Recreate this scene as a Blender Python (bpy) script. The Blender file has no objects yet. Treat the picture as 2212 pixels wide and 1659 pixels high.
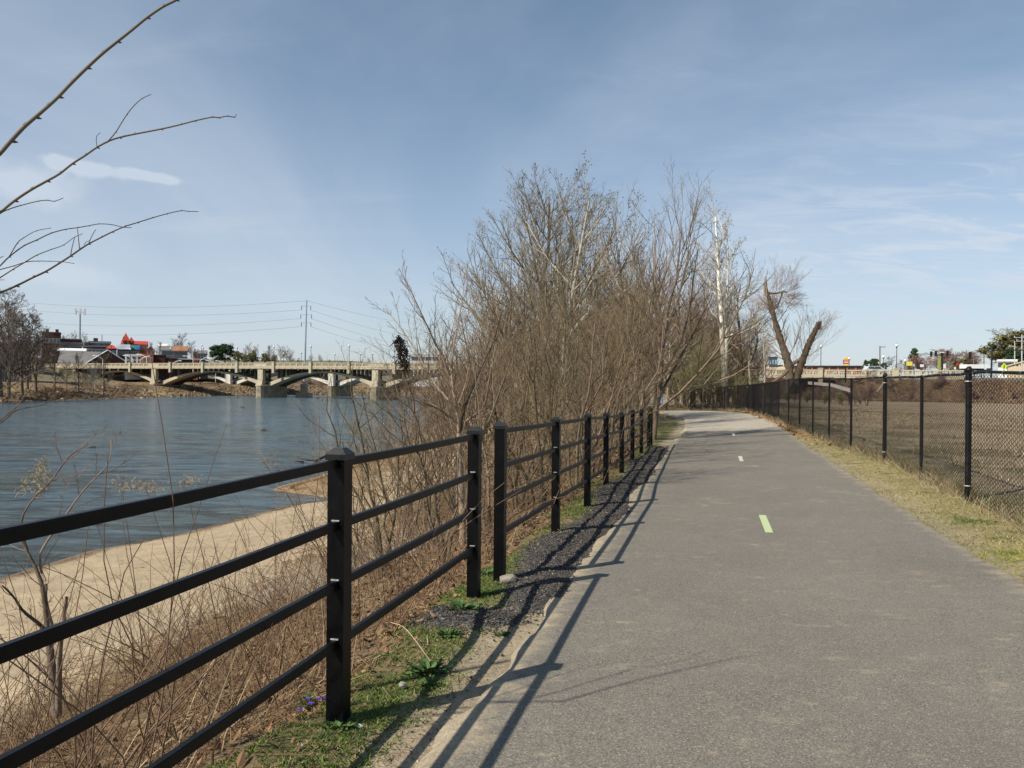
import bpy, math, numpy as np
from mathutils import Vector, Matrix
rng = np.random.default_rng(11)
sc = bpy.context.scene
COL = sc.collection

# ---------------------------------------------------------------- camera
F = 1722.0; CX, CY = 1106.0, 829.5
ROLL, PITCH = math.radians(0.45), math.radians(0.18)
CAM = np.array([0.0, 0.0, 1.65])
def cam_axes():
    fw = np.array([0, math.cos(PITCH), -math.sin(PITCH)])
    up = np.array([0, math.sin(PITCH), math.cos(PITCH)])
    X = np.array([1.0, 0, 0])
    cx = math.cos(ROLL)*X + math.sin(ROLL)*up
    cy = -math.sin(ROLL)*X + math.cos(ROLL)*up
    return cx, cy, fw
_cx, _cy, _fw = cam_axes()
def ray(vx, vy):
    d = _fw + _cx*((vx-CX)/F) + _cy*((CY-vy)/F)
    return d/d[1]
def at(vx, vy, Y):
    return CAM + ray(vx, vy)*Y
def onz(vx, vy, z):
    r = ray(vx, vy); return CAM + r*((z-CAM[2])/r[2])
cam = bpy.data.cameras.new('camera'); camo = bpy.data.objects.new('camera', cam); COL.objects.link(camo)
cam.sensor_width = 36; cam.lens = 36*F/2212; cam.clip_start = 0.05; cam.clip_end = 6000
m = Matrix.Identity(4)
for i in range(3):
    m[i][0] = _cx[i]; m[i][1] = _cy[i]; m[i][2] = -_fw[i]; m[i][3] = CAM[i]
camo.matrix_world = m
sc.camera = camo

# ---------------------------------------------------------------- light
SUNV = np.array([-.824*math.cos(math.radians(44.4)), -.566*math.cos(math.radians(44.4)), math.sin(math.radians(44.4))])
sun = bpy.data.lights.new('sun', 'SUN'); suno = bpy.data.objects.new('sun', sun); COL.objects.link(suno)
sun.energy = 5.0; sun.angle = math.radians(0.53); sun.color = (1.0, .92, .79)
suno.rotation_euler = Vector(SUNV).to_track_quat('Z', 'Y').to_euler()
world = bpy.data.worlds.new('World'); sc.world = world; world.use_nodes = True
nt = world.node_tree; N = nt.nodes; L = nt.links; N.clear()
def nd(tree, t, **kw):
    n = tree.nodes.new(t)
    for k, v in kw.items():
        if k == 'inp':
            for a, b in v.items(): n.inputs[a].default_value = b
        else: setattr(n, k, v)
    return n
out = nd(nt, 'ShaderNodeOutputWorld'); bg = nd(nt, 'ShaderNodeBackground'); bg.inputs[1].default_value = 0.085
sky = nd(nt, 'ShaderNodeTexSky', sky_type='NISHITA', sun_disc=False)
sky.sun_elevation = math.radians(44.4); sky.sun_rotation = math.atan2(SUNV[0], SUNV[1])
sky.altitude = 0; sky.air_density = 1.0; sky.dust_density = .5; sky.ozone_density = 1.6
geo = nd(nt, 'ShaderNodeTexCoord')
sep = nd(nt, 'ShaderNodeSeparateXYZ'); L.new(geo.outputs['Generated'], sep.inputs[0])
def M(op, a, b=None, clamp=False, tree=nt):
    n = tree.nodes.new('ShaderNodeMath'); n.operation = op; n.use_clamp = clamp
    for i, v in enumerate((a, b)):
        if v is None: continue
        if isinstance(v, (int, float)): n.inputs[i].default_value = v
        else: tree.links.new(v, n.inputs[i])
    return n.outputs[0]
zz = M('ADD', M('MAXIMUM', sep.outputs[2], 0.0), 0.13)
px = M('DIVIDE', sep.outputs[0], zz); py = M('DIVIDE', sep.outputs[1], zz)
comb = nd(nt, 'ShaderNodeCombineXYZ'); L.new(px, comb.inputs[0]); L.new(py, comb.inputs[1])
def cloudnoise(scale, sx, sy, rot, detail, rough, dist, lo, hi, loc=(0, 0, 0)):
    mp = nd(nt, 'ShaderNodeMapping'); mp.inputs['Scale'].default_value = (sx, sy, 1); mp.inputs['Rotation'].default_value = (0, 0, rot); mp.inputs['Location'].default_value = loc
    L.new(comb.outputs[0], mp.inputs[0])
    nz = nd(nt, 'ShaderNodeTexNoise'); nz.inputs['Scale'].default_value = scale; nz.inputs['Detail'].default_value = detail
    nz.inputs['Roughness'].default_value = rough; nz.inputs['Distortion'].default_value = dist
    L.new(mp.outputs[0], nz.inputs['Vector'])
    mr = nd(nt, 'ShaderNodeMapRange', interpolation_type='SMOOTHSTEP'); mr.inputs[1].default_value = lo; mr.inputs[2].default_value = hi
    L.new(nz.outputs[0], mr.inputs[0]); return mr.outputs[0]
veil = cloudnoise(.55, 1, .6, .5, 7, .55, .8, .35, .75)
streak = cloudnoise(2.2, .5, 1.4, -.5, 12, .62, .5, .5, .8, (7, 4, 0))
ripple = cloudnoise(4.2, .6, 1.3, -.35, 10, .62, .9, .43, .66)
# ripples gather towards the east (right) low sky
east = nd(nt, 'ShaderNodeMapRange', interpolation_type='SMOOTHSTEP'); east.inputs[1].default_value = .0; east.inputs[2].default_value = .6; L.new(sep.outputs[0], east.inputs[0])
low = nd(nt, 'ShaderNodeMapRange', interpolation_type='SMOOTHSTEP'); low.inputs[1].default_value = .36; low.inputs[2].default_value = .1; L.new(sep.outputs[2], low.inputs[0])
rip = M('MULTIPLY', M('MULTIPLY', ripple, east.outputs[0]), low.outputs[0])
# one small cumulus bank low in the north-west
def blob(vx, vy, wx, wz):
    r = ray(vx, vy); r = r/np.linalg.norm(r)
    nz = nd(nt, 'ShaderNodeTexNoise'); nz.inputs['Scale'].default_value = 30; nz.inputs['Detail'].default_value = 6; L.new(geo.outputs['Generated'], nz.inputs['Vector'])
    dx = M('DIVIDE', M('SUBTRACT', sep.outputs[0], float(r[0])), wx); dz = M('DIVIDE', M('SUBTRACT', M('ADD', sep.outputs[2], M('MULTIPLY', sep.outputs[0], .1)), float(r[2]+.1*r[0])), wz)
    d = M('SQRT', M('ADD', M('MULTIPLY', dx, dx), M('MULTIPLY', dz, dz)))
    d = M('ADD', d, M('MULTIPLY', M('SUBTRACT', nz.outputs[0], .5), 1.5))
    mr = nd(nt, 'ShaderNodeMapRange', interpolation_type='SMOOTHSTEP'); mr.inputs[1].default_value = 1.05; mr.inputs[2].default_value = .15; L.new(d, mr.inputs[0])
    fr = nd(nt, 'ShaderNodeMapRange'); fr.inputs[1].default_value = 0; fr.inputs[2].default_value = .2; L.new(sep.outputs[1], fr.inputs[0])
    return M('MULTIPLY', mr.outputs[0], fr.outputs[0])
blobs = M('ADD', M('ADD', M('MULTIPLY', blob(200, 366, .045, .011), .75), M('MULTIPLY', blob(325, 381, .045, .008), .8)), M('ADD', M('MULTIPLY', blob(30, 385, .08, .03), .35), M('MULTIPLY', blob(110, 590, .09, .02), .22)))
lowv = nd(nt, 'ShaderNodeMapRange', interpolation_type='SMOOTHSTEP'); lowv.inputs[1].default_value = .72; lowv.inputs[2].default_value = .3; lowv.inputs[3].default_value = .12; L.new(sep.outputs[2], lowv.inputs[0])
fac = M('ADD', M('MULTIPLY', M('MULTIPLY', veil, .42), lowv.outputs[0]), M('MULTIPLY', streak, .13))
fac = M('ADD', fac, M('MULTIPLY', rip, .6))
hazef = nd(nt, 'ShaderNodeMapRange', interpolation_type='SMOOTHSTEP'); hazef.inputs[1].default_value = .42; hazef.inputs[2].default_value = -.02; hazef.inputs[4].default_value = .36; L.new(sep.outputs[2], hazef.inputs[0])
fac = M('ADD', fac, hazef.outputs[0])
fac = M('ADD', fac, blobs, True)
fac = M('MINIMUM', fac, .8)
hsv = nd(nt, 'ShaderNodeHueSaturation'); hsv.inputs['Saturation'].default_value = .84; hz = nd(nt, 'ShaderNodeMapRange', interpolation_type='SMOOTHSTEP'); hz.inputs[1].default_value = .5; hz.inputs[2].default_value = .0; L.new(sep.outputs[2], hz.inputs[0])
tint = nd(nt, 'ShaderNodeMix', data_type='RGBA'); L.new(hz.outputs[0], tint.inputs[0]); tint.inputs[6].default_value = (.82, 1.05, 1.10, 1); tint.inputs[7].default_value = (.88, .98, 1.10, 1)
tm = nd(nt, 'ShaderNodeMix', data_type='RGBA', blend_type='MULTIPLY'); tm.inputs[0].default_value = 1; L.new(sky.outputs[0], tm.inputs[6]); L.new(tint.outputs[2], tm.inputs[7])
L.new(tm.outputs[2], hsv.inputs['Color'])
mx = nd(nt, 'ShaderNodeMix', data_type='RGBA'); L.new(fac, mx.inputs[0]); L.new(hsv.outputs[0], mx.inputs[6])
mx.inputs[7].default_value = (6.2, 6.9, 7.8, 1)
L.new(mx.outputs[2], bg.inputs[0]); L.new(bg.outputs[0], out.inputs[0])
sc.view_settings.view_transform = 'Standard'; sc.view_settings.look = 'None'; sc.view_settings.gamma = 1.0
sc.view_settings.use_curve_mapping = False; sc.view_settings.exposure = 0.3
sc.cycles.max_bounces = 6; sc.cycles.diffuse_bounces = 3; sc.cycles.glossy_bounces = 3; sc.cycles.transmission_bounces = 4

# ---------------------------------------------------------------- helpers
def tag(o, label=None, cat=None, group=None, kind=None):
    if label: o['label'] = label
    if cat: o['category'] = cat
    if group: o['group'] = group
    if kind: o['kind'] = kind
    return o
def empty(name, loc=(0, 0, 0), label=None, cat=None, group=None, rz=0):
    o = bpy.data.objects.new(name, None); COL.objects.link(o); o.location = loc; o.rotation_euler = (0, 0, rz)
    o.empty_display_size = .2
    return tag(o, label, cat, group)
class MB:
    def __init__(s): s.v = []; s.f = []; s.c = []; s.n = 0; s.anyc = False
    def add(s, V, Fs, c=None):
        """V (n,3); Fs list of int arrays (m,k)"""
        V = np.asarray(V, float).reshape(-1, 3)
        if not isinstance(Fs, list): Fs = [Fs]
        for f in Fs: s.f.append(np.asarray(f, int)+s.n)
        s.v.append(V); s.n += len(V)
        if c is not None:
            c = np.asarray(c, float); s.anyc = True
            if c.ndim == 1: c = np.tile(c, (len(V), 1))
            s.c.append(c)
        else: s.c.append(np.full((len(V), 3), .5))
        return s
    BF = np.array([[0, 3, 2, 1], [4, 5, 6, 7], [0, 1, 5, 4], [1, 2, 6, 5], [2, 3, 7, 6], [3, 0, 4, 7]])
    def box(s, lo, hi, R=None, T=None, c=None, taper=None):
        x0, y0, z0 = lo; x1, y1, z1 = hi
        V = np.array([[x0, y0, z0], [x1, y0, z0], [x1, y1, z0], [x0, y1, z0], [x0, y0, z1], [x1, y0, z1], [x1, y1, z1], [x0, y1, z1]], float)
        if taper is not None:
            cx_, cy_ = (x0+x1)/2, (y0+y1)/2
            V[4:, 0] = cx_+(V[4:, 0]-cx_)*taper; V[4:, 1] = cy_+(V[4:, 1]-cy_)*taper
        if R is not None: V = V @ np.asarray(R).T
        if T is not None: V = V+np.asarray(T)
        return s.add(V, s.BF, c)
    def prism(s, poly, z0, z1, R=None, T=None, c=None):
        """poly (n,2) CCW extruded in z"""
        poly = np.asarray(poly, float); n = len(poly)
        V = np.concatenate([np.c_[poly, np.full(n, z0)], np.c_[poly, np.full(n, z1)]])
        if R is not None: V = V @ np.asarray(R).T
        if T is not None: V = V+np.asarray(T)
        i = np.arange(n); j = (i+1) % n
        return s.add(V, [np.c_[i, j, j+n, i+n], (i+n)[None, :], i[::-1][None, :]], c)
    def tubes(s, P, R, sides=4, c=None, caps=False):
        P = np.asarray(P, float); R = np.asarray(R, float)
        if P.ndim == 2:
            P = P[None]
            if R.ndim == 1: R = R[None]
        if R.ndim == 0: R = np.full(P.shape[:2], float(R))
        Nn, K = P.shape[:2]
        T = np.gradient(P, axis=1); T /= np.linalg.norm(T, axis=2, keepdims=True)+1e-9
        ov = P[:, -1]-P[:, 0]; ov /= np.linalg.norm(ov, axis=1, keepdims=True)+1e-9
        ref = np.where(np.abs(ov[:, 2:3]) < .9, np.array([[0, 0, 1.]]), np.array([[1., 0, 0]]))[:, None, :]
        U = np.cross(T, ref); U /= np.linalg.norm(U, axis=2, keepdims=True)+1e-9
        W = np.cross(T, U)
        a = np.arange(sides)*2*np.pi/sides
        V = P[:, :, None, :]+R[:, :, None, None]*(np.cos(a)[None, None, :, None]*U[:, :, None, :]+np.sin(a)[None, None, :, None]*W[:, :, None, :])
        idx = np.arange(Nn*K*sides).reshape(Nn, K, sides)
        q = np.stack([idx[:, :-1], np.roll(idx, -1, 2)[:, :-1], np.roll(idx, -1, 2)[:, 1:], idx[:, 1:]], -1).reshape(-1, 4)
        Fs = [q]
        if caps: Fs += [idx[:, 0, ::-1], idx[:, -1, :]]
        if c is not None:
            c = np.asarray(c, float)
            if c.ndim == 2 and len(c) == Nn and Nn != 3: c = np.repeat(c, K*sides, axis=0)
            elif c.ndim == 3: c = np.repeat(c.reshape(-1, 3), sides, axis=0)
        return s.add(V.reshape(-1, 3), Fs, c)
    def lathe(s, prof, sides=12, T=(0, 0, 0), c=None):
        prof = np.asarray(prof, float); K = len(prof); a = np.arange(sides)*2*np.pi/sides
        V = np.stack([prof[:, 0:1]*np.cos(a), prof[:, 0:1]*np.sin(a), np.repeat(prof[:, 1:2], sides, 1)], -1).reshape(-1, 3)+np.asarray(T)
        idx = np.arange(K*sides).reshape(K, sides)
        q = np.stack([idx[:-1], np.roll(idx, -1, 1)[:-1], np.roll(idx, -1, 1)[1:], idx[1:]], -1).reshape(-1, 4)
        return s.add(V, [q, idx[0][::-1][None], idx[-1][None]], c)
    def build(s, name, mat, parent=None, loc=None, smooth=False):
        me = bpy.data.meshes.new(name)
        V = np.concatenate(s.v); me.vertices.add(len(V)); me.vertices.foreach_set('co', V.ravel())
        cnt = np.concatenate([np.full(len(f), f.shape[1]) for f in s.f if len(f)]); flat = np.concatenate([f.ravel() for f in s.f if len(f)])
        me.loops.add(len(flat)); me.loops.foreach_set('vertex_index', flat.astype(np.int32))
        me.polygons.add(len(cnt)); st = np.concatenate([[0], np.cumsum(cnt)[:-1]])
        me.polygons.foreach_set('loop_start', st.astype(np.int32)); me.polygons.foreach_set('loop_total', cnt.astype(np.int32))
        me.polygons.foreach_set('use_smooth', np.full(len(cnt), bool(smooth)))
        if s.anyc:
            at_ = me.color_attributes.new('col', 'FLOAT_COLOR', 'POINT')
            C = np.concatenate(s.c); at_.data.foreach_set('color', np.c_[C, np.ones(len(C))].ravel())
        me.update(); me.validate()
        if mat: me.materials.append(mat)
        o = bpy.data.objects.new(name, me); COL.objects.link(o)
        if parent: o.parent = parent
        if loc is not None: o.location = loc
        return o
def dup(o, parent=None):
    c = o.copy(); COL.objects.link(c); c.parent = parent
    for ch in list(o.children): dup(ch, c)
    return c
def rotz(a): return np.array([[math.cos(a), -math.sin(a), 0], [math.sin(a), math.cos(a), 0], [0, 0, 1]])

def vnoise(x, y, scale, seed=0, oct=4, rough=.5):
    """value noise fBm in -1..1"""
    r = np.random.default_rng(seed); tab = r.uniform(-1, 1, (256, 256)); tot = 0; amp = 1; s = 0
    x = np.asarray(x, float)*scale; y = np.asarray(y, float)*scale
    for o in range(oct):
        xi = np.floor(x).astype(int); yi = np.floor(y).astype(int); fx = x-xi; fy = y-yi
        fx = fx*fx*(3-2*fx); fy = fy*fy*(3-2*fy)
        a = tab[xi % 256, yi % 256]; b = tab[(xi+1) % 256, yi % 256]; c = tab[xi % 256, (yi+1) % 256]; d = tab[(xi+1) % 256, (yi+1) % 256]
        tot = tot+amp*((a*(1-fx)+b*fx)*(1-fy)+(c*(1-fx)+d*fx)*fy); s += amp; amp *= rough; x = x*2+17.3; y = y*2+5.7
    return tot/s
def sstep(a, b, x):
    t = np.clip((x-a)/(b-a), 0, 1); return t*t*(3-2*t)

# ---------------------------------------------------------------- materials
def mat_base(name):
    m = bpy.data.materials.new(name); m.use_nodes = True; t = m.node_tree; t.nodes.clear()
    o = t.nodes.new('ShaderNodeOutputMaterial'); b = t.nodes.new('ShaderNodeBsdfPrincipled'); t.links.new(b.outputs[0], o.inputs[0])
    return m, t, b
def noise(t, scale, detail=5, rough=.6, coord='Object', stretch=None, dist=0):
    tc = t.nodes.new('ShaderNodeTexCoord'); n = t.nodes.new('ShaderNodeTexNoise'); n.inputs['Scale'].default_value = scale
    n.inputs['Detail'].default_value = detail; n.inputs['Roughness'].default_value = rough; n.inputs['Distortion'].default_value = dist
    src = tc.outputs[coord]
    if stretch:
        mp = t.nodes.new('ShaderNodeMapping'); mp.inputs['Scale'].default_value = stretch; t.links.new(src, mp.inputs[0]); src = mp.outputs[0]
    t.links.new(src, n.inputs['Vector']); return n.outputs[0]
def ramp(t, src, stops):
    r = t.nodes.new('ShaderNodeValToRGB'); e = r.color_ramp.elements
    while len(e) < len(stops): e.new(.5)
    for el, (p, c) in zip(e, stops): el.position = p; el.color = (*c, 1)
    t.links.new(src, r.inputs[0]); return r.outputs[0]
def mixc(t, fac, a, b, mode='MIX'):
    n = t.nodes.new('ShaderNodeMix'); n.data_type = 'RGBA'; n.blend_type = mode
    for i, v in ((0, fac), (6, a), (7, b)):
        if isinstance(v, (int, float)): n.inputs[i].default_value = v
        elif isinstance(v, tuple): n.inputs[i].default_value = (*v, 1)
        else: t.links.new(v, n.inputs[i])
    return n.outputs[2]
def bump(t, b, src, strength=.3, dist=.02):
    n = t.nodes.new('ShaderNodeBump'); n.inputs['Strength'].default_value = strength; n.inputs['Distance'].default_value = dist
    t.links.new(src, n.inputs['Height']); t.links.new(n.outputs[0], b.inputs['Normal'])
def mat(name, col, rough=.8, var=.25, scale=3, detail=5, metal=0, bmp=0, bscale=None, stretch=None, spec=.3, attr=False, dirt=None):
    m, t, b = mat_base(name)
    n = noise(t, scale, detail, .6, 'Object', stretch)
    c1 = tuple(max(0, x*(1-var)) for x in col); c2 = tuple(min(1, x*(1+var)) for x in col)
    if attr:
        a = t.nodes.new('ShaderNodeAttribute'); a.attribute_name = 'col'
        g = ramp(t, n, [(.3, (1-var,)*3), (.7, (1+var*.6,)*3)])
        c = mixc(t, 1.0, a.outputs['Color'], g, 'MULTIPLY')
    else: c = ramp(t, n, [(.3, c1), (.7, c2)])
    if dirt:
        n2 = noise(t, dirt[1], 6, .7); f = t.nodes.new('ShaderNodeMapRange'); f.inputs[1].default_value = .5; f.inputs[2].default_value = .68; t.links.new(n2, f.inputs[0])
        c = mixc(t, M('MULTIPLY', f.outputs[0], dirt[2], tree=t), c, dirt[0])
    t.links.new(c, b.inputs['Base Color']); b.inputs['Roughness'].default_value = rough; b.inputs['Metallic'].default_value = metal
    b.inputs['Specular IOR Level'].default_value = spec
    if bmp: bump(t, b, noise(t, bscale or scale*6, 4, .6), bmp, .02)
    return m
m_steel = mat('black_powder_coat', (.0028, .0028, .0034), .4, .3, 9, spec=.16, bmp=.06, bscale=60, dirt=((.03, .027, .022), 7, .12))
m_steel_cap = mat('black_cap_plastic', (.004, .004, .005), .4, .2, 5, spec=.5)
m_weld = mat('weld_scuff', (.35, .35, .36), .5, .5, 60)
m_vinyl = mat('black_vinyl_fence', (.005, .0045, .0055), .5, .35, 12, spec=.25, dirt=((.07, .06, .05), 9, .2))
m_wire = mat('black_wire', (.008, .007, .008), .6, .2, 3, spec=.3)
m_tape = mat('pale_tie_wire', (.5, .5, .5), .4, .2, 20, metal=.3)
m_bark = mat('bark', (.2, .15, .1), .95, .45, 14, attr=True, bmp=.5, bscale=30, stretch=(1, 1, .4))
m_twig = mat('twig', (.2, .15, .1), .9, .2, 3, attr=True)
m_stalk = mat('dead_stalk', (.3, .2, .1), .9, .15, 2, attr=True)
m_grass = mat('grass_blade', (.08, .12, .03), .8, .15, 2, attr=True)
m_leaf = mat('evergreen_leaf', (.05, .08, .03), .75, .2, 1, attr=True)
m_gravel = mat('gravel_stone', (.08, .08, .085), .85, .3, 30, attr=True)
m_rock = mat('rock', (.2, .17, .13), .9, .4, 6, bmp=.6, bscale=20, attr=True)
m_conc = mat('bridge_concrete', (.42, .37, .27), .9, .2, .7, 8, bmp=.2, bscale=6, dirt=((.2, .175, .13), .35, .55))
m_conc_dark = mat('stain_and_shade_concrete', (.26, .225, .165), .9, .35, .6, 8, bmp=.3, bscale=4, dirt=((.09, .08, .06), .5, .7))  # stain on the piers; on the rear parapet it carries painted shade
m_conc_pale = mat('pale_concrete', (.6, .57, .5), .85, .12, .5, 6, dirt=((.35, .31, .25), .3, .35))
m_conc_shade = mat('shade_dark_concrete', (.10, .09, .075), .9, .3, .6, 8)  # darkened concrete: the shade below the deck is put into the colour
m_joint = mat('dark_joint_groove', (.12, .1, .08), .95, .2, 3)  # plain dark joint colour, used by no part
m_lamp_pole = mat('dark_green_lamp_pole', (.03, .04, .045), .5, .2, 3)
m_globe = mat('frosted_globe', (.75, .77, .8), .3, .05, 3, spec=.5)
m_galv = mat('weathering_steel_pylon', (.28, .36, .42), .5, .15, 1, metal=.2)
m_brick = mat('dark_red_brick', (.085, .035, .026), .9, .3, 1.2, 8, dirt=((.07, .045, .04), .3, .5))
m_brick_or = mat('orange_brick', (.42, .13, .06), .9, .2, 1.2, 8, dirt=((.26, .09, .05), .3, .5))
m_redroof = mat('red_roof', (.42, .05, .035), .75, .15, .6)
m_grey_roof = mat('grey_shingle_roof', (.16, .155, .15), .9, .2, .6, 8)
m_tin = mat('tin_roof', (.42, .45, .5), .5, .35, .35, metal=.3, stretch=(1, .1, 1))
m_rust = mat('rusty_roof', (.3, .14, .08), .8, .4, .4)
m_green_roof = mat('green_roof', (.03, .14, .1), .7, .2, .6)
m_blue = mat('blue_tarp', (.02, .08, .5), .6, .1, 1)
m_white = mat('white_paint', (.75, .75, .74), .6, .06, 1)
m_whitewall = mat('white_wall', (.5, .53, .56), .8, .12, .6, 8)
m_pane = mat('window_glass', (.03, .04, .05), .1, .2, 2, spec=.8)
m_beige = mat('beige_stucco', (.5, .42, .28), .85, .08, .5)
m_teal = mat('teal_print', (.02, .32, .3), .6, .1, 3)
m_red = mat('red_print', (.5, .03, .03), .5, .1, 3)
m_yellow = mat('yellow_print', (.75, .62, .12), .5, .1, 3)
m_lime = mat('lime_print', (.62, .8, .03), .5, .05, 3)
m_dark = mat('dark_metal', (.02, .02, .022), .55, .2, 3)
m_black = mat('black_print', (.01, .01, .01), .6, .1, 3)
m_signback = mat('sign_back_aluminium', (.5, .5, .52), .5, .15, 2, metal=.3)
m_post_green = mat('greenish_post', (.3, .34, .1), .7, .15, 2)
m_wood = mat('weathered_wood', (.2, .15, .11), .95, .3, 5, stretch=(1, 1, .3))
m_bin = mat('brown_bin', (.035, .028, .024), .7, .3, 5)
m_bluebox = mat('blue_grey_paint', (.16, .3, .45), .6, .1, 5)
m_fabric_w = mat('white_shirt', (.6, .63, .68), .9, .1, 6)
m_denim = mat('blue_jeans', (.05, .08, .22), .9, .2, 6)
m_skin = mat('skin', (.4, .24, .17), .6, .05, 5)
m_hair = mat('dark_hair', (.03, .02, .015), .7, .2, 9)
m_tyre = mat('tyre_rubber', (.02, .02, .02), .85, .1, 5)
m_carp = mat('silver_car_paint', (.5, .52, .53), .35, .05, 2, spec=.6)
m_flower = mat('violet_petal', (.16, .05, .5), .7, .2, 9)
m_foam = mat('pale_wood', (.52, .46, .38), .9, .2, 4)
# ---------------------------------------------------------------- terrain
WATER = -3.45
def I(y, ys, vs): return np.interp(y, ys, vs)
def dl(y): return I(y, [0, 4, 6.7, 9, 11.3, 16, 23, 30, 45, 60, 90], [0, 0, -.04, -.1, -.13, -.16, -.18, -.25, -.35, -.45, -.6])
def dr(y): return I(y, [0, 12, 17, 23, 29, 35, 41, 49, 53, 57, 90], [0, .03, .02, -.04, 0, .05, 0, -.09, -.2, -.35, -.5])
def E(y): return I(y, [-60, -5, 24, 30, 38, 46, 52, 58, 70, 90, 130], [-17, -3.2, 4.0, 4.9, 5.6, 5.2, 3.5, 2.6, 3.2, 5, 5])
def T(y): return I(y, [-60, 0, 12, 16, 22, 27, 35, 50, 60, 75, 130], [-14, -8.8, -8, -6.1, -6.0, -5.6, -4.6, -3.6, -3.2, -3.2, -3.2])
def S(y): return I(y, [-60, 0, 15, 20, 23.5, 26, 30, 32, 33.6, 34.6, 35.6, 36.8, 38.5, 42, 48, 52, 60, 75, 120, 170, 205, 240, 262, 300], [-20, -15, -13.6, -13.0, -12.4, -10.9, -9.7, -9.1, -7.7, -8.0, -9.2, -11.1, -11.0, -10.2, -9.6, -8.3, -8.6, -9, -9, -5, 2, 30, 70, 400])
def Sf(y): return I(y, [-200, 0, 100, 130, 164, 201, 232, 262, 285], [-190, -165, -140, -120, -106, -99, -97, -88, -60])
def YN(x): return I(x, [-300, -88, -60, 0, 100, 400], [235, 262, 285, 296, 305, 340])
BU = np.array([.873, -.488]); BN = np.array([.488, .873]); BO = np.array([-35., 205.])
def railz(t): return I(t, [-160, -118, -41, 27, 60, 104, 132, 180, 260], [6.45, 6.55, 6.4, 6.05, 5.4, 4.4, 4.25, 4.15, 4.1])
# path centre line
PC = np.array([[-.1, -3], [.68, 0], [2.18, 6], [3.68, 12], [5.2, 18], [6.75, 24], [8.3, 30], [9.75, 36], [10.9, 42], [11.2, 47], [10.3, 51.5], [8.2, 54.5], [7.2, 58], [8.2, 65], [12, 74], [16.5, 84], [20, 98]])
def catmull(P, n):
    P = np.asarray(P, float); Q = np.vstack([2*P[0]-P[1], P, 2*P[-1]-P[-2]]); o = []
    for i in range(1, len(Q)-2):
        t = np.linspace(0, 1, n, endpoint=False)[:, None]
        o.append(.5*((2*Q[i])+(-Q[i-1]+Q[i+1])*t+(2*Q[i-1]-5*Q[i]+4*Q[i+1]-Q[i+2])*t**2+(-Q[i-1]+3*Q[i]-3*Q[i+1]+Q[i+2])*t**3))
    return np.vstack(o+[P[-1:]])
PCs = catmull(PC, 12)
PHW = 1.9
def pathdist(x, y):
    x = np.asarray(x, float); y = np.asarray(y, float); d = np.full(x.shape, 1e9)
    for i in range(0, len(PCs)-1, 2):
        a = PCs[i]; b = PCs[min(i+2, len(PCs)-1)]; ab = b-a
        t = np.clip(((x-a[0])*ab[0]+(y-a[1])*ab[1])/(ab@ab), 0, 1)
        d = np.minimum(d, np.hypot(x-a[0]-t*ab[0], y-a[1]-t*ab[1]))
    return d
FENCE_R = np.array([[1.9, -6.5], [4.3, 2.7], [5.05, 5.6], [5.8, 8.5], [6.57, 11.46], [7.25, 14.1], [8.08, 17.26], [8.65, 20.3], [9.24, 23.2], [9.86, 26.1], [10.47, 29], [11.07, 31.9], [11.66, 34.8], [12.26, 37.7], [12.85, 40.6], [13.4, 43.4], [13.98, 46.3], [14.54, 49.2], [14.75, 52.2], [14.66, 55], [14.3, 57.4], [13.7, 57.9], [12.7, 57.2]])
def fencex(y): return np.interp(y, FENCE_R[:18, 1], FENCE_R[:18, 0])
def bern(x, y):
    """gravel berm on the path side of the rail fence"""
    fx = -1.82+.25*y; d = x-fx
    c = .38+.12*np.sin(y*1.3); w = .30
    return np.maximum(np.exp(-((d-c)/w)**2)*sstep(5.3, 6.6, y)*(1-sstep(21.5, 23.5, y)), 1.1*np.exp(-((d-.12)/.36)**2-((y-5.62)/.26)**2))
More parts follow.
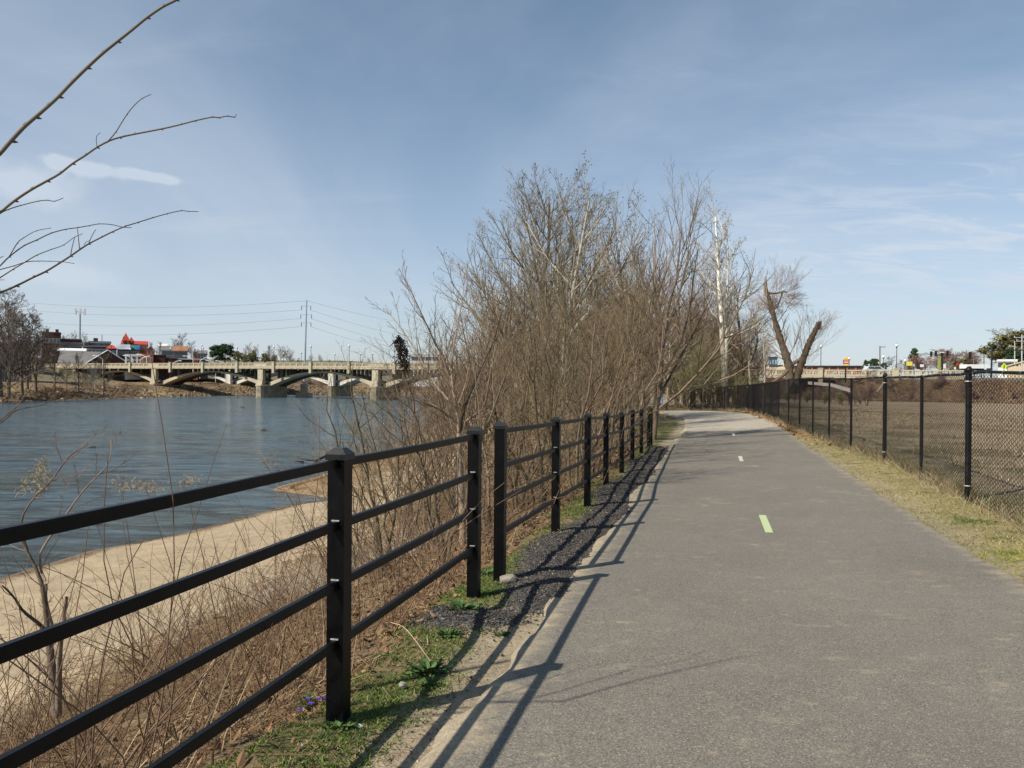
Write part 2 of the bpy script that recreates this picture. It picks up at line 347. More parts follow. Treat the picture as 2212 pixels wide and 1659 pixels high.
def H(x, y, detail=True):
    x = np.asarray(x, float); y = np.asarray(y, float)
    e, tt, s = E(y), T(y), S(y)
    w = sstep(0, 1, np.clip((x-e)/8, 0, 1))
    land = dl(y)*(1-w)+dr(y)*w
    df = x-fencex(y)
    land = land-.7*sstep(1.5, 45, df)-.0*w
    k = np.clip((x-tt)/(e-tt), 0, 1)
    bank = -3.1+(land+3.1)*(.75*k+.25*k**2)
    beach = WATER+(-3.1-WATER)*np.clip((x-s)/np.maximum(tt-s, .5), 0, 1)**.7
    z = np.where(x > e, land, np.where(x > tt, bank, beach))
    z = np.where(x < s, WATER-.14*(s-x), z)
    # sand spit
    ax = np.array([-11.2, 37.2]); bx = np.array([-7.2, 50.5]); ab = bx-ax
    t_ = np.clip(((x-ax[0])*ab[0]+(y-ax[1])*ab[1])/(ab@ab), 0, 1); dd = np.hypot(x-ax[0]-t_*ab[0], y-ax[1]-t_*ab[1])
    z = np.where((y > 34.4) & (y < 54) & (x > s), np.minimum(z, WATER+.26+.05*vnoise(x, y, 1.2, 12)+(x > tt-1.5)*9), z)
    z = np.maximum(z, WATER-3)
    # other banks
    dF = Sf(y)-x; dN = y-YN(x); d = np.maximum(dF, dN)
    wt = sstep(-20, -110, x)
    fz = WATER+np.minimum(np.maximum(d, -12)*.17, 3.8)
    fz = fz+wt*(5.2*sstep(30, 85, d)+9*sstep(95, 280, d))+(1-wt)*3*sstep(30, 120, d)
    z = np.where(d > -6, np.where(d > 0, fz, np.maximum(z, fz)), z)
    # bridge approach embankment (right)
    rx, ry = x-BO[0], y-BO[1]; tb = rx*BU[0]+ry*BU[1]; pb = rx*BN[0]+ry*BN[1]
    emb = railz(tb)-1.25-.5*np.maximum(0, -pb+.3)-.8*np.maximum(0, 112-tb)
    z = np.maximum(z, emb)
    if detail:
        pd = pathdist(x, y); off = sstep(1.95, 2.5, pd)
        rough = .05*vnoise(x, y, .9, 3)+.03*vnoise(x, y, 4, 4)+np.where(x < tt+1, .03*vnoise(x, y, 2.2, 6), 0)
        slope = ((x > tt) & (x < e)).astype(float)
        z = z+rough*off*(.5+1.5*slope)*(z > WATER-.5)*(np.where(x < tt, .35, 1))
        z = z+.06*bern(x, y)*(1+.4*vnoise(x, y, 6, 8))
        far = sstep(140, 200, y)*(z > WATER)
        z = z+far*.35*vnoise(x, y, .15, 9)
        z = z-.03*(1-off)*(y < 100)
    return z
def Hp(x, y): return float(H(np.array([x]), np.array([y]))[0])

def zone(x, y):
    """albedo by what the ground is made of"""
    n1 = vnoise(x, y, .7, 21); n2 = vnoise(x, y, 3.0, 22); n3 = vnoise(x, y, .25, 23)
    e, tt, s = E(y), T(y), S(y); one = np.ones_like(x)[..., None]
    def c(r, g, b): return one*np.array([r, g, b])
    sand = c(.41, .325, .215); litter = c(.13, .085, .045); soil = c(.27, .20, .12); green = c(.075, .105, .025); straw = c(.30, .25, .125); field = c(.29, .225, .15); wet = c(.20, .145, .09)
    pale = c(.35, .29, .20)
    def mx(a, b, f): f = np.clip(f, 0, 1)[..., None]; return a*(1-f)+b*f
    col = mx(soil, green, sstep(-.35, .2, n2+.35*n1))
    # right verge and field
    df = x-fencex(y); col = mx(col, mx(straw, green, sstep(.15, .6, n2+.3*n1)), sstep(1.9, 2.3, (x-(.68+.25*y))*1.0))
    fcol = mx(field, c(.20, .145, .09), sstep(0, .5, n1+.5*n3)); fcol = mx(fcol, c(.10, .10, .045), sstep(6, 1, df)*sstep(-.3, .4, n1)*.8)
    col = mx(col, fcol, sstep(.1, 1.2, df))
    # far part of near land, leaf litter under the trees
    col = mx(col, mx(litter, c(.23, .165, .09), sstep(-.2, .4, n2)), sstep(52, 60, y)*(df < 0)*1.0)
    # dust beside the path
    pd = pathdist(x, y); col = mx(col, pale, sstep(.42, .14, pd-PHW+.12*n2)*np.where(x < .68+.25*y, 1, .6)*(y < 50))
    # bank
    k = (x-tt)/(e-tt)
    col = mx(col, mx(litter, c(.21, .155, .09), sstep(-.3, .4, n2)), sstep(e+.35, e-.3, x+.25*n1)*(y < 60)+(x < e)*(y >= 60))
    col = mx(col, sand, sstep(.34, .12, k+.16*n1))
    col = mx(col, wet, sstep(.95, .15, x-s+.3*n2)); col = mx(col, c(.17, .12, .08), sstep(.10, .0, np.abs(x-s-.35+.15*n1)-.08)*(y < 60)*.8)
    spit = (x < s+3.5+n1)*(y > 34.6)*(y < 56); col = mx(col, mx(c(.33, .23, .13), c(.16, .10, .05), sstep(0, .5, n2)), spit*1.0)
    # bermed asphalt millings
    col = mx(col, c(.085, .083, .085), sstep(.2, .5, bern(x, y)+.12*n2))
    # far banks
    dF = Sf(y)-x; dN = y-YN(x); d = np.maximum(dF, dN)
    fcol = mx(c(.23, .165, .10), c(.12, .085, .055), sstep(-.2, .4, vnoise(x, y, .35, 31))); fcol = mx(fcol, c(.33, .26, .14), sstep(.15, .5, vnoise(x, y, .12, 32))*sstep(30, 4, d))
    fcol = mx(fcol, c(.16, .14, .09), sstep(28, 50, d))
    col = mx(col, fcol, (d > -4)*1.0)
    rx, ry = x-BO[0], y-BO[1]; tb = rx*BU[0]+ry*BU[1]; pb = rx*BN[0]+ry*BN[1]
    col = mx(col, mx(c(.11, .075, .05), c(.17, .11, .065), sstep(-.3, .4, n1)), sstep(95, 104, tb)*sstep(-16, -8, pb)*sstep(2, 0, pb))
    col = mx(col, c(.2, .19, .17), sstep(112, 116, tb)*sstep(-.5, 0, pb)*sstep(60, 30, pb))
    return np.clip(col, .01, 1)
def gridmesh(xs, ys, name, mat_, dz=0, cut=None):
    X, Y = np.meshgrid(xs, ys, indexing='ij'); Z = H(X, Y)+dz
    nx, ny = X.shape; idx = np.arange(nx*ny).reshape(nx, ny)
    q = np.stack([idx[:-1, :-1], idx[1:, :-1], idx[1:, 1:], idx[:-1, 1:]], -1)
    if cut is not None:
        x0, x1, y0, y1 = cut; ins = (X > x0) & (X < x1) & (Y > y0) & (Y < y1)
        keep = ~(ins[:-1, :-1] & ins[1:, :-1] & ins[1:, 1:] & ins[:-1, 1:]); q = q[keep]
    else: q = q.reshape(-1, 4)
    mb = MB(); mb.add(np.stack([X, Y, Z], -1).reshape(-1, 3), q.reshape(-1, 4), zone(X, Y).reshape(-1, 3))
    return tag(mb.build(name, mat_, smooth=True), kind='structure')
def steps(*seg):
    o = [seg[0][0]]
    for a, b, s_ in seg:
        n = max(1, int(round((b-a)/s_))); o += list(np.linspace(a, b, n+1)[1:])
    return np.array(o)
gm, t, b = mat_base('ground_surface')
a = t.nodes.new('ShaderNodeAttribute'); a.attribute_name = 'col'
n1 = noise(t, 1.2, 8, .7); n2 = noise(t, 22, 6, .75); n3 = noise(t, 90, 3, .7)
g = mixc(t, 1.0, a.outputs['Color'], ramp(t, n1, [(.3, (.75, .75, .75)), (.7, (1.2, 1.2, 1.2))]), 'MULTIPLY')
g = mixc(t, 1.0, g, ramp(t, n2, [(.3, (.62, .62, .62)), (.7, (1.3, 1.3, 1.3))]), 'MULTIPLY')
g = mixc(t, 1.0, g, ramp(t, n3, [(.35, (.75, .75, .75)), (.65, (1.2, 1.2, 1.2))]), 'MULTIPLY')
t.links.new(g, b.inputs['Base Color']); b.inputs['Roughness'].default_value = .95; b.inputs['Specular IOR Level'].default_value = .15
bump(t, b, M('ADD', n2, M('MULTIPLY', n3, .5, tree=t), tree=t), .6, .03)
m_ground = gm
NX0, NX1, NY0, NY1 = -22, 50, .6, 128
gridmesh(steps((NX0, -9, .25), (-9, -3.5, .12), (-3.5, 5, .07), (5, 16, .14), (16, 50, .6)), steps((NY0, 10, .07), (10, 25, .14), (25, 60, .3), (60, 128, 1.0)), 'ground', m_ground)
gridmesh(steps((-2500, -400, 150), (-400, -210, 12), (-210, 180, 2.0), (180, 500, 12), (500, 2500, 200)), steps((-300, -20, 20), (-20, 140, 2.0), (140, 320, 2.0), (320, 700, 12), (700, 4500, 300)), 'terrain', m_ground, -.04, (NX0+1.5, NX1-1.5, NY0+1.5, NY1-1.5))

# ---------------------------------------------------------------- water
wm, t, b = mat_base('river_water')
wa = noise(t, .9, 9, .72, stretch=(.35, 1.5, 1), dist=.9); wb = noise(t, 2.6, 6, .65, stretch=(.4, 1.4, 1), dist=.6); wc = noise(t, .05, 4, .6, stretch=(.5, 1.6, 1), dist=1.2)
t.links.new(ramp(t, wc, [(.35, (.06, .095, .11)), (.65, (.10, .12, .115))]), b.inputs['Base Color'])
b.inputs['Roughness'].default_value = .12; b.inputs['IOR'].default_value = 1.33; b.inputs['Specular IOR Level'].default_value = .5
calm = ramp(t, wc, [(.4, (.45,)*3), (.62, (1,)*3)])
h = M('MULTIPLY', M('ADD', wa, M('MULTIPLY', wb, .35, tree=t), tree=t), calm, tree=t)
bump(t, b, h, 1.0, .55)
rf = ramp(t, wa, [(.42, (.35,)*3), (.56, (1.25,)*3)])
t.links.new(mixc(t, 1, ramp(t, wc, [(.35, (.07, .125, .165)), (.65, (.105, .15, .165))]), rf, 'MULTIPLY'), b.inputs['Base Color'])
xs = np.linspace(-420, 480, 90); ys = np.linspace(-120, 460, 60); X, Y = np.meshgrid(xs, ys, indexing='ij'); idx = np.arange(X.size).reshape(X.shape)
mb = MB(); mb.add(np.stack([X, Y, np.full(X.shape, WATER)], -1).reshape(-1, 3), np.stack([idx[:-1, :-1], idx[1:, :-1], idx[1:, 1:], idx[:-1, 1:]], -1).reshape(-1, 4))
tag(mb.build('water', wm), kind='structure')

# ---------------------------------------------------------------- path
def pathmat(name, base, speck, dust):
    m, t, b = mat_base(name)
    a = t.nodes.new('ShaderNodeAttribute'); a.attribute_name = 'col'; sp = t.nodes.new('ShaderNodeSeparateColor'); t.links.new(a.outputs['Color'], sp.inputs[0])
    big = noise(t, .5, 6, .65, dist=.6); mid = noise(t, 4, 6, .7); fine = noise(t, 130, 2, .6); 
    v = t.nodes.new('ShaderNodeTexVoronoi'); v.inputs['Scale'].default_value = 130; tc = t.nodes.new('ShaderNodeTexCoord'); t.links.new(tc.outputs['Object'], v.inputs['Vector'])
    vs = t.nodes.new('ShaderNodeSeparateColor'); t.links.new(v.outputs['Color'], vs.inputs[0])
    c = ramp(t, big, [(.3, tuple(x*.9 for x in base)), (.7, tuple(x*1.1 for x in base))])
    c = mixc(t, 1, c, ramp(t, mid, [(.3, (.93,)*3), (.7, (1.07,)*3)]), 'MULTIPLY')
    c = mixc(t, 1, c, ramp(t, fine, [(.35, (.62,)*3), (.65, (1.35,)*3)]), 'MULTIPLY')
    f = t.nodes.new('ShaderNodeMapRange'); f.inputs[1].default_value = .80; f.inputs[2].default_value = .97; t.links.new(vs.outputs[0], f.inputs[0])
    c = mixc(t, M('MULTIPLY', f.outputs[0], .42, tree=t), c, speck)
    f2 = t.nodes.new('ShaderNodeMapRange'); f2.inputs[1].default_value = .12; f2.inputs[2].default_value = .0; t.links.new(vs.outputs[1], f2.inputs[0])
    c = mixc(t, M('MULTIPLY', f2.outputs[0], .6, tree=t), c, (.04, .04, .04))
    # blown sand: attribute R = nearness to the edge
    dn = noise(t, 3.2, 8, .75, stretch=(1, 1.8, 1)); dn2 = noise(t, 1.1, 6, .6)
    e = M('ADD', sp.outputs[0], M('MULTIPLY', M('SUBTRACT', dn, .5, tree=t), 1.5, tree=t), tree=t)
    f3 = t.nodes.new('ShaderNodeMapRange'); f3.inputs[1].default_value = .38; f3.inputs[2].default_value = .78; t.links.new(e, f3.inputs[0])
    f4 = t.nodes.new('ShaderNodeMapRange'); f4.inputs[1].default_value = .55; f4.inputs[2].default_value = .63; t.links.new(M('ADD', M('MULTIPLY', dn, .7, tree=t), M('MULTIPLY', dn2, .3, tree=t), tree=t), f4.inputs[0])
    c = mixc(t, M('MULTIPLY', M('MAXIMUM', f3.outputs[0], M('MULTIPLY', f4.outputs[0], .65, tree=t), tree=t), 1.0, tree=t), c, mixc(t, 1, mixc(t, 1, dust, ramp(t, noise(t, 22, 6, .75), [(.3, (.66,)*3), (.7, (1.25,)*3)]), 'MULTIPLY'), ramp(t, noise(t, 90, 3, .7), [(.35, (.75,)*3), (.65, (1.2,)*3)]), 'MULTIPLY'))
    t.links.new(c, b.inputs['Base Color']); b.inputs['Roughness'].default_value = .85; b.inputs['Specular IOR Level'].default_value = .35
    bump(t, b, M('ADD', fine, M('MULTIPLY', vs.outputs[0], .6, tree=t), tree=t), .5, .004)
    return m
m_asph = pathmat('worn_asphalt', (.158, .144, .120), (.42, .37, .29), (.34, .285, .20))
m_concp = pathmat('light_concrete_path', (.37, .33, .265), (.46, .42, .34), (.42, .36, .26))
def zbase(x, y):
    e = E(y); w = sstep(0, 1, np.clip((x-e)/8, 0, 1)); return dl(y)*(1-w)+dr(y)*w
def path_strip(i0, i1, name, mat_, dz):
    P = PCs[i0:i1+1]; # resample finely
    seg = np.r_[0, np.cumsum(np.hypot(*np.diff(P, axis=0).T))]; s = np.arange(0, seg[-1], .12); s = np.r_[s, seg[-1]]
    C = np.c_[np.interp(s, seg, P[:, 0]), np.interp(s, seg, P[:, 1])]
    Tn = np.gradient(C, axis=0); Tn /= np.linalg.norm(Tn, axis=1, keepdims=True); Nn = np.c_[Tn[:, 1], -Tn[:, 0]]
    us = np.array([-1, -.97, -.93, -.88, -.82, -.75, -.4, 0, .4, .75, .82, .88, .93, .97, 1.]); 
    wl = PHW-.03+.10*vnoise(C[:, 1], C[:, 0]*0, 1.2, 41)+.05*vnoise(C[:, 1], C[:, 0]*0, 5, 42)+.02*vnoise(C[:, 1], C[:, 0]*0, 18, 45); wr = PHW+.05*vnoise(C[:, 1], C[:, 0]*0, 1.1, 43)+.02*vnoise(C[:, 1], C[:, 0]*0, 7, 44)
    W = np.where(us[None] < 0, wl[:, None], wr[:, None])*us[None]
    X = C[:, 0:1]+Nn[:, 0:1]*W; Y = C[:, 1:2]+Nn[:, 1:2]*W
    Z = zbase(X, Y)+dz; Z[:, 0] -= .035; Z[:, -1] -= .035
    edge = np.clip(1-(PHW-np.abs(W))/.6, 0, 1)**1.6*np.where(us[None] < 0, 1, .72)
    K, Q = X.shape; idx = np.arange(K*Q).reshape(K, Q)
    mb = MB(); mb.add(np.stack([X, Y, Z], -1).reshape(-1, 3), np.stack([idx[:-1, :-1], idx[:-1, 1:], idx[1:, 1:], idx[1:, :-1]], -1).reshape(-1, 4), np.stack([edge]*3, -1).reshape(-1, 3))
    return tag(mb.build(name, mat_, smooth=True), kind='structure')
isplit = int(np.argmin(np.abs(PCs[:, 1]-30.0)))
path_strip(0, isplit, 'path', m_asph, .012)
path_strip(isplit, len(PCs)-1, 'concrete_path', m_concp, .012)
# centre dashes, slightly worn, as thin sheets on the asphalt
dm, t, b = mat_base('path_marking_paint'); a = t.nodes.new('ShaderNodeAttribute'); a.attribute_name = 'col'
nn = noise(t, 60, 5, .8); f = t.nodes.new('ShaderNodeMapRange'); f.inputs[1].default_value = .6; f.inputs[2].default_value = .7; t.links.new(nn, f.inputs[0])
t.links.new(mixc(t, M('MULTIPLY', f.outputs[0], .7, tree=t), a.outputs['Color'], (.17, .16, .14)), b.inputs['Base Color']); b.inputs['Roughness'].default_value = .7
for k, (vx, vy0, vy1, wv, ccol, lab) in enumerate([(1667.5, 1141, 1100, .088, (.42, .50, .27), 'pale green painted dash on the asphalt path, nearest of three'), (1607, 994, 983, .085, (.5, .52, .38), 'yellowish white painted dash in the middle of the path, second of three'), (1563, 940, 935, .085, (.6, .58, .48), 'small white dash right before the concrete section of the path')]):
    yc = [9.75, 18.6, 27.8][k]; c0 = np.array([np.interp(yc, PCs[:100, 1], PCs[:100, 0]), yc]); c1 = np.array([np.interp(yc+1, PCs[:100, 1], PCs[:100, 0]), yc+1]); d = (c1-c0)/np.linalg.norm(c1-c0); n_ = np.array([d[1], -d[0]])
    Ls = np.linspace(-.66, .66, 12); Vv = []
    for s_ in Ls:
        for q in (-.5, .5):
            p = c0+d*s_+n_*q*wv*(1+.02*rng.uniform(-1, 1)); Vv.append([p[0], p[1], float(zbase(np.array([p[0]]), np.array([p[1]]))[0])+.0165])
    idx = np.arange(24).reshape(12, 2); mb = MB(); mb.add(Vv, np.stack([idx[:-1, 0], idx[:-1, 1], idx[1:, 1], idx[1:, 0]], -1), ccol)
    tag(mb.build('path_marking', dm), lab, 'marking', 'painted centre dashes along the path')

# ---------------------------------------------------------------- rail fence (left of path)
# (vx, vtop, vbase, depth)
POSTS = [(735, 972, 1560, 3.87), (1026, 925, 1287, 6.2), (1082, 915, 1260, 6.75), (1202, 902.5, 1155, 9.16), (1270.5, 894.5, 1098, 11.28), (1310, 893, 1073, 13.6), (1344, 890.8, 1021.5, 15.9), (1367, 886, 996.6, 18.2), (1386, 883.5, 981, 20.5), (1402, 880, 963, 22.8), (1408, 879, 962, 23.15)]
FDIR = np.array([.25, 1.0])/math.hypot(.25, 1); FANG = math.atan2(FDIR[1], FDIR[0])-math.pi/2
def rail_post(x, y, zt, zb, parent, w=.088):
    R = rotz(FANG); h = w/2
    mb = MB(); mb.box((-h, -h, zb-.35), (h, h, zt-.018), R, (x, y, 0))
    p = mb.build('post', m_steel, parent)
    c = MB(); h2 = h+.009
    c.box((-h2, -h2, zt-.045), (h2, h2, zt-.018), R, (x, y, 0)); c.box((-h2, -h2, zt-.0178), (h2, h2, zt+.012), R, (x, y, 0), taper=.45)
    c.build('cap', m_steel_cap, p); return p
ROFF = [.062, .36, .645, .93]
def rail(p, q, za, zb_, parent, w=.030, h=.042):
    p = np.array([p[0], p[1], za]); q = np.array([q[0], q[1], zb_]); d = q-p; ln = np.linalg.norm(d); d /= ln; side = np.array([d[1], -d[0], 0]); side /= np.linalg.norm(side); up = np.cross(side, d)
    K = max(2, int(ln/.25)); s = np.linspace(0, 1, K+1); sag = -.004*np.sin(s*np.pi)
    mb = MB(); ring = [(-w/2, -h/2), (w/2, -h/2), (w/2, h/2-.004), (w/2-.004, h/2), (-w/2+.004, h/2), (-w/2, h/2-.004)]
    V = [p+(q-p)*si+np.array([0, 0, sg])+side*a_+up*b_ for si, sg in zip(s, sag) for a_, b_ in ring]; n = 6; idx = np.arange(len(V)).reshape(-1, n)
    mb.add(V, [np.stack([idx[:-1], idx[1:], np.roll(idx, -1, 1)[1:], np.roll(idx, -1, 1)[:-1]], -1).reshape(-1, 4), idx[0][None], idx[-1][::-1][None]])
    r = mb.build('rail', m_steel, parent)
    return r
fence_near = empty('rail_fence', (-.83, 3.87, 0), 'near section of black steel fence with four square rails, cut by the left edge', 'fence')
fence_far = empty('rail_fence', (-.08, 6.75, 0), 'far run of black four rail steel fence along the gravel berm beside the path', 'fence')
PW = []
p1 = at(*[735, 972], 3.87); PW.append((p1[0]-2.4*FDIR[0]*1, 3.87-2.4*FDIR[1], p1[2], 0.0))
for (vx, vt, vb, Y) in POSTS:
    a_ = at((vx), vt, Y); b_ = at(vx, vb, Y); PW.append((a_[0], Y, a_[2], b_[2]))
for k, (x, y, zt, zb) in enumerate(PW):
    par = fence_near if k <= 2 else fence_far
    o = rail_post(x, y, zt, min(zb, Hp(x, y)), par, .088 if k < 11 else .06)
def joinrails(a_, b_, par):
    for ro in ROFF:
        sc_ = 1.0
        za, zb_ = a_[2]-ro, b_[2]-ro
        pa = np.array(a_[:2])+FDIR*.0445; pb = np.array(b_[:2])-FDIR*.0445
        r = rail(pa, pb, za, zb_, par)
        for pt, z in ((pa, za), (pb, zb_)):
            if a_[1] < 9 and pt[1] > 3:
                w_ = MB(); w_.box((-.02, -.006, .021), (.02, .006, .027), rotz(FANG), (pt[0], pt[1], z)); w_.build('weld', m_weld, r)
joinrails(PW[0], PW[1], fence_near); joinrails(PW[1], PW[2], fence_near)
for k in range(3, 10): joinrails(PW[k], PW[k+1], fence_far)
for ob in list(fence_near.children)+list(fence_far.children): # parts keep world coordinates under a moved empty
    ob.location = -ob.parent.location
# ---------------------------------------------------------------- chain link fence (right)
cl = empty('chain_link_fence', (0, 0, 0), 'long black vinyl chain link fence with round posts between the path and the brown field', 'fence')
def zz_panel(Lp=3.0, Hh=1.78, pitch=.062, wire=.0038):
    """woven picket wires, each a zigzag, unit panel in xz"""
    mb = MB(); n = int(Lp/pitch); rows = int(Hh/(pitch*.95)); zs = np.linspace(0, Hh, rows*2+1)
    amp = pitch*.5
    P = np.zeros((n, len(zs)*1, 3))
    k = np.arange(len(zs)); zig = np.where(k % 2 == 0, -1, 1)*amp*1.04
    P[:, :, 0] = (np.arange(n)[:, None]+.5)*pitch*(Lp/(n*pitch)) + zig[None, :]*np.where(np.arange(n) % 2 == 0, 1, -1)[:, None]
    P[:, :, 1] = (np.where(k % 2 == 0, 1, -1)*wire*1.1)[None, :]*np.where(np.arange(n) % 2 == 0, 1, -1)[:, None]
    P[:, :, 2] = zs
    mb.tubes(P, np.full(P.shape[:2], wire), 3); return mb
protoP = zz_panel().build('mesh_panel', m_wire, cl); protoF = None
RAILTOP = 1.80
first = True
def fz(i):
    x, y = FENCE_R[i]; return float(H(np.array([x]), np.array([y]), False)[0])
# measured top of rail (v px) for visible posts
TOPS = {4: (2093, 806), 5: (1991.5, 814), 6: (1912, 815), 7: (1839.5, 818.5), 8: (1792, 817), 9: (1756.5, 817), 10: (1728, 818), 11: (1704, 820), 12: (1682.7, 823.5), 13: (1665.7, 826), 14: (1651, 827.5), 15: (1637, 829), 16: (1626, 830.3), 17: (1615, 831.6), 18: (1592.5, 833.5), 19: (1565, 835.7), 20: (1540, 837.5), 21: (1515, 840), 22: (1492, 842)}
pts = []
for i, (x, y) in enumerate(FENCE_R):
    if i in TOPS:
        zt = at(TOPS[i][0], TOPS[i][1], y)[2]; x = at(TOPS[i][0], TOPS[i][1], y)[0]
    else: zt = fz(i)+RAILTOP
    pts.append((x, y, zt, fz(i)))
pm = MB(); pm.lathe([(.03, -.3), (.03, 1.0)], 10)
for i, (x, y, zt, zb) in enumerate(pts):
    term = i in (4, 6, 17, 22)
    r = .042 if term else .029
    mb = MB(); top = zt+(.045 if term else -.022)
    mb.lathe([(r, zb-.3), (r, top)], 12, (x, y, 0)); po = mb.build('post', m_vinyl, cl, smooth=False)
    if term:
        c = MB(); c.lathe([(r+.006, top-.03), (r+.008, top), (r*.9, top+.03), (r*.4, top+.048), (.004, top+.052)], 12, (x, y, 0)); c.build('cap', m_vinyl, po, smooth=True)
        for z in (zb+.12, zb+.2, zb+.52, zb+.95, zb+1.35, zt-.14, zt-.07, zt-.19):
            bz = MB(); bz.lathe([(r+.001, z), (r+.006, z+.002), (r+.006, z+.018), (r+.001, z+.02)], 12, (x, y, 0)); bz.build('tension_band', m_vinyl, po)
        tp = MB(); tp.lathe([(r+.0065, zt-.125), (r+.008, zt-.12), (r+.0065, zt-.11)], 12, (x, y, 0)); tp.build('tie_wire', m_tape, po); tp = MB(); tp.lathe([(r+.0065, zb+.2), (r+.008, zb+.205), (r+.0065, zb+.215)], 12, (x, y, 0)); tp.build('tie_wire', m_tape, po)
    else:
        c = MB(); c.lathe([(r+.004, zt-.03), (r+.004, zt+.02), (r*.4, zt+.03)], 8, (x, y, 0)); c.build('loop_cap', m_vinyl, po)
for i in range(len(pts)-1):
    a_, b_ = np.array(pts[i]), np.array(pts[i+1])
    mb = MB(); K = 7; s = np.linspace(0, 1, K)[:, None]; P = a_[:3]+(b_[:3]-a_[:3])*s; P[1:-1, 2] += rng.normal(0, .006, K-2)
    mb.tubes(P, .0215, 8); rl = mb.build('top_rail', m_vinyl, cl, smooth=True)
    if i < 8:
        for s_ in np.arange(.12, 1, .2):
            tw = MB()
            p = a_[:3]+(b_[:3]-a_[:3])*s_; d = (b_[:3]-a_[:3]); d /= np.linalg.norm(d)
            an = np.linspace(0, 2*np.pi, 9); sd = np.array([d[1], -d[0], 0]); sd /= np.linalg.norm(sd); u = np.cross(sd, d)
            ring = p+np.outer(np.cos(an), sd)*.025+np.outer(np.sin(an), u)*.025+np.outer(np.linspace(-.5, .5, 9), d)*.03
            tw.tubes(ring, .0022, 3); tw.build('tie_wire', m_tape, rl)
    if i == 12: pn = protoF = zz_panel(wire=.0062).build('mesh_panel', m_wire, cl)
    else:
        pn = protoP if i == 0 else (protoP if i < 12 else protoF).copy()
        if i: COL.objects.link(pn); pn.parent = cl
    dx, dy = b_[0]-a_[0], b_[1]-a_[1]; Ln = math.hypot(dx, dy); hh = a_[2]-a_[3]; 
    sh = (b_[2]-a_[2])/Ln; sb = (b_[3]-a_[3])/Ln
    mw = Matrix(((dx/3.0, -dy/Ln, 0, a_[0]), (dy/3.0, dx/Ln, 0, a_[1]), ((sh+sb)/2*Ln/3.0, 0, (hh+.02)/1.78, a_[3]-.03), (0, 0, 0, 1)))
    pn.matrix_world = mw
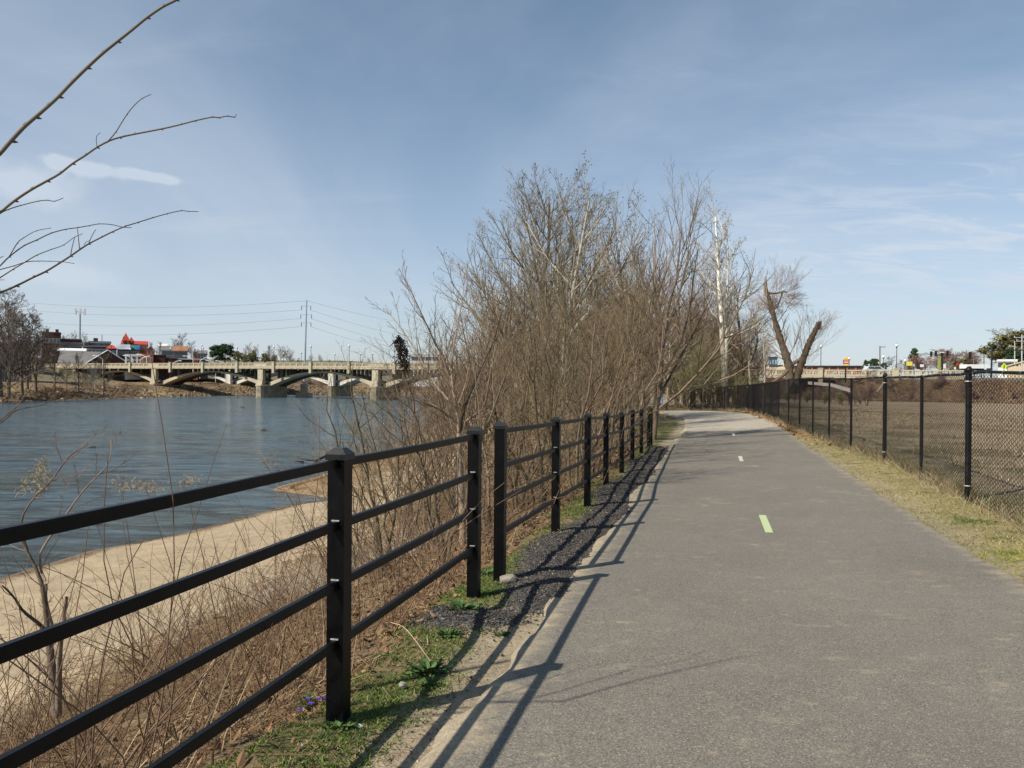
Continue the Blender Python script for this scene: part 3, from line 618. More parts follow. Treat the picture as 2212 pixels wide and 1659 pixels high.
# ---------------------------------------------------------------- bridges
BR = np.array([[BU[0], BN[0], 0], [BU[1], BN[1], 0], [0, 0, 1]])   # local (t, p, z) -> world
def bw(V): return V @ BR.T + np.array([BO[0], BO[1], 0])
class BB(MB):
    """mesh written in bridge coordinates (along, behind, up)"""
    def build(s, *a, **k):
        s.v = [bw(v) for v in s.v]; return MB.build(s, *a, **k)
def arch_bridge(p0, width, piers, t0, t1, mats, label, parapet=True, crown_drop=2.9, spring=.8, ribs=((1.6, 4.6), (5.2, 8.2))):
    mc, mu, md = mats
    br = empty('arch_bridge', (0, 0, 0), label, 'bridge')
    # deck in lengths that follow the profile
    ts = np.arange(t0, t1+.1, 4.0)
    mb = BB()
    for a_, b_ in zip(ts[:-1], ts[1:]):
        za, zb_ = railz(a_), railz(b_)
        V = []
        for tt, z in ((a_, za), (b_, zb_)):
            for p, dz in ((p0-.55, -1.72), (p0+width+.55, -1.72), (p0+width+.55, -1.12), (p0-.55, -1.12)): V.append([tt, p, z+dz])
        mb.add(V, [np.array([[0, 1, 5, 4], [1, 2, 6, 5], [2, 3, 7, 6], [3, 0, 4, 7]]), np.array([[0, 3, 2, 1]]), np.array([[4, 5, 6, 7]])] if a_ in (ts[0], ts[-2]) else [np.array([[0, 1, 5, 4], [1, 2, 6, 5], [2, 3, 7, 6], [3, 0, 4, 7]])])
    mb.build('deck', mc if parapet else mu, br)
    # arch ribs
    def curve(a_, b_, n=22):
        s = np.linspace(0, 1, n); tt = a_+(b_-a_)*s; crown = railz((a_+b_)/2)-crown_drop+.62
        z = spring+(crown-spring)*(1-np.abs(2*s-1)**1.9); dep = .42+.75*np.abs(2*s-1)**1.6
        return tt, z, dep
    for a_, b_ in zip(piers[:-1], piers[1:]):
        A, B_ = a_+1.2, b_-1.2
        tt, z, dep = curve(A, B_)
        z = np.minimum(z, railz(tt)-1.75)
        for (q0, q1) in ribs:
            V = np.concatenate([np.c_[tt, np.full_like(tt, p0+q0), z], np.c_[tt, np.full_like(tt, p0+q1), z], np.c_[tt, np.full_like(tt, p0+q1), z-dep], np.c_[tt, np.full_like(tt, p0+q0), z-dep]])
            n = len(tt); i = np.arange(n-1); fs = []
            for k in range(4):
                u, w = k*n, ((k+1) % 4)*n; fs.append(np.c_[i+u, i+1+u, i+1+w, i+w])
            mb = BB(); mb.add(V, fs); mb.build('arch_rib', mc if q0 < 3 or not parapet else mu, br)  # inner rib darker than the front one, shade painted in
        nn = max(2, int((B_-A)/4.6))
        for k in range(1, nn+1):
            tc = A+(B_-A)*(k-.25)/(nn+.5); zt = railz(tc)-1.72; zb_ = np.interp(tc, tt, z)-.1
            if zt-zb_ < .35: continue
            for (q0, q1) in ribs:
                mb = BB(); mb.box((tc-.24, p0+q0+.25, zb_), (tc+.24, p0+q0+.85, zt)); mb.box((tc-.24, p0+q1-.85, zb_), (tc+.24, p0+q1-.25, zt))
                mb.build('spandrel_column', mu, br)['kind'] = 'stuff'  # columns darkened to paint the shade under the deck
    for k, tp in enumerate(piers):
        if tp < t0 or tp > t1: continue
        base = WATER-1.2; zt = railz(tp)-1.72
        low = BB(); w2 = 1.35
        poly = [(tp-w2, p0-.3), (tp-w2*.7, p0-1.05), (tp, p0-1.35), (tp+w2*.7, p0-1.05), (tp+w2, p0-.3), (tp+w2, p0+width+.3), (tp-w2, p0+width+.3)]
        low.prism(poly, base, -.2); pi_ = low.build('pier', md, br)
        u = BB(); u.box((tp-1.0, p0-.42, -.19), (tp+1.0, p0+.6, zt)); u.box((tp-.9, p0+width-.6, -.19), (tp+1.0, p0+width+.3, zt)); u.build('pier_shaft', mc, br)['kind'] = 'stuff'
        if parapet:
            c = BB(); c.prism([((x_-tp)*1.13+tp, y_-.12 if y_ < p0 else y_) for x_, y_ in poly], -.198, .2); c.build('pier_cap', mc, pi_)
            c = BB(); c.box((tp-1.15, p0-.8, .202), (tp+1.15, p0-.425, .85)); c.box((tp-1.02, p0-.62, .852), (tp+1.02, p0-.425, 1.5)); c.box((tp-.7, p0-.5, 1.6), (tp+.7, p0-.425, 3.6)); c.build('pilaster', mc, pi_)['kind'] = 'stuff'
    return br
bridge = arch_bridge(0, 8.4, [-128, -87, -41, 0, 43.5, 87], -145, 118, (m_conc, m_conc_shade, m_conc_dark), 'long cream concrete open spandrel arch bridge with balustrades crossing the river')
rear = arch_bridge(29, 8.2, [-128, -87, -41, 0, 43.5, 87], -145, 112, (m_conc_pale, m_conc_shade, m_conc_dark), 'pale concrete arch bridge seen behind the arches of the balustraded one', parapet=False)
# abutment walls at both ends
mb = BB(); mb.box((-150, -.4, -1.5), (-143.5, 8.8, railz(-145)-1.74)); mb.build('abutment', m_conc, bridge)
mb = BB(); mb.box((113, -.4, -1.5), (119, 8.8, railz(118)-1.74)); mb.build('abutment', m_conc, bridge)
# west approach bents
for tc in (-141, -134.5):
    mb = BB(); mb.box((tc-.35, 0, -2), (tc+.35, 8.4, railz(tc)-1.74)); mb.build('bent_wall', m_conc, bridge)
# balustrade: one module, repeated along the profile
PW_ = 2.3
def panel(solid=False):
    mb = MB()
    mb.box((0, -.18, -.02), (PW_, .18, .2)); mb.box((0, -.2, .88), (PW_, .2, 1.1)); mb.box((-.0, -.16, .2), (.40, .16, .88))
    if solid: mb.box((.40, -.12, .2), (PW_, .12, .88))
    else:
        for k in range(6):
            x = .60+k*.285; mb.box((x, -.08, .2), (x+.13, .08, .88))
    return mb
def fascia():
    mb = MB(); mb.box((0, -.16, -.62), (PW_, .05, -.025)); 
    # shallow scalloped brackets under the ledge
    s = np.linspace(0, np.pi, 7); pr = np.c_[PW_*.5-np.cos(s)*PW_*.42, -.62+np.sin(s)*.22]
    mb.box((0, -.21, -.12), (PW_, -.165, -.03))
    V = np.r_[np.c_[pr[:, 0], np.full(7, -.24), pr[:, 1]], np.c_[pr[:, 0], np.full(7, -.165), pr[:, 1]]]
    V2 = V.copy(); V2[:, 2] += .05
    i = np.arange(6); mb.add(np.r_[V, V2], [np.c_[i, i+1, i+15, i+14], np.c_[i, i+1, i+8, i+7], np.c_[i+14, i+15, i+22, i+21]])
    return mb
prot = {}
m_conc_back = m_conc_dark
def place_panels(t0, t1, p, key, first_only=True):
    n = int((t1-t0)/PW_)
    for i in range(n):
        ta = t0+i*PW_; za, zb_ = railz(ta), railz(ta+PW_); sl = (zb_-za)/PW_
        near_pier = any(abs(ta+PW_/2-q) < PW_*.8 for q in (-128, -87, -41, 0, 43.5, 87))
        kk = key+('solid' if near_pier else 'open')
        for nm, ky, bld in (('balustrade_panel', kk, lambda: panel(near_pier)), ('fascia_panel', 'f', fascia)):
            if nm == 'fascia_panel' and p > 1: continue
            if ky in prot: o = prot[ky].copy(); COL.objects.link(o)
            else: o = bld().build(nm, m_conc if p < 1 else m_conc_dark); prot[ky] = o  # rear parapet darker: shade for the baluster openings is in its colour
            o.parent = bridge
            R = np.array([[BU[0], BN[0], 0, 0], [BU[1], BN[1], 0, 0], [sl, 0, 1, 0], [0, 0, 0, 1]], float)
            w = bw(np.array([[ta, p, za-1.1]]))[0]; R[:3, 3] = w; o.matrix_world = Matrix(R.tolist())
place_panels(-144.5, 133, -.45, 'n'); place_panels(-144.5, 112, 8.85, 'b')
# lamp posts and their pedestals on the parapet
def lamp_mesh(hh):
    p = MB(); p.lathe([(.16, 0), (.17, .12), (.1, .3), (.075, .5), (.055, hh-.5), (.09, hh-.42), (.05, hh-.38), (.14, hh-.3), (.16, hh-.22)], 8)
    g = MB(); g.lathe([(.14, hh-.22), (.25, hh), (.24, hh+.14), (.15, hh+.3), (.05, hh+.38)], 10)
    f = MB(); f.lathe([(.05, hh+.38), (.09, hh+.41), (.03, hh+.46), (.02, hh+.6), (.0, hh+.72)], 6)
    return p, g, f
def lamp_proto(hh, label):
    e = empty('street_lamp', (0, 0, 0), label, 'street lamp', 'globe lamps along the two bridges'); p, g, f = lamp_mesh(hh)
    p.build('lamp_pole', m_lamp_pole, e); g.build('lamp_globe', m_globe, e, smooth=True); f.build('finial', m_lamp_pole, e); return e
def t_for(vx, p=0):
    """distance along the bridge seen at picture column vx"""
    r = (vx-CX)/F; r = r-.0
    ox, oy = BO+BN*p
    return (r*oy-ox)/(BU[0]-r*BU[1])
lampA = None
ordn = ['first', 'second', 'third', 'fourth', 'fifth', 'sixth', 'seventh', 'eighth', 'ninth', 'tenth', 'eleventh', 'twelfth', 'thirteenth', 'fourteenth']
nearx = [282, 369, 439, 513, 592, 672, 754.5, 852.7, 955, 1180, 1440, 1605, 1773, 1936.5]
ped = MB(); ped.box((-.42, -.42, -1.75), (.42, .3, 1.28)); ped.box((-.5, -.5, 1.282), (.5, .38, 1.42)); pedp = None
for i, vx in enumerate(nearx):
    tt = t_for(vx, -.5)
    w = bw(np.array([[tt, -.62, railz(tt)-1.1]]))[0]
    lb = f'{ordn[i]} globe street lamp from the left on the front parapet of the balustraded bridge'
    if lampA is None: lampA = lamp_proto(4.4, lb); o = lampA
    else: o = dup(lampA); o['label'] = lb
    o.location = (w[0], w[1], w[2]+1.1)
    q = pedp.copy() if pedp else ped.build('lamp_pedestal', m_conc, bridge)
    if pedp: COL.objects.link(q)
    else: pedp = q
    q.parent = bridge; q.matrix_world = Matrix(np.block([[BR, w[:, None]], [np.zeros((1, 3)), np.ones((1, 1))]]).tolist())
for i, (vx, vt) in enumerate([(534, 762), (612, 760), (650.5, 758), (723, 761), (778.5, 760.5), (804.5, 760), (1834, 768.5), (1908, 764.6), (1954.5, 773)]):
    p_ = 29.5 if vx < 1000 else 12
    tt = t_for(vx, p_); w = bw(np.array([[tt, p_, 0]]))[0]; z = at(vx, vt, w[1])[2]-5.0
    o = dup(lampA); o['label'] = (f'{ordn[i]} globe lamp from the left on the rear bridge, beyond the balustrade' if i < 6 else ['globe lamp right of the red and yellow roadside sign', 'globe lamp just right of the tall wooden utility pole', 'thin globe lamp left of the yellow square sign'][i-6])
    o.location = (w[0], w[1], z)
for i, (vx, vt) in enumerate([(241, 741.5), (436, 743)]):
    o = dup(lampA); w = at(vx, vt, 268); o.location = (w[0], w[1], w[2]-4.9); o['label'] = ['globe lamp rising before the brick gable of the warehouse', 'globe lamp between the long white row house and the olive shrubs'][i] if i == 0 else 'globe lamp in front of the evergreen clump beyond the bridge'

# ---------------------------------------------------------------- power pylon, mast, wires
py_ = empty('power_pylon', tuple(at(657, 857, 236)), 'tall grey steel transmission monopole with three pairs of arms behind the bridge', 'pylon')
b0 = at(657, 858, 236); t0_ = at(662.5, 648, 236)
def local(o):
    for c in o.children:
        c.location = Vector(c.location)-o.location if c.location.length < 1e-6 else c.location
mb = MB(); mb.tubes(np.linspace(b0+np.array([0, 0, 3.2]), t0_, 8), np.linspace(.34, .16, 8)[None], 12, caps=True); mb.build('mast', m_galv, py_)
mb = MB(); mb.box((b0[0]-.95, 235.1, WATER-1), (b0[0]+.95, 236.9, WATER+3.9)); mb.build('footing', m_conc, py_)
mb = MB(); mb.box((b0[0]-2, 234, WATER-1), (b0[0]+2, 238, WATER+1.3)); mb.build('footing_plinth', m_conc, py_)
arms = []
for va, hw in ((651, .5), (661.5, 1.35), (680, 1.6), (697.4, 1.4)):
    c = at(661.5, va, 236)
    for sd in (-1, 1):
        tip = c+np.array([sd*hw, 0, .12]); mb = MB(); mb.tubes(np.array([c, tip]), np.array([[.09, .05]]), 6, caps=True); ar = mb.build('cross_arm', m_galv, py_)
        if hw > 1:
            i_ = MB(); i_.lathe([(.04, -1.25), (.09, -1.2), (.09, -.15), (.04, 0)], 6, tip); i_.build('insulator', m_dark, ar)
            arms.append((sd, tip-np.array([0, 0, 1.25])))
        else: arms.append((sd, tip))
for ob in py_.children: ob.location = -py_.location
def wire(P0, P1, sag, name, label, r=.035, n=24):
    s = np.linspace(0, 1, n)[:, None]; P = P0+(P1-P0)*s; P[:, 2] -= sag*4*(s*(1-s))[:, 0]
    mb = MB(); mb.tubes(P, r, 3); tag(mb.build(name, m_dark), label, 'power line', 'power lines strung from the steel pylon')
left = [a_ for a_ in arms if a_[0] < 0]; right = [a_ for a_ in arms if a_[0] > 0]
nm = ['top shield wire', 'upper wire', 'middle wire', 'lower wire']
for k, (a_, vy) in enumerate(zip(left, (640, 655, 682, 703))):
    wire(a_[1], at(-60, vy, 330), 3.2, 'power_line', f'{nm[k]} running left from the steel pylon across the sky', .028)
for k, (a_, vy) in enumerate(zip(right, (700, 735, 757, 772))):
    wire(a_[1], at(980, vy, 560), 3.0, 'power_line', f'{nm[k]} running right from the steel pylon and dropping behind the trees', .03)
# cell mast on the hill
def mast(vx, vt, vb, Y, label):
    a_ = at(vx, vt, Y); b_ = at(vx-.8, vb, Y); o = empty('antenna_mast', tuple(b_), label, 'mast')
    mb = MB(); mb.tubes(np.array([b_, a_])-b_, np.array([[.55, .4]]), 8, caps=True); mb.build('mast', m_galv, o)
    w = (a_-b_)[2]
    for k in range(6):
        an = k*math.pi/3; mb = MB(); mb.tubes(np.array([[0, 0, w-1.2], [math.cos(an)*2.4, math.sin(an)*2.4, w-1.2]])+np.array([(a_-b_)[0], 0, 0]), .09, 4); x_, y_ = math.cos(an)*2.4+(a_-b_)[0], math.sin(an)*2.4
        ar = mb.build('antenna_arm', m_galv, o); q = MB(); q.box((x_-.35, y_-.25, w-2.6), (x_+.35, y_+.25, w+.5)); q.build('antenna_panel', m_signback, ar)
    return o
mast(173, 669, 765, 420, 'slim grey cell mast with antenna ring above the brick houses at left')

# ---------------------------------------------------------------- buildings
def building(name, vxl, vxr, vt, vb, Y, depth, wall, roof, kind, label, rot=0, rh=0, win=None, ext=8, wm=m_pane, ridge='x', over=.3):
    A = at(vxl, vb, Y); B_ = at(vxr, vb, Y); zt = at((vxl+vxr)/2, vt, Y)[2]; zb = (A[2]+B_[2])/2; xm = (A[0]+B_[0])/2; va = math.atan2(-xm, Y); w = (B_[0]-A[0])*math.cos(va); h = zt-zb
    o = empty(name, ((A[0]+B_[0])/2, Y, zb), label, 'church' if name == 'church' else 'building', rz=va*.93+rot)
    h0 = h-rh
    mb = MB(); mb.box((-w/2, 0, -ext), (w/2, depth, h0)); mb.build('wall', wall, o)
    if kind == 'gable':
        mb = MB()
        if ridge == 'x':
            P = [(-over, h0-.1), (depth/2, h), (depth+over, h0-.1)]
            V = [(sx*(w/2+over), p[0], p[1]+dz) for sx in (-1, 1) for dz in (0, .25) for p in P]
        else:
            P = [(-w/2-over, h0-.1), (0, h), (w/2+over, h0-.1)]
            V = [(p[0], yy, p[1]+dz) for yy in (-over, depth+over) for dz in (0, .25) for p in P]
        V = np.array(V); mb.add(V, [np.array([[0, 1, 4, 3], [1, 2, 5, 4], [6, 9, 10, 7], [7, 10, 11, 8], [0, 6, 7, 1], [1, 7, 8, 2], [3, 4, 10, 9], [4, 5, 11, 10], [0, 3, 9, 6], [2, 8, 11, 5]])])
        mb.build('roof', roof, o)
        g = MB()
        if ridge == 'y':
            for yy in (0, depth): g.add([(-w/2, yy, h0), (w/2, yy, h0), (0, yy, h-.03), (-w/2, yy+(.2 if yy == 0 else -.2), h0), (w/2, yy+(.2 if yy == 0 else -.2), h0), (0, yy+(.2 if yy == 0 else -.2), h-.03)], [np.array([[0, 1, 2], [5, 4, 3]])])
        else:
            for xx in (-w/2, w/2): g.add([(xx, 0, h0), (xx, depth, h0), (xx, depth/2, h-.03), (xx*.99, 0, h0), (xx*.99, depth, h0), (xx*.99, depth/2, h-.03)], [np.array([[0, 1, 2], [5, 4, 3]])])
        gw = g.build('gable_wall', wall, o); gw['kind'] = 'stuff'
    elif kind == 'hip':
        mb = MB(); mb.add([(-w/2-over, -over, h0), (w/2+over, -over, h0), (w/2+over, depth+over, h0), (-w/2-over, depth+over, h0), (-w/4, depth/2, h), (w/4, depth/2, h)], [np.array([[0, 1, 5, 4], [2, 3, 4, 5]]), np.array([[1, 2, 5], [3, 0, 4]]), np.array([[0, 3, 2, 1]])]); mb.build('roof', roof, o)
    else:
        mb = MB(); mb.box((-w/2-.15, -.15, h0+.002), (w/2+.15, depth+.15, h0+.4)); mb.build('roof', roof, o)
    if win:
        nx, zs, ww, wh = win
        for z in zs:
            for i in range(nx):
                x = -w/2+(i+.5)*w/nx
                f = MB(); f.box((x-ww/2-.12, -.07, z*h0-.12), (x+ww/2+.12, -.005, z*h0+wh+.12)); fr = f.build('window', m_whitewall if wall is not m_whitewall else m_grey_roof, o)
                f = MB(); f.box((x-ww/2, -.10, z*h0), (x+ww/2, -.072, z*h0+wh)); f.build('pane', wm, fr)
    return o, w, h
building('brick_building', -70, 66, 742, 840, 205, 22, m_brick, m_grey_roof, 'flat', 'dark brick building behind the big tree at the left edge', win=(7, [.12, .5], 1.5, 3.2), ext=3)
building('shed', 70, 94, 777, 806, 250, 10, m_grey_roof, m_grey_roof, 'flat', 'low dark shed between the brick building and the bridge end', ext=6)
o, w, h = building('brick_house', 90, 130, 719, 750, 345, 12, m_brick, m_brick, 'flat', 'dark brick block with two chimneys, left of the cell mast', win=(5, [.3], 1.1, 1.8))
for x in (-w/2+2.0, w*.32): mb = MB(); mb.box((x-.6, 1, h+.4), (x+.6, 2.4, h+1.7)); mb.build('chimney', m_brick, o)
building('brick_building', 128, 175, 733.5, 755, 350, 14, m_brick, m_grey_roof, 'flat', 'long flat topped red brick block standing under the cell mast', win=(9, [.3], 1.0, 1.6))
building('white_roof_shed', 126, 184, 752.5, 766, 310, 12, m_brick, m_white, 'gable', 'long shed with a bright white roof strip above the warehouse', rh=1.0, over=.4)
building('brick_house', 180, 232, 749.5, 770, 325, 14, m_brick, m_grey_roof, 'flat', 'plain brick block between the white roofed shed and the red roof', win=(6, [.4], 1, 1.4))
building('warehouse', 128, 233, 758, 788, 292, 30, m_brick, m_grey_roof, 'gable', 'wide warehouse with a long grey roof just behind the bridge', rh=4.6, ridge='x', over=.5)
o, w, h = building('warehouse', 190, 276, 757, 788, 284, 30, m_brick, m_grey_roof, 'gable', 'brick gable end of the warehouse with pale verge boards behind the bridge', rh=4.4, ridge='y', over=.4)
for sd in (-1, 1):
    mb = MB(); mb.tubes(np.array([[sd*(w/2+.45), -.45, h-4.6], [0, -.45, h+.12]]), .2, 4); mb.build('verge_board', m_whitewall, o)
building('white_building', 176, 191, 739.5, 750, 460, 10, m_whitewall, m_grey_roof, 'flat', 'small white building at the skyline right of the cell mast', win=(3, [.3], 1.2, 1.6))
o, w, h = building('white_building', 191, 239, 738.5, 750, 470, 14, m_whitewall, m_grey_roof, 'flat', 'long pale office building on the skyline left of the church', win=(11, [.35], 1.6, 1.2))
mb = MB(); mb.box((-w/2+2.5, 2, h+.4), (-w/2+4.8, 6, h+2.3)); mb.build('roof_penthouse', m_brick, o)
mb = MB(); mb.tubes(np.array([[w*.1, 4, h], [w*.1, 4, h+4.5]]), .16, 4); mb.build('antenna', m_dark, o)
building('red_roof_house', 230.5, 250, 745, 772, 300, 10, m_brick, m_redroof, 'hip', 'small dark red building with a bright red metal roof', rh=1.4, win=(3, [.35], .8, 1.3))
building('tin_roof_house', 254, 277, 744, 772, 305, 12, m_brick, m_tin, 'gable', 'brick house with a shiny tin roof below the church towers', rh=1.9, over=.6, win=(3, [.25], 1.3, 1.6))
o, w, h = building('green_roof_house', 277, 300, 745.5, 772, 312, 12, m_grey_roof, m_green_roof, 'gable', 'grey house with a green roof and a blue tarpaulin patch', rh=1.8, win=(3, [.3], 1.2, 1.5))
mb = MB(); mb.box((w*.22, .5, 0), (w*.49, 4.4, .06)); v = mb.v[-1]; v[:, 2] += h-1.8+(v[:, 1])*1.8/6+.3; mb.build('tarpaulin', m_blue, o)
building('orange_house', 318, 333, 748.5, 770, 330, 8, m_brick_or, m_brick_or, 'gable', 'small orange brick gabled house right of the church nave', rh=1.6, ridge='y', win=(2, [.4], .8, 1.3))
# church
Yc = 400
o, w, h = building('church', 262, 318, 736, 756, Yc, 16, m_brick_or, m_redroof, 'gable', 'red church with two pointed tower roofs on the hill above the bridge', rh=1.9, win=(7, [.25], 1.0, 1.8))
def tower(vxl, vxr, veave, vtip, dy):
    A = at(vxl, veave, Yc-dy); B_ = at(vxr, veave, Yc-dy); T_ = at((vxl+vxr)/2, vtip, Yc-dy); c = o.location
    cv = math.cos(math.atan2(-c[0], Yc)); x0, x1 = (A[0]-c[0])*cv, (B_[0]-c[0])*cv; ww = x1-x0; ze = (A[2]+B_[2])/2-c[2]
    mb = MB(); mb.box((x0, -dy, -8), (x1, -dy+ww, ze)); tw = mb.build('tower', m_brick_or, o)
    mb = MB(); xm = (x0+x1)/2; zt = T_[2]-c[2]; e = .25
    mb.add([(x0-e, -dy-e, ze+.01), (x1+e, -dy-e, ze+.01), (x1+e, -dy+ww+e, ze+.01), (x0-e, -dy+ww+e, ze+.01), (xm, -dy+ww/2, zt)], [np.array([[0, 1, 4], [1, 2, 4], [2, 3, 4], [3, 0, 4]]), np.array([[0, 3, 2, 1]])]); mb.build('spire', m_redroof, tw)
    mb = MB(); mb.box((xm-.45, -dy-.06, ze-2.2), (xm+.45, -dy-.005, ze-.8)); mb.build('louvre', m_dark, tw)
    if vtip < 725:
        for sx in (x0+.25, x1-.25):
            mb = MB(); mb.add([(sx-.6, -dy-.35, ze-.4), (sx+.6, -dy-.35, ze-.4), (sx+.6, -dy+1.0, ze-.4), (sx-.6, -dy+1.0, ze-.4), (sx, -dy+.4, ze+2.0)], [np.array([[0, 1, 4], [1, 2, 4], [2, 3, 4], [3, 0, 4]]), np.array([[0, 3, 2, 1]])]); mb.build('pinnacle', m_redroof, tw)
tower(253.5, 266.5, 735, 718, 6); tower(271.5, 284, 737.5, 727.5, 3)
# right of the church
building('row_house', 349, 375, 747.5, 778, 330, 10, m_whitewall, m_grey_roof, 'gable', 'left end of the whitewashed row house, under a grey roof', rh=1.9, over=.4, win=(4, [.12, .55], .8, 1.3))
building('row_house', 375.5, 404, 748, 778, 330, 10, m_whitewall, m_rust, 'gable', 'right end of the whitewashed row house, under a rusty brown roof', rh=2.0, over=.4, win=(5, [.12, .55], .8, 1.3))
building('white_building', 343, 360, 743, 752, 400, 10, m_whitewall, m_white, 'gable', 'white roof peeping above the row house', rh=1.2)
o, w, h = building('storefront', 270, 306, 768, 787, 262, 8, m_white, m_white, 'flat', 'white framed glass storefront behind the bridge parapet', ext=5)
for i in range(3):
    for z in (.12, .55): mb = MB(); x = -w/2+.5+i*w/3; mb.box((x, -.08, z*h), (x+w/3-.6, -.01, z*h+h*.32)); mb.build('window', m_pane, o)
building('storefront', 307, 331, 767, 787, 262, 8, m_brick_or, m_brick_or, 'flat', 'bright orange brick storefront block behind the bridge parapet', ext=5, win=(3, [.3], .5, 1.2))
building('storefront', 331.5, 357, 768.5, 787, 268, 8, m_brick, m_brick, 'flat', 'dark red brick block joined to the orange storefront', ext=5)
building('storefront', 357.5, 381, 774, 788, 270, 8, m_brick, m_grey_roof, 'flat', 'low dark red brick block below the white row house', ext=5)
building('canopy_building', 383, 449, 777, 788, 276, 8, m_dark, m_signback, 'flat', 'long low building with a pale flat canopy roof behind the bridge', ext=5)
building('kiosk', 417, 427.5, 779, 788, 266, 3, m_brick_or, m_brick_or, 'flat', 'tiny orange brick kiosk before the canopy building', ext=5)
building('brick_house', 427, 446, 757, 776, 380, 10, m_brick, m_grey_roof, 'gable', 'distant brick house left of the evergreen clump', rh=1.6, win=(3, [.3], 1.0, 1.2))
building('white_building', 889, 962, 766, 790, 230, 14, m_white, m_white, 'flat', 'long white building behind the riverside bushes, beyond the bridge', ext=6, win=(5, [.5], 1.6, 1.0))
# arm lamps behind the parapet
proto_arm = None
for i, (vx, vt, sd) in enumerate([(222, 768, -1), (287.5, 768, -1), (303, 769, 1), (317, 765, -1), (371, 779, 1), (417, 769, -1), (432, 771.5, 1), (466, 779, -1), (487, 779.5, -1)]):
    w = at(vx, vt, 258)
    if proto_arm is None:
        proto_arm = empty('street_light', label='x', cat='street light', group='white curved arm lights behind the bridge'); mb = MB(); mb.tubes(np.array([[0, 0, -7], [0, 0, -1.2]]), .09, 5); mb.build('pole', m_white, proto_arm)
        s = np.linspace(0, 1, 6); mb = MB(); mb.tubes(np.c_[s*2.6, s*0, -1.2+1.2*np.sin(s*np.pi/2)], .08, 4); a_ = mb.build('arm', m_white, proto_arm); mb = MB(); mb.box((2.4, -.2, -.12), (3.2, .2, .08)); mb.build('lamp_head', m_white, a_); o = proto_arm
    else: o = dup(proto_arm)
    o.location = tuple(w); o.scale = (sd, 1, 1); o['label'] = f'{ordn[i]} curved white arm light from the left, behind the bridge parapet'
# ---------------------------------------------------------------- bare trees
def normv(a): return a/(np.linalg.norm(a, axis=-1, keepdims=True)+1e-9)
def grow(r, trunks, levels):
    """trunks: list of (pts (K,3), radii (K,)) with equal K; returns list of levels (P, R)"""
    P = np.stack([t_[0] for t_ in trunks]).astype(float); R = np.stack([t_[1] for t_ in trunks]).astype(float)
    out_ = [(P, R)]
    for lv in levels:
        n = lv['n']; Np, K = P.shape[:2]
        Lp = np.linalg.norm(np.diff(P, axis=1), axis=2).sum(1)
        t_ = lv.get('t0', .25)+(lv.get('t1', .98)-lv.get('t0', .25))*(np.arange(n)[None, :]+r.random((Np, n)))/n
        f = t_*(K-1); i = np.minimum(f.astype(int), K-2); u = (f-i)[..., None]; ar = np.arange(Np)[:, None]
        st = P[ar, i]*(1-u)+P[ar, i+1]*u; tg = normv(P[ar, i+1]-P[ar, i]); rr = R[ar, i]*(1-u[..., 0])+R[ar, i+1]*u[..., 0]
        az = r.random((Np, 1))*6.28+np.arange(n)[None]*2.4+r.normal(0, .4, (Np, n)); ref = np.where(np.abs(tg[..., 2:3]) < .9, np.array([0, 0, 1.]), np.array([1., 0, 0])); U = normv(np.cross(tg, ref)); W = np.cross(tg, U)
        an = np.radians(lv['ang'])*(1+r.normal(0, .18, (Np, n)))
        d = np.cos(an)[..., None]*tg+np.sin(an)[..., None]*(np.cos(az)[..., None]*U+np.sin(az)[..., None]*W)
        ln = Lp[:, None]*lv['ratio']*(1.15-lv.get('tap', .65)*t_)*r.uniform(.65, 1.25, (Np, n))
        if 'maxl' in lv: ln = np.minimum(ln, lv['maxl']*r.uniform(.6, 1, ln.shape))
        r0 = np.maximum(np.minimum(rr*lv.get('rr', .7), ln*lv.get('rl', .022)), lv.get('rmin', .003))
        M_ = Np*n; d = d.reshape(M_, 3); st = st.reshape(M_, 3); ln = ln.reshape(M_); r0 = r0.reshape(M_)
        if 'keep' in lv: k = r.random(M_) < lv['keep']; d, st, ln, r0 = d[k], st[k], ln[k], r0[k]; M_ = len(ln)
        K2 = lv.get('K', 4); Q = np.zeros((M_, K2, 3)); Q[:, 0] = st; up = np.array([0, 0, lv.get('up', .1)])
        if 'bias' in lv: up = up+np.array(lv['bias'])
        for k in range(1, K2):
            d = normv(d+up+r.normal(0, lv.get('wob', .12), d.shape)); Q[:, k] = Q[:, k-1]+d*(ln/(K2-1))[:, None]
        RR = r0[:, None]*np.linspace(1, lv.get('end', .3), K2)[None]
        P, R = Q, RR; out_.append((P, R))
    return out_
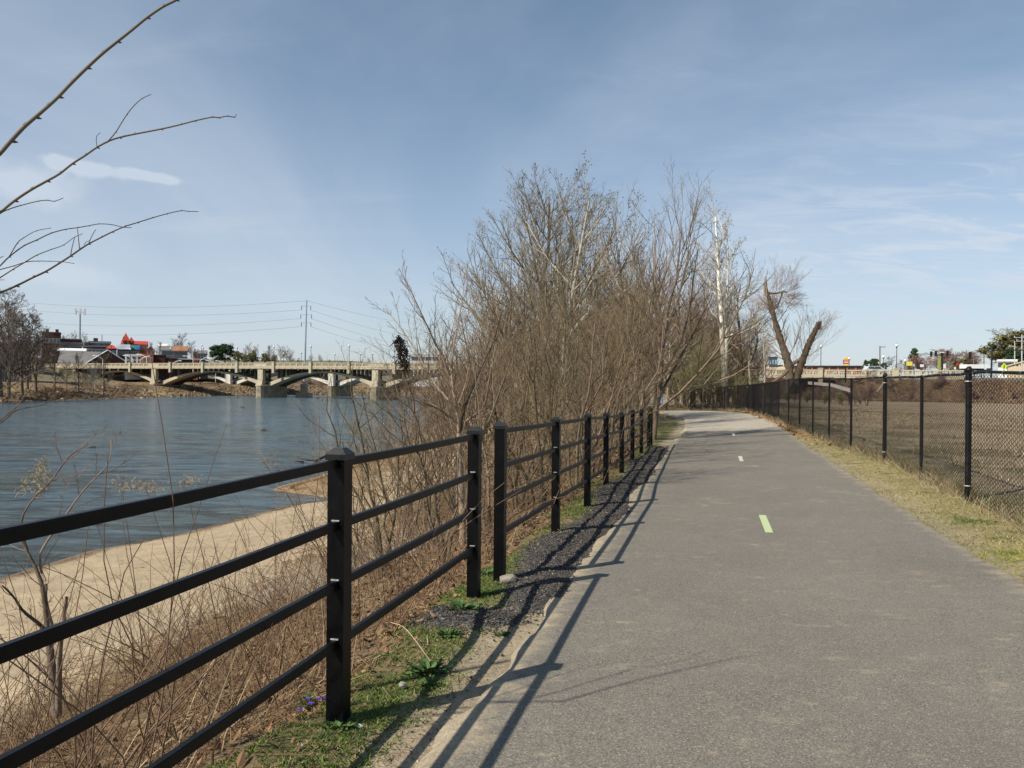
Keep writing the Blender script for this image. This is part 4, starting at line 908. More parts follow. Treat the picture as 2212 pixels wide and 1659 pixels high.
def tree_object(name, label, cat, lv, cols, sides=(8, 5, 4, 3, 3, 3), mats=None, group=None, jitter=.32, seed=1, balls=0, ballr=.02, loc=(0, 0, 0), ballcol=(.06, .045, .03)):
    r = np.random.default_rng(seed); o = empty(name, loc, label, cat, group)
    def vc(P, c):
        c = c(P) if callable(c) else np.tile(np.array(c, float), (P.shape[0], P.shape[1], 1))
        return np.clip(c*(1+r.normal(0, jitter, (P.shape[0], 1, 1))), .01, 1)
    mb = MB(); P, R = lv[0]; mb.tubes(P, R, sides[0], vc(P, cols[0])); mb.build('trunk', m_bark, o, smooth=True)
    mb = MB()
    for i, (P, R) in enumerate(lv[1:], 1): mb.tubes(P, R, sides[min(i, len(sides)-1)], vc(P, cols[min(i, len(cols)-1)]))
    mb.build('branches', m_twig, o)
    if balls:
        P = lv[-1][0]; k = r.choice(len(P), min(balls, len(P)), replace=False); c0 = P[k, -1]-np.array([0, 0, .05])
        oc = np.array([[1, 0, 0], [-1, 0, 0], [0, 1, 0], [0, -1, 0], [0, 0, 1], [0, 0, -1]])*ballr; fc = np.array([[0, 2, 4], [2, 1, 4], [1, 3, 4], [3, 0, 4], [2, 0, 5], [1, 2, 5], [3, 1, 5], [0, 3, 5]])
        V = (c0[:, None]+oc[None]).reshape(-1, 3); Fc = (fc[None]+6*np.arange(len(c0))[:, None, None]).reshape(-1, 3)
        mb = MB(); mb.add(V, Fc, ballcol); tag(mb.build('seed_balls', m_twig, o), kind='stuff')
    return o
def curve_pts(pts, K):
    p = catmull(np.asarray(pts, float), 10); s = np.r_[0, np.cumsum(np.linalg.norm(np.diff(p, axis=0), axis=1))]; q = np.linspace(0, s[-1], K)
    return np.stack([np.interp(q, s, p[:, i]) for i in range(3)], 1)
def straight(h, r0, r1, K=9, wob=.15, seed=0, lean=(0, 0)):
    r = np.random.default_rng(seed); z = np.linspace(0, h, K); P = np.c_[np.cumsum(r.normal(0, wob, K))*.5+lean[0]*z, np.cumsum(r.normal(0, wob, K))*.5+lean[1]*z, z]; P[:, :2] -= P[0, :2]; P[0, 2] = -.6
    return P, np.linspace(r0, r1, K)
BR_DK = (.13, .095, .065); BR_MID = (.20, .15, .10); TW = (.16, .12, .08); TWR = (.185, .115, .075); TWG = (.24, .205, .14); PALE = (.50, .47, .41); OLV = (.17, .155, .07)

def put(o, x, y, s=1, rz=0, sz=None):
    o.location = (x, y, Hp(x, y)); o.scale = (s, s, sz or s); o.rotation_euler = (0, 0, rz)
# --- large tree with hanging seed balls
R1 = np.random.default_rng(5)
tr = [straight(12.6, .25, .05, 12, .12, 3, (.012, 0))]
lv = grow(R1, tr, [dict(n=34, t0=.10, t1=.97, ang=50, ratio=.52, tap=.72, K=7, up=.085, wob=.07, rr=.5, rl=.014), dict(n=11, t0=.12, ang=32, ratio=.46, K=5, up=.12, wob=.09, rmin=.008, rl=.012), dict(n=8, t0=.15, ang=34, ratio=.46, K=4, up=.12, wob=.12, rmin=.006), dict(n=4, t0=.2, ang=35, ratio=.55, K=3, up=.12, wob=.12, rmin=.005, end=.6)])
big = tree_object('bare_tree', 'tallest bare tree of the riverside clump, dark trunk, twigs dotted with seed balls', 'tree', lv, [(.17, .14, .11), (.25, .22, .15), TWG, TWG, (.22, .18, .13)], seed=2, balls=1000, ballr=.03)
put(big, 1.75, 38, .93, 0)
# --- whitish forked tree just right of it
tr = [(curve_pts([(0, 0, -.5), (0, 0, 2.8), (.1, 0, 5), (.5, .1, 7), (1.1, .1, 10.4)], 10), np.linspace(.16, .03, 10)), (curve_pts([(0, 0, 2.2), (.1, 0, 4.4), (.9, -.2, 5.6), (2.0, -.3, 7.0), (3.4, -.2, 9.2)], 10), np.linspace(.12, .03, 10))]
lv = grow(R1, tr, [dict(n=16, t0=.25, ang=38, ratio=.42, K=6, up=.14, wob=.08, rr=.5), dict(n=8, t0=.15, ang=34, ratio=.45, K=4, up=.14, wob=.1, rmin=.007), dict(n=6, t0=.15, ang=35, ratio=.45, K=3, up=.12, wob=.12, rmin=.005)])
t2 = tree_object('bare_tree', 'pale barked forked tree in the clump, its white trunk showing through brown twigs', 'tree', lv, [PALE, (.34, .30, .22), TWG, TWG], seed=4, balls=500, ballr=.03); put(t2, 2.1, 33, 1.0, .2)
# --- reddish birch-like trees
lib = {}
def mk(key, seed, h, r0, n, levels, cols, multi=1, spread=0, wob=.15, **kw):
    r = np.random.default_rng(seed); trs = []
    for i in range(multi):
        P, R = straight(h*(1 if i == 0 else r.uniform(.75, .98)), r0*(1 if i == 0 else r.uniform(.6, .9)), r0*.18, 9, wob, seed*10+i)
        a_ = r.random()*6.28; s = np.clip(P[:, 2:3], 0, None)/h
        P[:, :2] += np.array([[math.cos(a_), math.sin(a_)]])*spread*s**.8*(1 if multi > 1 else 0); trs.append((P, R))
    lib[key] = dict(lv=grow(r, trs, levels), cols=cols, kw=kw, seed=seed, proto=None)
def plant(key, name, label, x, y, s=1, rz=0, group=None, sz=None, cat='tree'):
    L_ = lib[key]
    if L_['proto'] is None: o = L_['proto'] = tree_object(name, label, cat, L_['lv'], L_['cols'], seed=L_['seed'], **L_['kw'])
    else: o = dup(L_['proto']); o['label'] = label; o['category'] = cat; o.name = name
    if 'group' in o: del o['group']
    if group: o['group'] = group
    put(o, x, y, s, rz, sz); return o
mk('birch', 21, 12.5, .15, 3, [dict(n=15, t0=.18, ang=30, ratio=.42, K=6, up=.14, wob=.07, rr=.5), dict(n=9, t0=.15, ang=32, ratio=.45, K=4, up=.13, wob=.1, rmin=.007), dict(n=7, t0=.15, ang=34, ratio=.42, K=3, up=.1, wob=.12, rmin=.005)], [(.30, .22, .15), (.25, .165, .115), TWR, TWR], multi=3, spread=2.2)
mk('oak', 22, 11, .2, 1, [dict(n=18, t0=.22, ang=55, ratio=.5, K=7, up=.1, wob=.12, rr=.6), dict(n=9, t0=.2, ang=42, ratio=.42, K=5, up=.08, wob=.15, rmin=.008), dict(n=7, t0=.2, ang=42, ratio=.42, K=3, up=.06, wob=.18, rmin=.006)], [BR_DK, BR_MID, TW, TW])
mk('vase', 23, 9, .12, 1, [dict(n=16, t0=.1, ang=40, ratio=.6, K=7, up=.12, wob=.09, rr=.6), dict(n=10, t0=.15, ang=34, ratio=.4, K=4, up=.12, wob=.12, rmin=.006), dict(n=6, t0=.2, ang=36, ratio=.42, K=3, up=.08, wob=.15, rmin=.005)], [BR_DK, BR_MID, TW, TWG], multi=2, spread=1.6)
mk('syc', 24, 15.8, .27, 1, [dict(n=16, t0=.38, ang=44, ratio=.36, K=8, up=.08, wob=.2, rr=.55), dict(n=8, t0=.2, ang=42, ratio=.45, K=6, up=.08, wob=.24, rmin=.014), dict(n=7, t0=.2, ang=42, ratio=.42, K=4, up=.08, wob=.24, rmin=.009), dict(n=2, t0=.4, ang=40, ratio=.5, K=3, up=.08, wob=.2, rmin=.007)], [lambda P: np.array([.16, .125, .09])+(np.array([.60, .58, .52])-np.array([.16, .125, .09]))*np.clip((P[..., 2:3]-2.5)/6+.2*np.sin(P[..., 2:3]*4), 0, 1), (.5, .48, .42), (.40, .37, .31), (.33, .3, .24)], balls=260, ballr=.045, multi=2, spread=1.0)
mk('slim', 25, 9, .1, 1, [dict(n=12, t0=.35, ang=48, ratio=.33, K=6, up=.14, wob=.14, rr=.5), dict(n=6, t0=.2, ang=38, ratio=.42, K=4, up=.1, wob=.15, rmin=.007), dict(n=5, t0=.2, ang=38, ratio=.42, K=3, up=.1, wob=.15, rmin=.005)], [(.36, .32, .25), (.32, .28, .22), TWG, TWG])
# saplings and shrubs of the thicket
sap = [dict(n=11, t0=.22, ang=44, ratio=.42, tap=.75, K=7, up=.12, wob=.16, rr=.55, rl=.010), dict(n=6, t0=.15, ang=40, ratio=.42, K=5, up=.09, wob=.17, rmin=.0022, rl=.0058), dict(n=6, t0=.15, ang=42, ratio=.40, K=3, up=.06, wob=.18, rmin=.0013, rl=.0055)]
for k, sd in enumerate((31, 32, 33)): mk(f'sap{k}', sd, 3.6, .034, 1, sap, [[(.14, .11, .075), (.14, .105, .068), (.165, .12, .075), (.18, .13, .08)], [(.17, .13, .09), (.15, .10, .065), (.20, .13, .082), (.24, .165, .105)], [(.11, .09, .055), (.12, .095, .05), (.155, .125, .06), (.18, .145, .075)]][k], multi=4, spread=.85, wob=.16, sides=(5, 4, 3, 3))
arch_ = [dict(n=7, t0=.2, ang=40, ratio=.45, K=6, up=-.06, wob=.12, rr=.5, rl=.008), dict(n=8, t0=.1, ang=50, ratio=.35, K=4, up=-.04, wob=.18, rmin=.002, rl=.008), dict(n=4, t0=.2, ang=50, ratio=.3, K=3, up=.02, wob=.2, rmin=.0017, rl=.008)]
for k, sd in enumerate((41, 42)): mk(f'arch{k}', sd, 2.3, .014, 1, arch_, [(.16, .12, .08), (.21, .15, .09), (.27, .20, .12), (.27, .2, .12)], multi=7, spread=1.25, wob=.12, sides=(4, 3, 3, 3))
mk('olive', 51, 5.5, .07, 1, [dict(n=14, t0=.05, ang=45, ratio=.5, K=5, up=.1, wob=.14), dict(n=10, t0=.1, ang=42, ratio=.42, K=4, up=.08, wob=.2, rmin=.008), dict(n=6, t0=.1, ang=42, ratio=.42, K=3, up=.05, wob=.2, rmin=.01)], [BR_DK, BR_MID, (.19, .175, .085), (.22, .21, .095)], multi=4, spread=1.6)

plant('birch', 'bare_tree', 'reddish multi stemmed tree in the middle of the clump, right of the pale forked one', 7.0, 43, .72, .4)
plant('birch', 'bare_tree', 'second reddish tree, one place right of the first, leaning over the path bend', 8.6, 52, .76, 2.1)
plant('vase', 'bare_tree', 'bushy bare tree with many thin upright stems left of the tallest one', -.6, 34, .92, 1.0)
plant('oak', 'bare_tree', 'dark spreading tree just before the left path bend', 4.6, 48, .85, .3)
plant('vase', 'bare_tree', 'bare tree with a long limb reaching over the fence end towards the path', 4.6, 26, .78, 2.6)
sy = plant('syc', 'sycamore', 'tall sycamore with bright white upper trunk and open zigzag crown', *at(1570, 800, 66)[:2], 1.0, 1.2)
plant('oak', 'bare_tree', 'dark rough trunked tree right behind the fence end beside the sycamore', *at(1604, 800, 72)[:2], 1.0, 2.0)
plant('slim', 'bare_tree', 'grey forked tree between the dark rough tree and the slim pale one', *at(1622, 800, 70)[:2], 1.05, .5)
plant('slim', 'bare_tree', 'slim pale young tree standing clear against the sky left of the broken willow', *at(1650, 800, 62)[:2], .82, 3.9)
plant('slim', 'bare_tree', 'pale straight tree behind the bench at the path bend', *at(1441, 880, 64)[:2], .95, 1.9)
plant('oak', 'bare_tree', 'leaning dark tree beside the bench', *at(1414, 880, 64)[:2], .8, 4.0)
for i, (vx, Y, s, k, rz) in enumerate([(1462, 70, .9, 'oak', .1), (1480, 74, 1.0, 'birch', 1.5), (1497, 78, .95, 'oak', 2.8), (1515, 82, .95, 'birch', 3.0), (1535, 76, .9, 'vase', 4.0), (1585, 84, .95, 'vase', 5.0), (1552, 90, 1.1, 'oak', 1.0), (1448, 92, 1.1, 'vase', .8), (1400, 84, 1.1, 'oak', 2.2), (1370, 70, 1.05, 'vase', 3.3), (1345, 78, 1.1, 'birch', .3), (1500, 66, .62, 'oak', 2.1), (1572, 80, .82, 'vase', 2.6), (1598, 86, .85, 'oak', .6), (1618, 74, .62, 'vase', 4.4), (1640, 84, .62, 'oak', 1.9), (1520, 88, 1.05, 'birch', 5.5), (1530, 69, .66, 'vase', .4), (1558, 74, .75, 'oak', 3.3), (1590, 76, .7, 'birch', 1.2), (1612, 82, .8, 'oak', 5.2), (1545, 84, .95, 'birch', 4.2), (1630, 90, .7, 'vase', 2.2), (1310, 66, 1.0, 'oak', 5.1), (1280, 58, .95, 'vase', 1.4), (1245, 70, 1.1, 'oak', .2), (1210, 62, 1.05, 'birch', 2.2), (1160, 60, .95, 'vase', 4.4), (1125, 72, 1.0, 'oak', 3.1), (1085, 62, .8, 'vase', .9), (1050, 75, .8, 'oak', 1.9), (1010, 85, .75, 'vase', 2.9), (1330, 40, .8, 'vase', 4.9), (1255, 45, .85, 'vase', 5.5)]):
    w = at(vx, 850, Y); o = plant(k, 'bare_tree', ['bare tree massed far behind the thicket, left of the tallest tree', 'bare tree massed behind the thicket, between the tallest tree and the path', 'bare trunked tree in the wood where the path disappears', 'bare tree of the wood behind the chain link fence end'][0 if vx < 1185 else 1 if vx < 1350 else 2 if vx < 1470 else 3], w[0], Y, s, rz, 'bare trees massed along the bank before the bridge'); 
# thicket along the bank
thl = ['dense brown leafless sapling in the thicket on the bank beyond the rail fence', 'arching leafless brown shrub in the thicket on the bank beyond the rail fence']
tp = [(-.9, 10.4, .86, 'sap0', .4), (-1.8, 11.2, .7, 'arch0', 0), (-2.0, 12.6, .9, 'sap2', 1.2), (-.3, 11.9, .85, 'sap1', 1), (.5, 13.2, .95, 'sap2', 2), (-.9, 14.0, 1.0, 'sap0', 3), (1.2, 14.8, 1.0, 'sap1', 4), (.1, 15.6, 1.05, 'sap2', 5), (-2.2, 15.2, 1.05, 'sap1', 5.5), (-1.6, 17, 1.15, 'sap0', 2.2), (1.7, 17, 1.1, 'sap0', .6), (.4, 18.4, 1.2, 'sap1', 2.7), (2.3, 19.3, 1.2, 'sap2', 3.3), (-1, 20, 1.3, 'sap2', .2), (1.3, 21, 1.35, 'sap0', 4.6), (3.0, 22, 1.25, 'sap1', 5.2), (.2, 23, 1.4, 'sap1', 1.5), (2.2, 24.5, 1.5, 'sap2', 4.1), (-1.8, 24, 1.4, 'sap0', 5.8), (3.6, 26.5, 1.4, 'sap0', 1.8), (.8, 27, 1.6, 'sap1', 3.6), (2.8, 29, 1.6, 'sap2', .9), (-1.2, 29, 1.6, 'sap2', 2.4), (4.2, 31, 1.6, 'sap1', .3), (1.5, 32, 1.7, 'sap0', 5.1), (4.6, 35, 1.8, 'sap2', 2.9), (3.0, 37, 1.8, 'sap1', 4.4), (5.0, 40, 1.9, 'sap0', 3.8), (-2.4, 34, 1.6, 'sap1', .8), (-3.4, 40, 1.6, 'sap0', 1.8), (.2, 40, 1.8, 'sap2', 1.1), (-4.6, 52, 1.6, 'sap2', 3.1), (-3.6, 62, 1.8, 'sap1', 2.1), (-4.5, 72, 1.9, 'sap0', 2.0),
      (-2.9, 13.6, 1.0, 'arch0', 1.2), (.3, 12.2, .75, 'arch1', 2.2), (-1.6, 14.4, 1.1, 'arch1', 3.2), (1.3, 15.6, .8, 'arch0', 4.2), (2.0, 17.8, .8, 'arch1', 5.2), (-3.2, 17.0, 1.2, 'arch1', .2), (-.2, 17.4, 1.1, 'arch0', 1.9), (2.6, 20.4, .9, 'arch0', 2.9), (3.1, 23.6, .9, 'arch1', 3.9), (-2.6, 20.5, 1.25, 'arch0', 4.9), (.8, 19.8, 1.1, 'arch1', 5.9), (3.9, 28.6, 1, 'arch0', .9), (-3.3, 24, 1.3, 'arch1', 1.9), (-3.6, 28.5, 1.3, 'arch0', 3.9), (-3.4, 34, 1.3, 'arch1', 5.9), (4.7, 33, 1.2, 'arch1', 2.5), (5.3, 38, 1.3, 'arch0', 3.5), (5.2, 43.5, 1.5, 'arch1', 4.5), (-.2, 9.6, .5, 'arch1', .5)]
for (x, y, s, k, rz) in tp:
    ii = 1 if k.startswith('arch') else 0
    pxv = CX+F*x/y; gaps = [1082, 1202, 1270, 1310, 1344, 1367, 1386, 1402]; gi = int(np.searchsorted(gaps, pxv)); where = 'left of the gap post, towards the river' if gi == 0 else (['', 'between the gap post and the next post', 'behind the second panel of the far run', 'behind the third panel of the far run', 'behind the fourth panel of the far run', 'behind the fifth panel of the far run', 'behind the sixth panel of the far run', 'behind the last panel of the far run', 'past the end post of the far run'][gi])
    rw_ = 'front row' if y < 14 else 'middle row' if y < 24 else 'back row'
    thl = [f'leafless brown sapling, {rw_}, {where}', f'arching leafless shrub, {rw_}, {where}']
    plant(k, 'sapling' if ii == 0 else 'shrub', thl[ii], x, y, s, rz, ['leafless saplings of the bank thicket', 'arching shrubs of the bank thicket'][ii], cat='sapling' if ii == 0 else 'shrub')
# the near forked tree in front of the thicket
r_ = np.random.default_rng(8)
def A(vx, vy, Y): return at(vx, vy, Y)
base = A(1000, 1150, 11.0)
def pl(pts, Y): return np.array([A(p[0], p[1], Y+(p[2] if len(p) > 2 else 0)) for p in pts])-base
trs = []
for pts, ra, rb in (([(1000, 1175), (998, 1080), (994, 1000), (992, 935)], .05, .038), ([(992, 940), (985, 880), (968, 800), (930, 720, -.2), (893, 640, -.4), (862, 580, -.5)], .02, .004), ([(992, 940), (1002, 880), (1030, 820, .1), (1065, 740, .2), (1085, 670, .3)], .028, .005), ([(992, 935), (1010, 905), (1045, 880, -.1), (1060, 800, -.2), (1075, 740, -.3)], .02, .005), ([(986, 885), (975, 800), (985, 720, .3), (1000, 640, .4), (1003, 590, .5)], .018, .004), ([(984, 880), (940, 830, .3), (900, 760, .4), (860, 700, .5), (828, 665, .6)], .016, .004), ([(990, 915), (950, 885), (915, 870, -.3), (880, 860, -.5), (850, 850, -.7)], .016, .004)):
    trs.append((curve_pts(pl(pts, 11.0), 10), np.linspace(ra, rb, 10)))
lv = grow(r_, trs[1:], [dict(n=11, t0=.12, ang=32, ratio=.36, K=6, up=.12, wob=.09, rr=.6, rl=.012, rmin=.004), dict(n=6, t0=.15, ang=38, ratio=.34, K=4, up=.1, wob=.12, rmin=.0028), dict(n=4, t0=.3, ang=42, ratio=.3, K=3, up=.08, wob=.15, rmin=.0022)])
lv0 = [(np.stack([a_[0] for a_ in trs]), np.stack([a_[1] for a_ in trs]))]+lv[1:]
nt_ = tree_object('forked_tree', 'small forked tree with upswept bare limbs behind the gap between fence sections', 'tree', lv0, [(.24, .18, .13), (.24, .17, .12), TW, (.25, .18, .12)], seed=6, sides=(7, 4, 3, 3)); nt_.location = tuple(base)
# flood debris hanging in it
mb = MB(); c0 = A(860, 725, 10.6); c1 = A(876, 795, 10.6); n = 420
t_ = r_.random(n); ctr = c0+(c1-c0)*t_[:, None]+r_.normal(0, 1, (n, 3))*np.array([.035, .03, .02])*(.35+np.sin(t_*np.pi))[:, None]
d_ = normv(r_.normal(0, 1, (n, 3))+np.array([.1, 0, -1.2]))*r_.uniform(.03, .1, (n, 1))
mb.tubes(np.stack([ctr, ctr+d_*.5+r_.normal(0, .008, (n, 3)), ctr+d_], 1), r_.uniform(.002, .007, (n, 1))*np.ones((1, 3)), 3, np.tile((.035, .026, .02), (n, 1))*r_.uniform(.5, 1.8, (n, 1)))
o = mb.build('flood_debris', m_twig); tag(o, 'dark clump of flood debris caught in the twigs at the left of the thicket', 'debris')
# --- broken willow behind the fence
Y = 60.0; base = A(1712, 835, Y)
def pw(pts, dy=0): return np.array([A(p[0], p[1], Y+(p[2] if len(p) > 2 else 0)) for p in pts])-base
main = [(curve_pts(pw([(1707, 850), (1706, 812), (1703, 785), (1690, 745), (1677, 705), (1665, 660), (1655, 625)]), 12), np.r_[np.linspace(.38, .25, 6), np.linspace(.23, .13, 6)]*(1+.08*np.sin(np.arange(12)*2.1))),
        (curve_pts(pw([(1717, 850), (1722, 812), (1733, 780), (1745, 748), (1757, 722), (1769, 697)]), 12), np.linspace(.33, .17, 12)*(1+.08*np.sin(np.arange(12)*2.7))),
        (curve_pts(pw([(1655, 632), (1670, 634), (1683, 633), (1692, 629), (1700, 632)]), 12), np.linspace(.10, .05, 12)),
        (curve_pts(pw([(1690, 632), (1686, 645), (1680, 660), (1673, 668), (1668, 672)]), 12), np.linspace(.07, .05, 12)),
        (curve_pts(pw([(1708, 790), (1718, 782), (1728, 776), (1738, 765)]), 12), np.linspace(.16, .11, 12)),
        (curve_pts(pw([(1702, 800, -1), (1690, 812, -1), (1675, 822, -1), (1660, 840, -1)]), 12), np.linspace(.16, .08, 12))]
rw = np.random.default_rng(12)
sub = grow(rw, main[2:4]+[(main[0][0][6:][[0, 1, 2, 3, 4, 5, 5, 5, 5, 5, 5, 5]], main[0][1])][:0], [dict(n=22, t0=.1, ang=60, ratio=1.7, K=7, up=.10, wob=.12, rr=.25, rmin=.010, rl=.008), dict(n=11, t0=.15, ang=30, ratio=.5, K=5, up=.08, wob=.08, rmin=.006, rl=.006), dict(n=8, t0=.2, ang=28, ratio=.5, K=3, up=.05, wob=.08, rmin=.0045, rl=.006)])
sub2 = grow(rw, [main[1]], [dict(n=26, t0=.2, ang=38, ratio=.62, K=7, up=.1, wob=.08, rr=.15, rmin=.010, rl=.007, bias=(.02, 0, 0)), dict(n=9, t0=.2, ang=28, ratio=.45, K=5, up=.06, wob=.08, rmin=.0055, rl=.006), dict(n=6, t0=.2, ang=28, ratio=.5, K=3, up=.04, wob=.08, rmin=.0045, rl=.006)])
sub3 = grow(rw, [main[0]], [dict(n=14, t0=.2, t1=.8, ang=42, ratio=.42, K=6, up=.12, wob=.08, rr=.2, rmin=.012), dict(n=7, t0=.2, ang=30, ratio=.45, K=4, up=.06, wob=.1, rmin=.007)])
wl = empty('broken_willow', tuple(base), 'broken willow with two thick bare trunks behind the chain link fence', 'tree')
def rough_tube(a_, col_):
    t_ = np.linspace(0, 11, 60); i_ = np.arange(12); P_ = np.stack([np.interp(t_, i_, a_[0][:, k]) for k in range(3)], 1); R_ = np.interp(t_, i_, a_[1])*(1+.06*rw.normal(size=60)); m_ = MB(); m_.tubes(P_, R_, 14, col_, caps=True); m_.v[-1] += rw.normal(0, .022, m_.v[-1].shape); return m_
mb = rough_tube(main[0], (.12, .092, .065)); mb.build('trunk', m_bark, wl, smooth=True)
mb = rough_tube(main[1], (.085, .062, .044)); mb.build('trunk', m_bark, wl, smooth=True)
mb = MB(); mb.tubes(np.stack([a_[0] for a_ in main[2:]]), np.stack([a_[1] for a_ in main[2:]]), 6, (.15, .115, .08)); mb.build('limbs', m_bark, wl, smooth=True)['kind'] = 'stuff'
for k, (q, c_) in enumerate(((main[0][0][-1], (.27, .20, .13)), (main[1][0][-1], (.12, .08, .06)))):
    mb = MB(); h_ = .95 if k == 0 else .25
    for j in range(5):
        a_ = j*1.26; p0_ = q+np.array([math.cos(a_), math.sin(a_), 0])*.1+np.array([0, 0, -.5]); mb.tubes(np.array([p0_, p0_+np.array([-.12 if k == 0 else .1, 0, .5+h_*rw.uniform(.4, 1)])]), np.array([[.08, .015]]), 4, c_)
    mb.build('splintered_end', m_bark, wl)['kind'] = 'stuff'
mb = MB()
for s_ in (sub, sub2, sub3):
    for (P, R) in s_[1:]: mb.tubes(P, R, 3, np.tile((.27, .19, .13), (len(P), 1))*rw.uniform(.8, 1.2, (len(P), 1)))
mb.build('branches', m_twig, wl)
# ivy-covered olive bush and green spot behind the fence end
for i, (vx, Y, s, rz, lb) in enumerate([(1490, 63, .95, 0, 'olive twiggy bush behind the end of the chain link fence'), (1525, 66, .8, 2, 'second olive twiggy bush just right of the first, behind the fence'), (1465, 66, .75, 4, 'olive bush left of the fence end, next to tree trunks'), (1560, 70, .55, 1, 'low olive brush at the foot of the sycamore'), (1600, 66, .5, 3, 'low brush under the dark rough trunked tree'), (1640, 66, .42, 5, 'low brush left of the broken willow')]):
    w = at(vx, 850, Y); plant('olive', 'olive_bush', lb, w[0], Y, s, rz, cat='bush')

# --- overhanging branches from a tree just outside the frame, upper left
S5 = .3908
BRN = [([(0, 850), (60, 780), (130, 705), (195, 648), (260, 592), (322, 535), (395, 458), (480, 375), (565, 297), (648, 230), (730, 165), (812, 98), (900, 38), (975, 0), (1080, -60)], .0075, .004, 2.7, .3, 3.4),
       ([(0, 1175), (80, 1110), (170, 1050), (260, 1000), (330, 960), (400, 905), (470, 860), (535, 815), (600, 780), (660, 760), (740, 742), (890, 713), (1000, 688), (1075, 668), (1170, 648), (1210, 650), (1255, 642), (1295, 647), (1306, 632)], .0052, .0018, 2.8, .5, 2.9),
       ([(590, 790), (640, 730), (668, 685), (702, 632), (740, 585), (785, 545), (833, 522)], .0022, .0014, 3.0, .2, None), ([(537, 812), (532, 780), (536, 750), (556, 733)], .0014, .001, 2.97, 0, None),
       ([(0, 1180), (40, 1160), (110, 1137), (210, 1112), (260, 1107), (300, 1112), (347, 1096)], .002, .0013, 2.8, .1, None),
       ([(0, 1618), (90, 1580), (180, 1535), (250, 1502), (320, 1460), (390, 1415), (440, 1380), (490, 1348), (560, 1312), (620, 1282), (690, 1252), (760, 1230), (840, 1205), (920, 1182), (1000, 1165), (1040, 1168), (1097, 1170)], .0045, .0014, 2.9, .5, 2.4),
       ([(390, 1412), (400, 1360), (414, 1308)], .0018, .0012, 3.08, 0, None), ([(440, 1380), (434, 1320), (428, 1262)], .0018, .0012, 3.1, 0, None), ([(490, 1345), (510, 1300), (530, 1268)], .0016, .0011, 3.12, 0, None), ([(465, 1355), (475, 1338), (492, 1330)], .0012, .001, 3.1, 0, None),
       ([(0, 1470), (50, 1420), (130, 1360), (200, 1328), (280, 1290), (360, 1268), (430, 1258), (490, 1248), (545, 1238), (615, 1241), (680, 1256), (728, 1258)], .0028, .0013, 3.0, .3, 2.5), ([(50, 1420), (95, 1345), (130, 1315), (200, 1276), (280, 1261)], .002, .0012, 3.02, .1, None),
       ([(0, 1535), (70, 1490), (140, 1448), (200, 1412), (280, 1380), (350, 1355), (410, 1312), (457, 1292)], .0026, .0012, 3.05, .2, 2.45), ([(0, 1490), (75, 1470), (145, 1448), (210, 1443), (275, 1444), (340, 1446), (412, 1457)], .0021, .0012, 3.08, .1, 2.42), ([(0, 1547), (24, 1547)], .0014, .001, 3, 0, None), ([(0, 1425), (20, 1415)], .0016, .001, 3, 0, None)]
S3 = 1/S5
BRN += [([(x*S3, y*S3) for x, y in p], a_, b_, c_, d_, e_) for p, a_, b_, c_, d_, e_ in [([(0, 844), (30, 830), (75, 806), (99, 800), (120, 804), (145, 817)], .0026, .0014, 2.9, .1, 1.9), ([(0, 915), (18, 900), (40, 885), (85, 876), (105, 867), (119, 853)], .0024, .0014, 2.9, .1, 1.8), ([(0, 908), (20, 892), (45, 868), (72, 830)], .0022, .0013, 2.9, .1, 1.8), ([(18, 898), (42, 872), (60, 842)], .0016, .0011, 2.9, .1, None)]]
tb = np.array([-3.3, 2.6, Hp(-3.3, 2.6)]); ov = empty('overhanging_tree', tuple(tb), 'young bare tree at the left frame edge whose budded branches reach across the sky', 'tree')
mb = MB(); P = curve_pts([(0, 0, -.4), (.05, .05, 1.5), (.12, .1, 3.0), (.2, .1, 4.6)], 10); mb.tubes(P, np.linspace(.05, .018, 10), 8, (.24, .19, .14)); mb.build('trunk', m_bark, ov, smooth=True)
for (pts, ra, rb, Y0, dY, zt) in BRN:
    n = len(pts); W_ = np.array([at(x*S5, y*S5, Y0+dY*i/(n-1)) for i, (x, y) in enumerate(pts)])-tb
    Q = catmull(W_, 4); R_ = np.linspace(ra, rb, len(Q))
    if zt is not None:
        z0 = min(max(zt-tb[2]-.9, .8), 4.4); st = np.array([np.interp(z0, P[:, 2], P[:, 0]), np.interp(z0, P[:, 2], P[:, 1]), z0]); k = 6
        pre = st+(Q[0]-st)*np.linspace(0, 1, k, endpoint=False)[:, None]; pre[:, 2] -= .06*np.sin(np.linspace(0, np.pi, k, endpoint=False)); Q = np.r_[pre, Q]; R_ = np.r_[np.linspace(ra*1.5, ra, k, endpoint=False), R_]
    mb = MB(); mb.tubes(Q, R_, 6, (.12, .09, .06) if ra < .005 else (.17, .14, .095), caps=True); b_ = mb.build('branch', m_twig, ov, smooth=True)
    if n > 4:
        Wb = W_[1:-1] if zt else W_[1:]
        for j, q in enumerate(Wb):
            i_ = j+1; d_ = normv(W_[min(i_+1, n-1)]-W_[i_-1]); rr = ra+(rb-ra)*i_/n; up_ = np.array([0, 0, 1.]) if j % 2 else np.array([.2, 0, -1.]); nb = normv(d_*.8+up_*.7)
            m2 = MB(); m2.tubes(np.array([q, q+nb*rr*1.4, q+nb*rr*3.0]), np.array([[rr*.7, rr*.8, rr*.15]]), 5, (.15, .10, .07)); m2.build('bud', m_twig, b_)
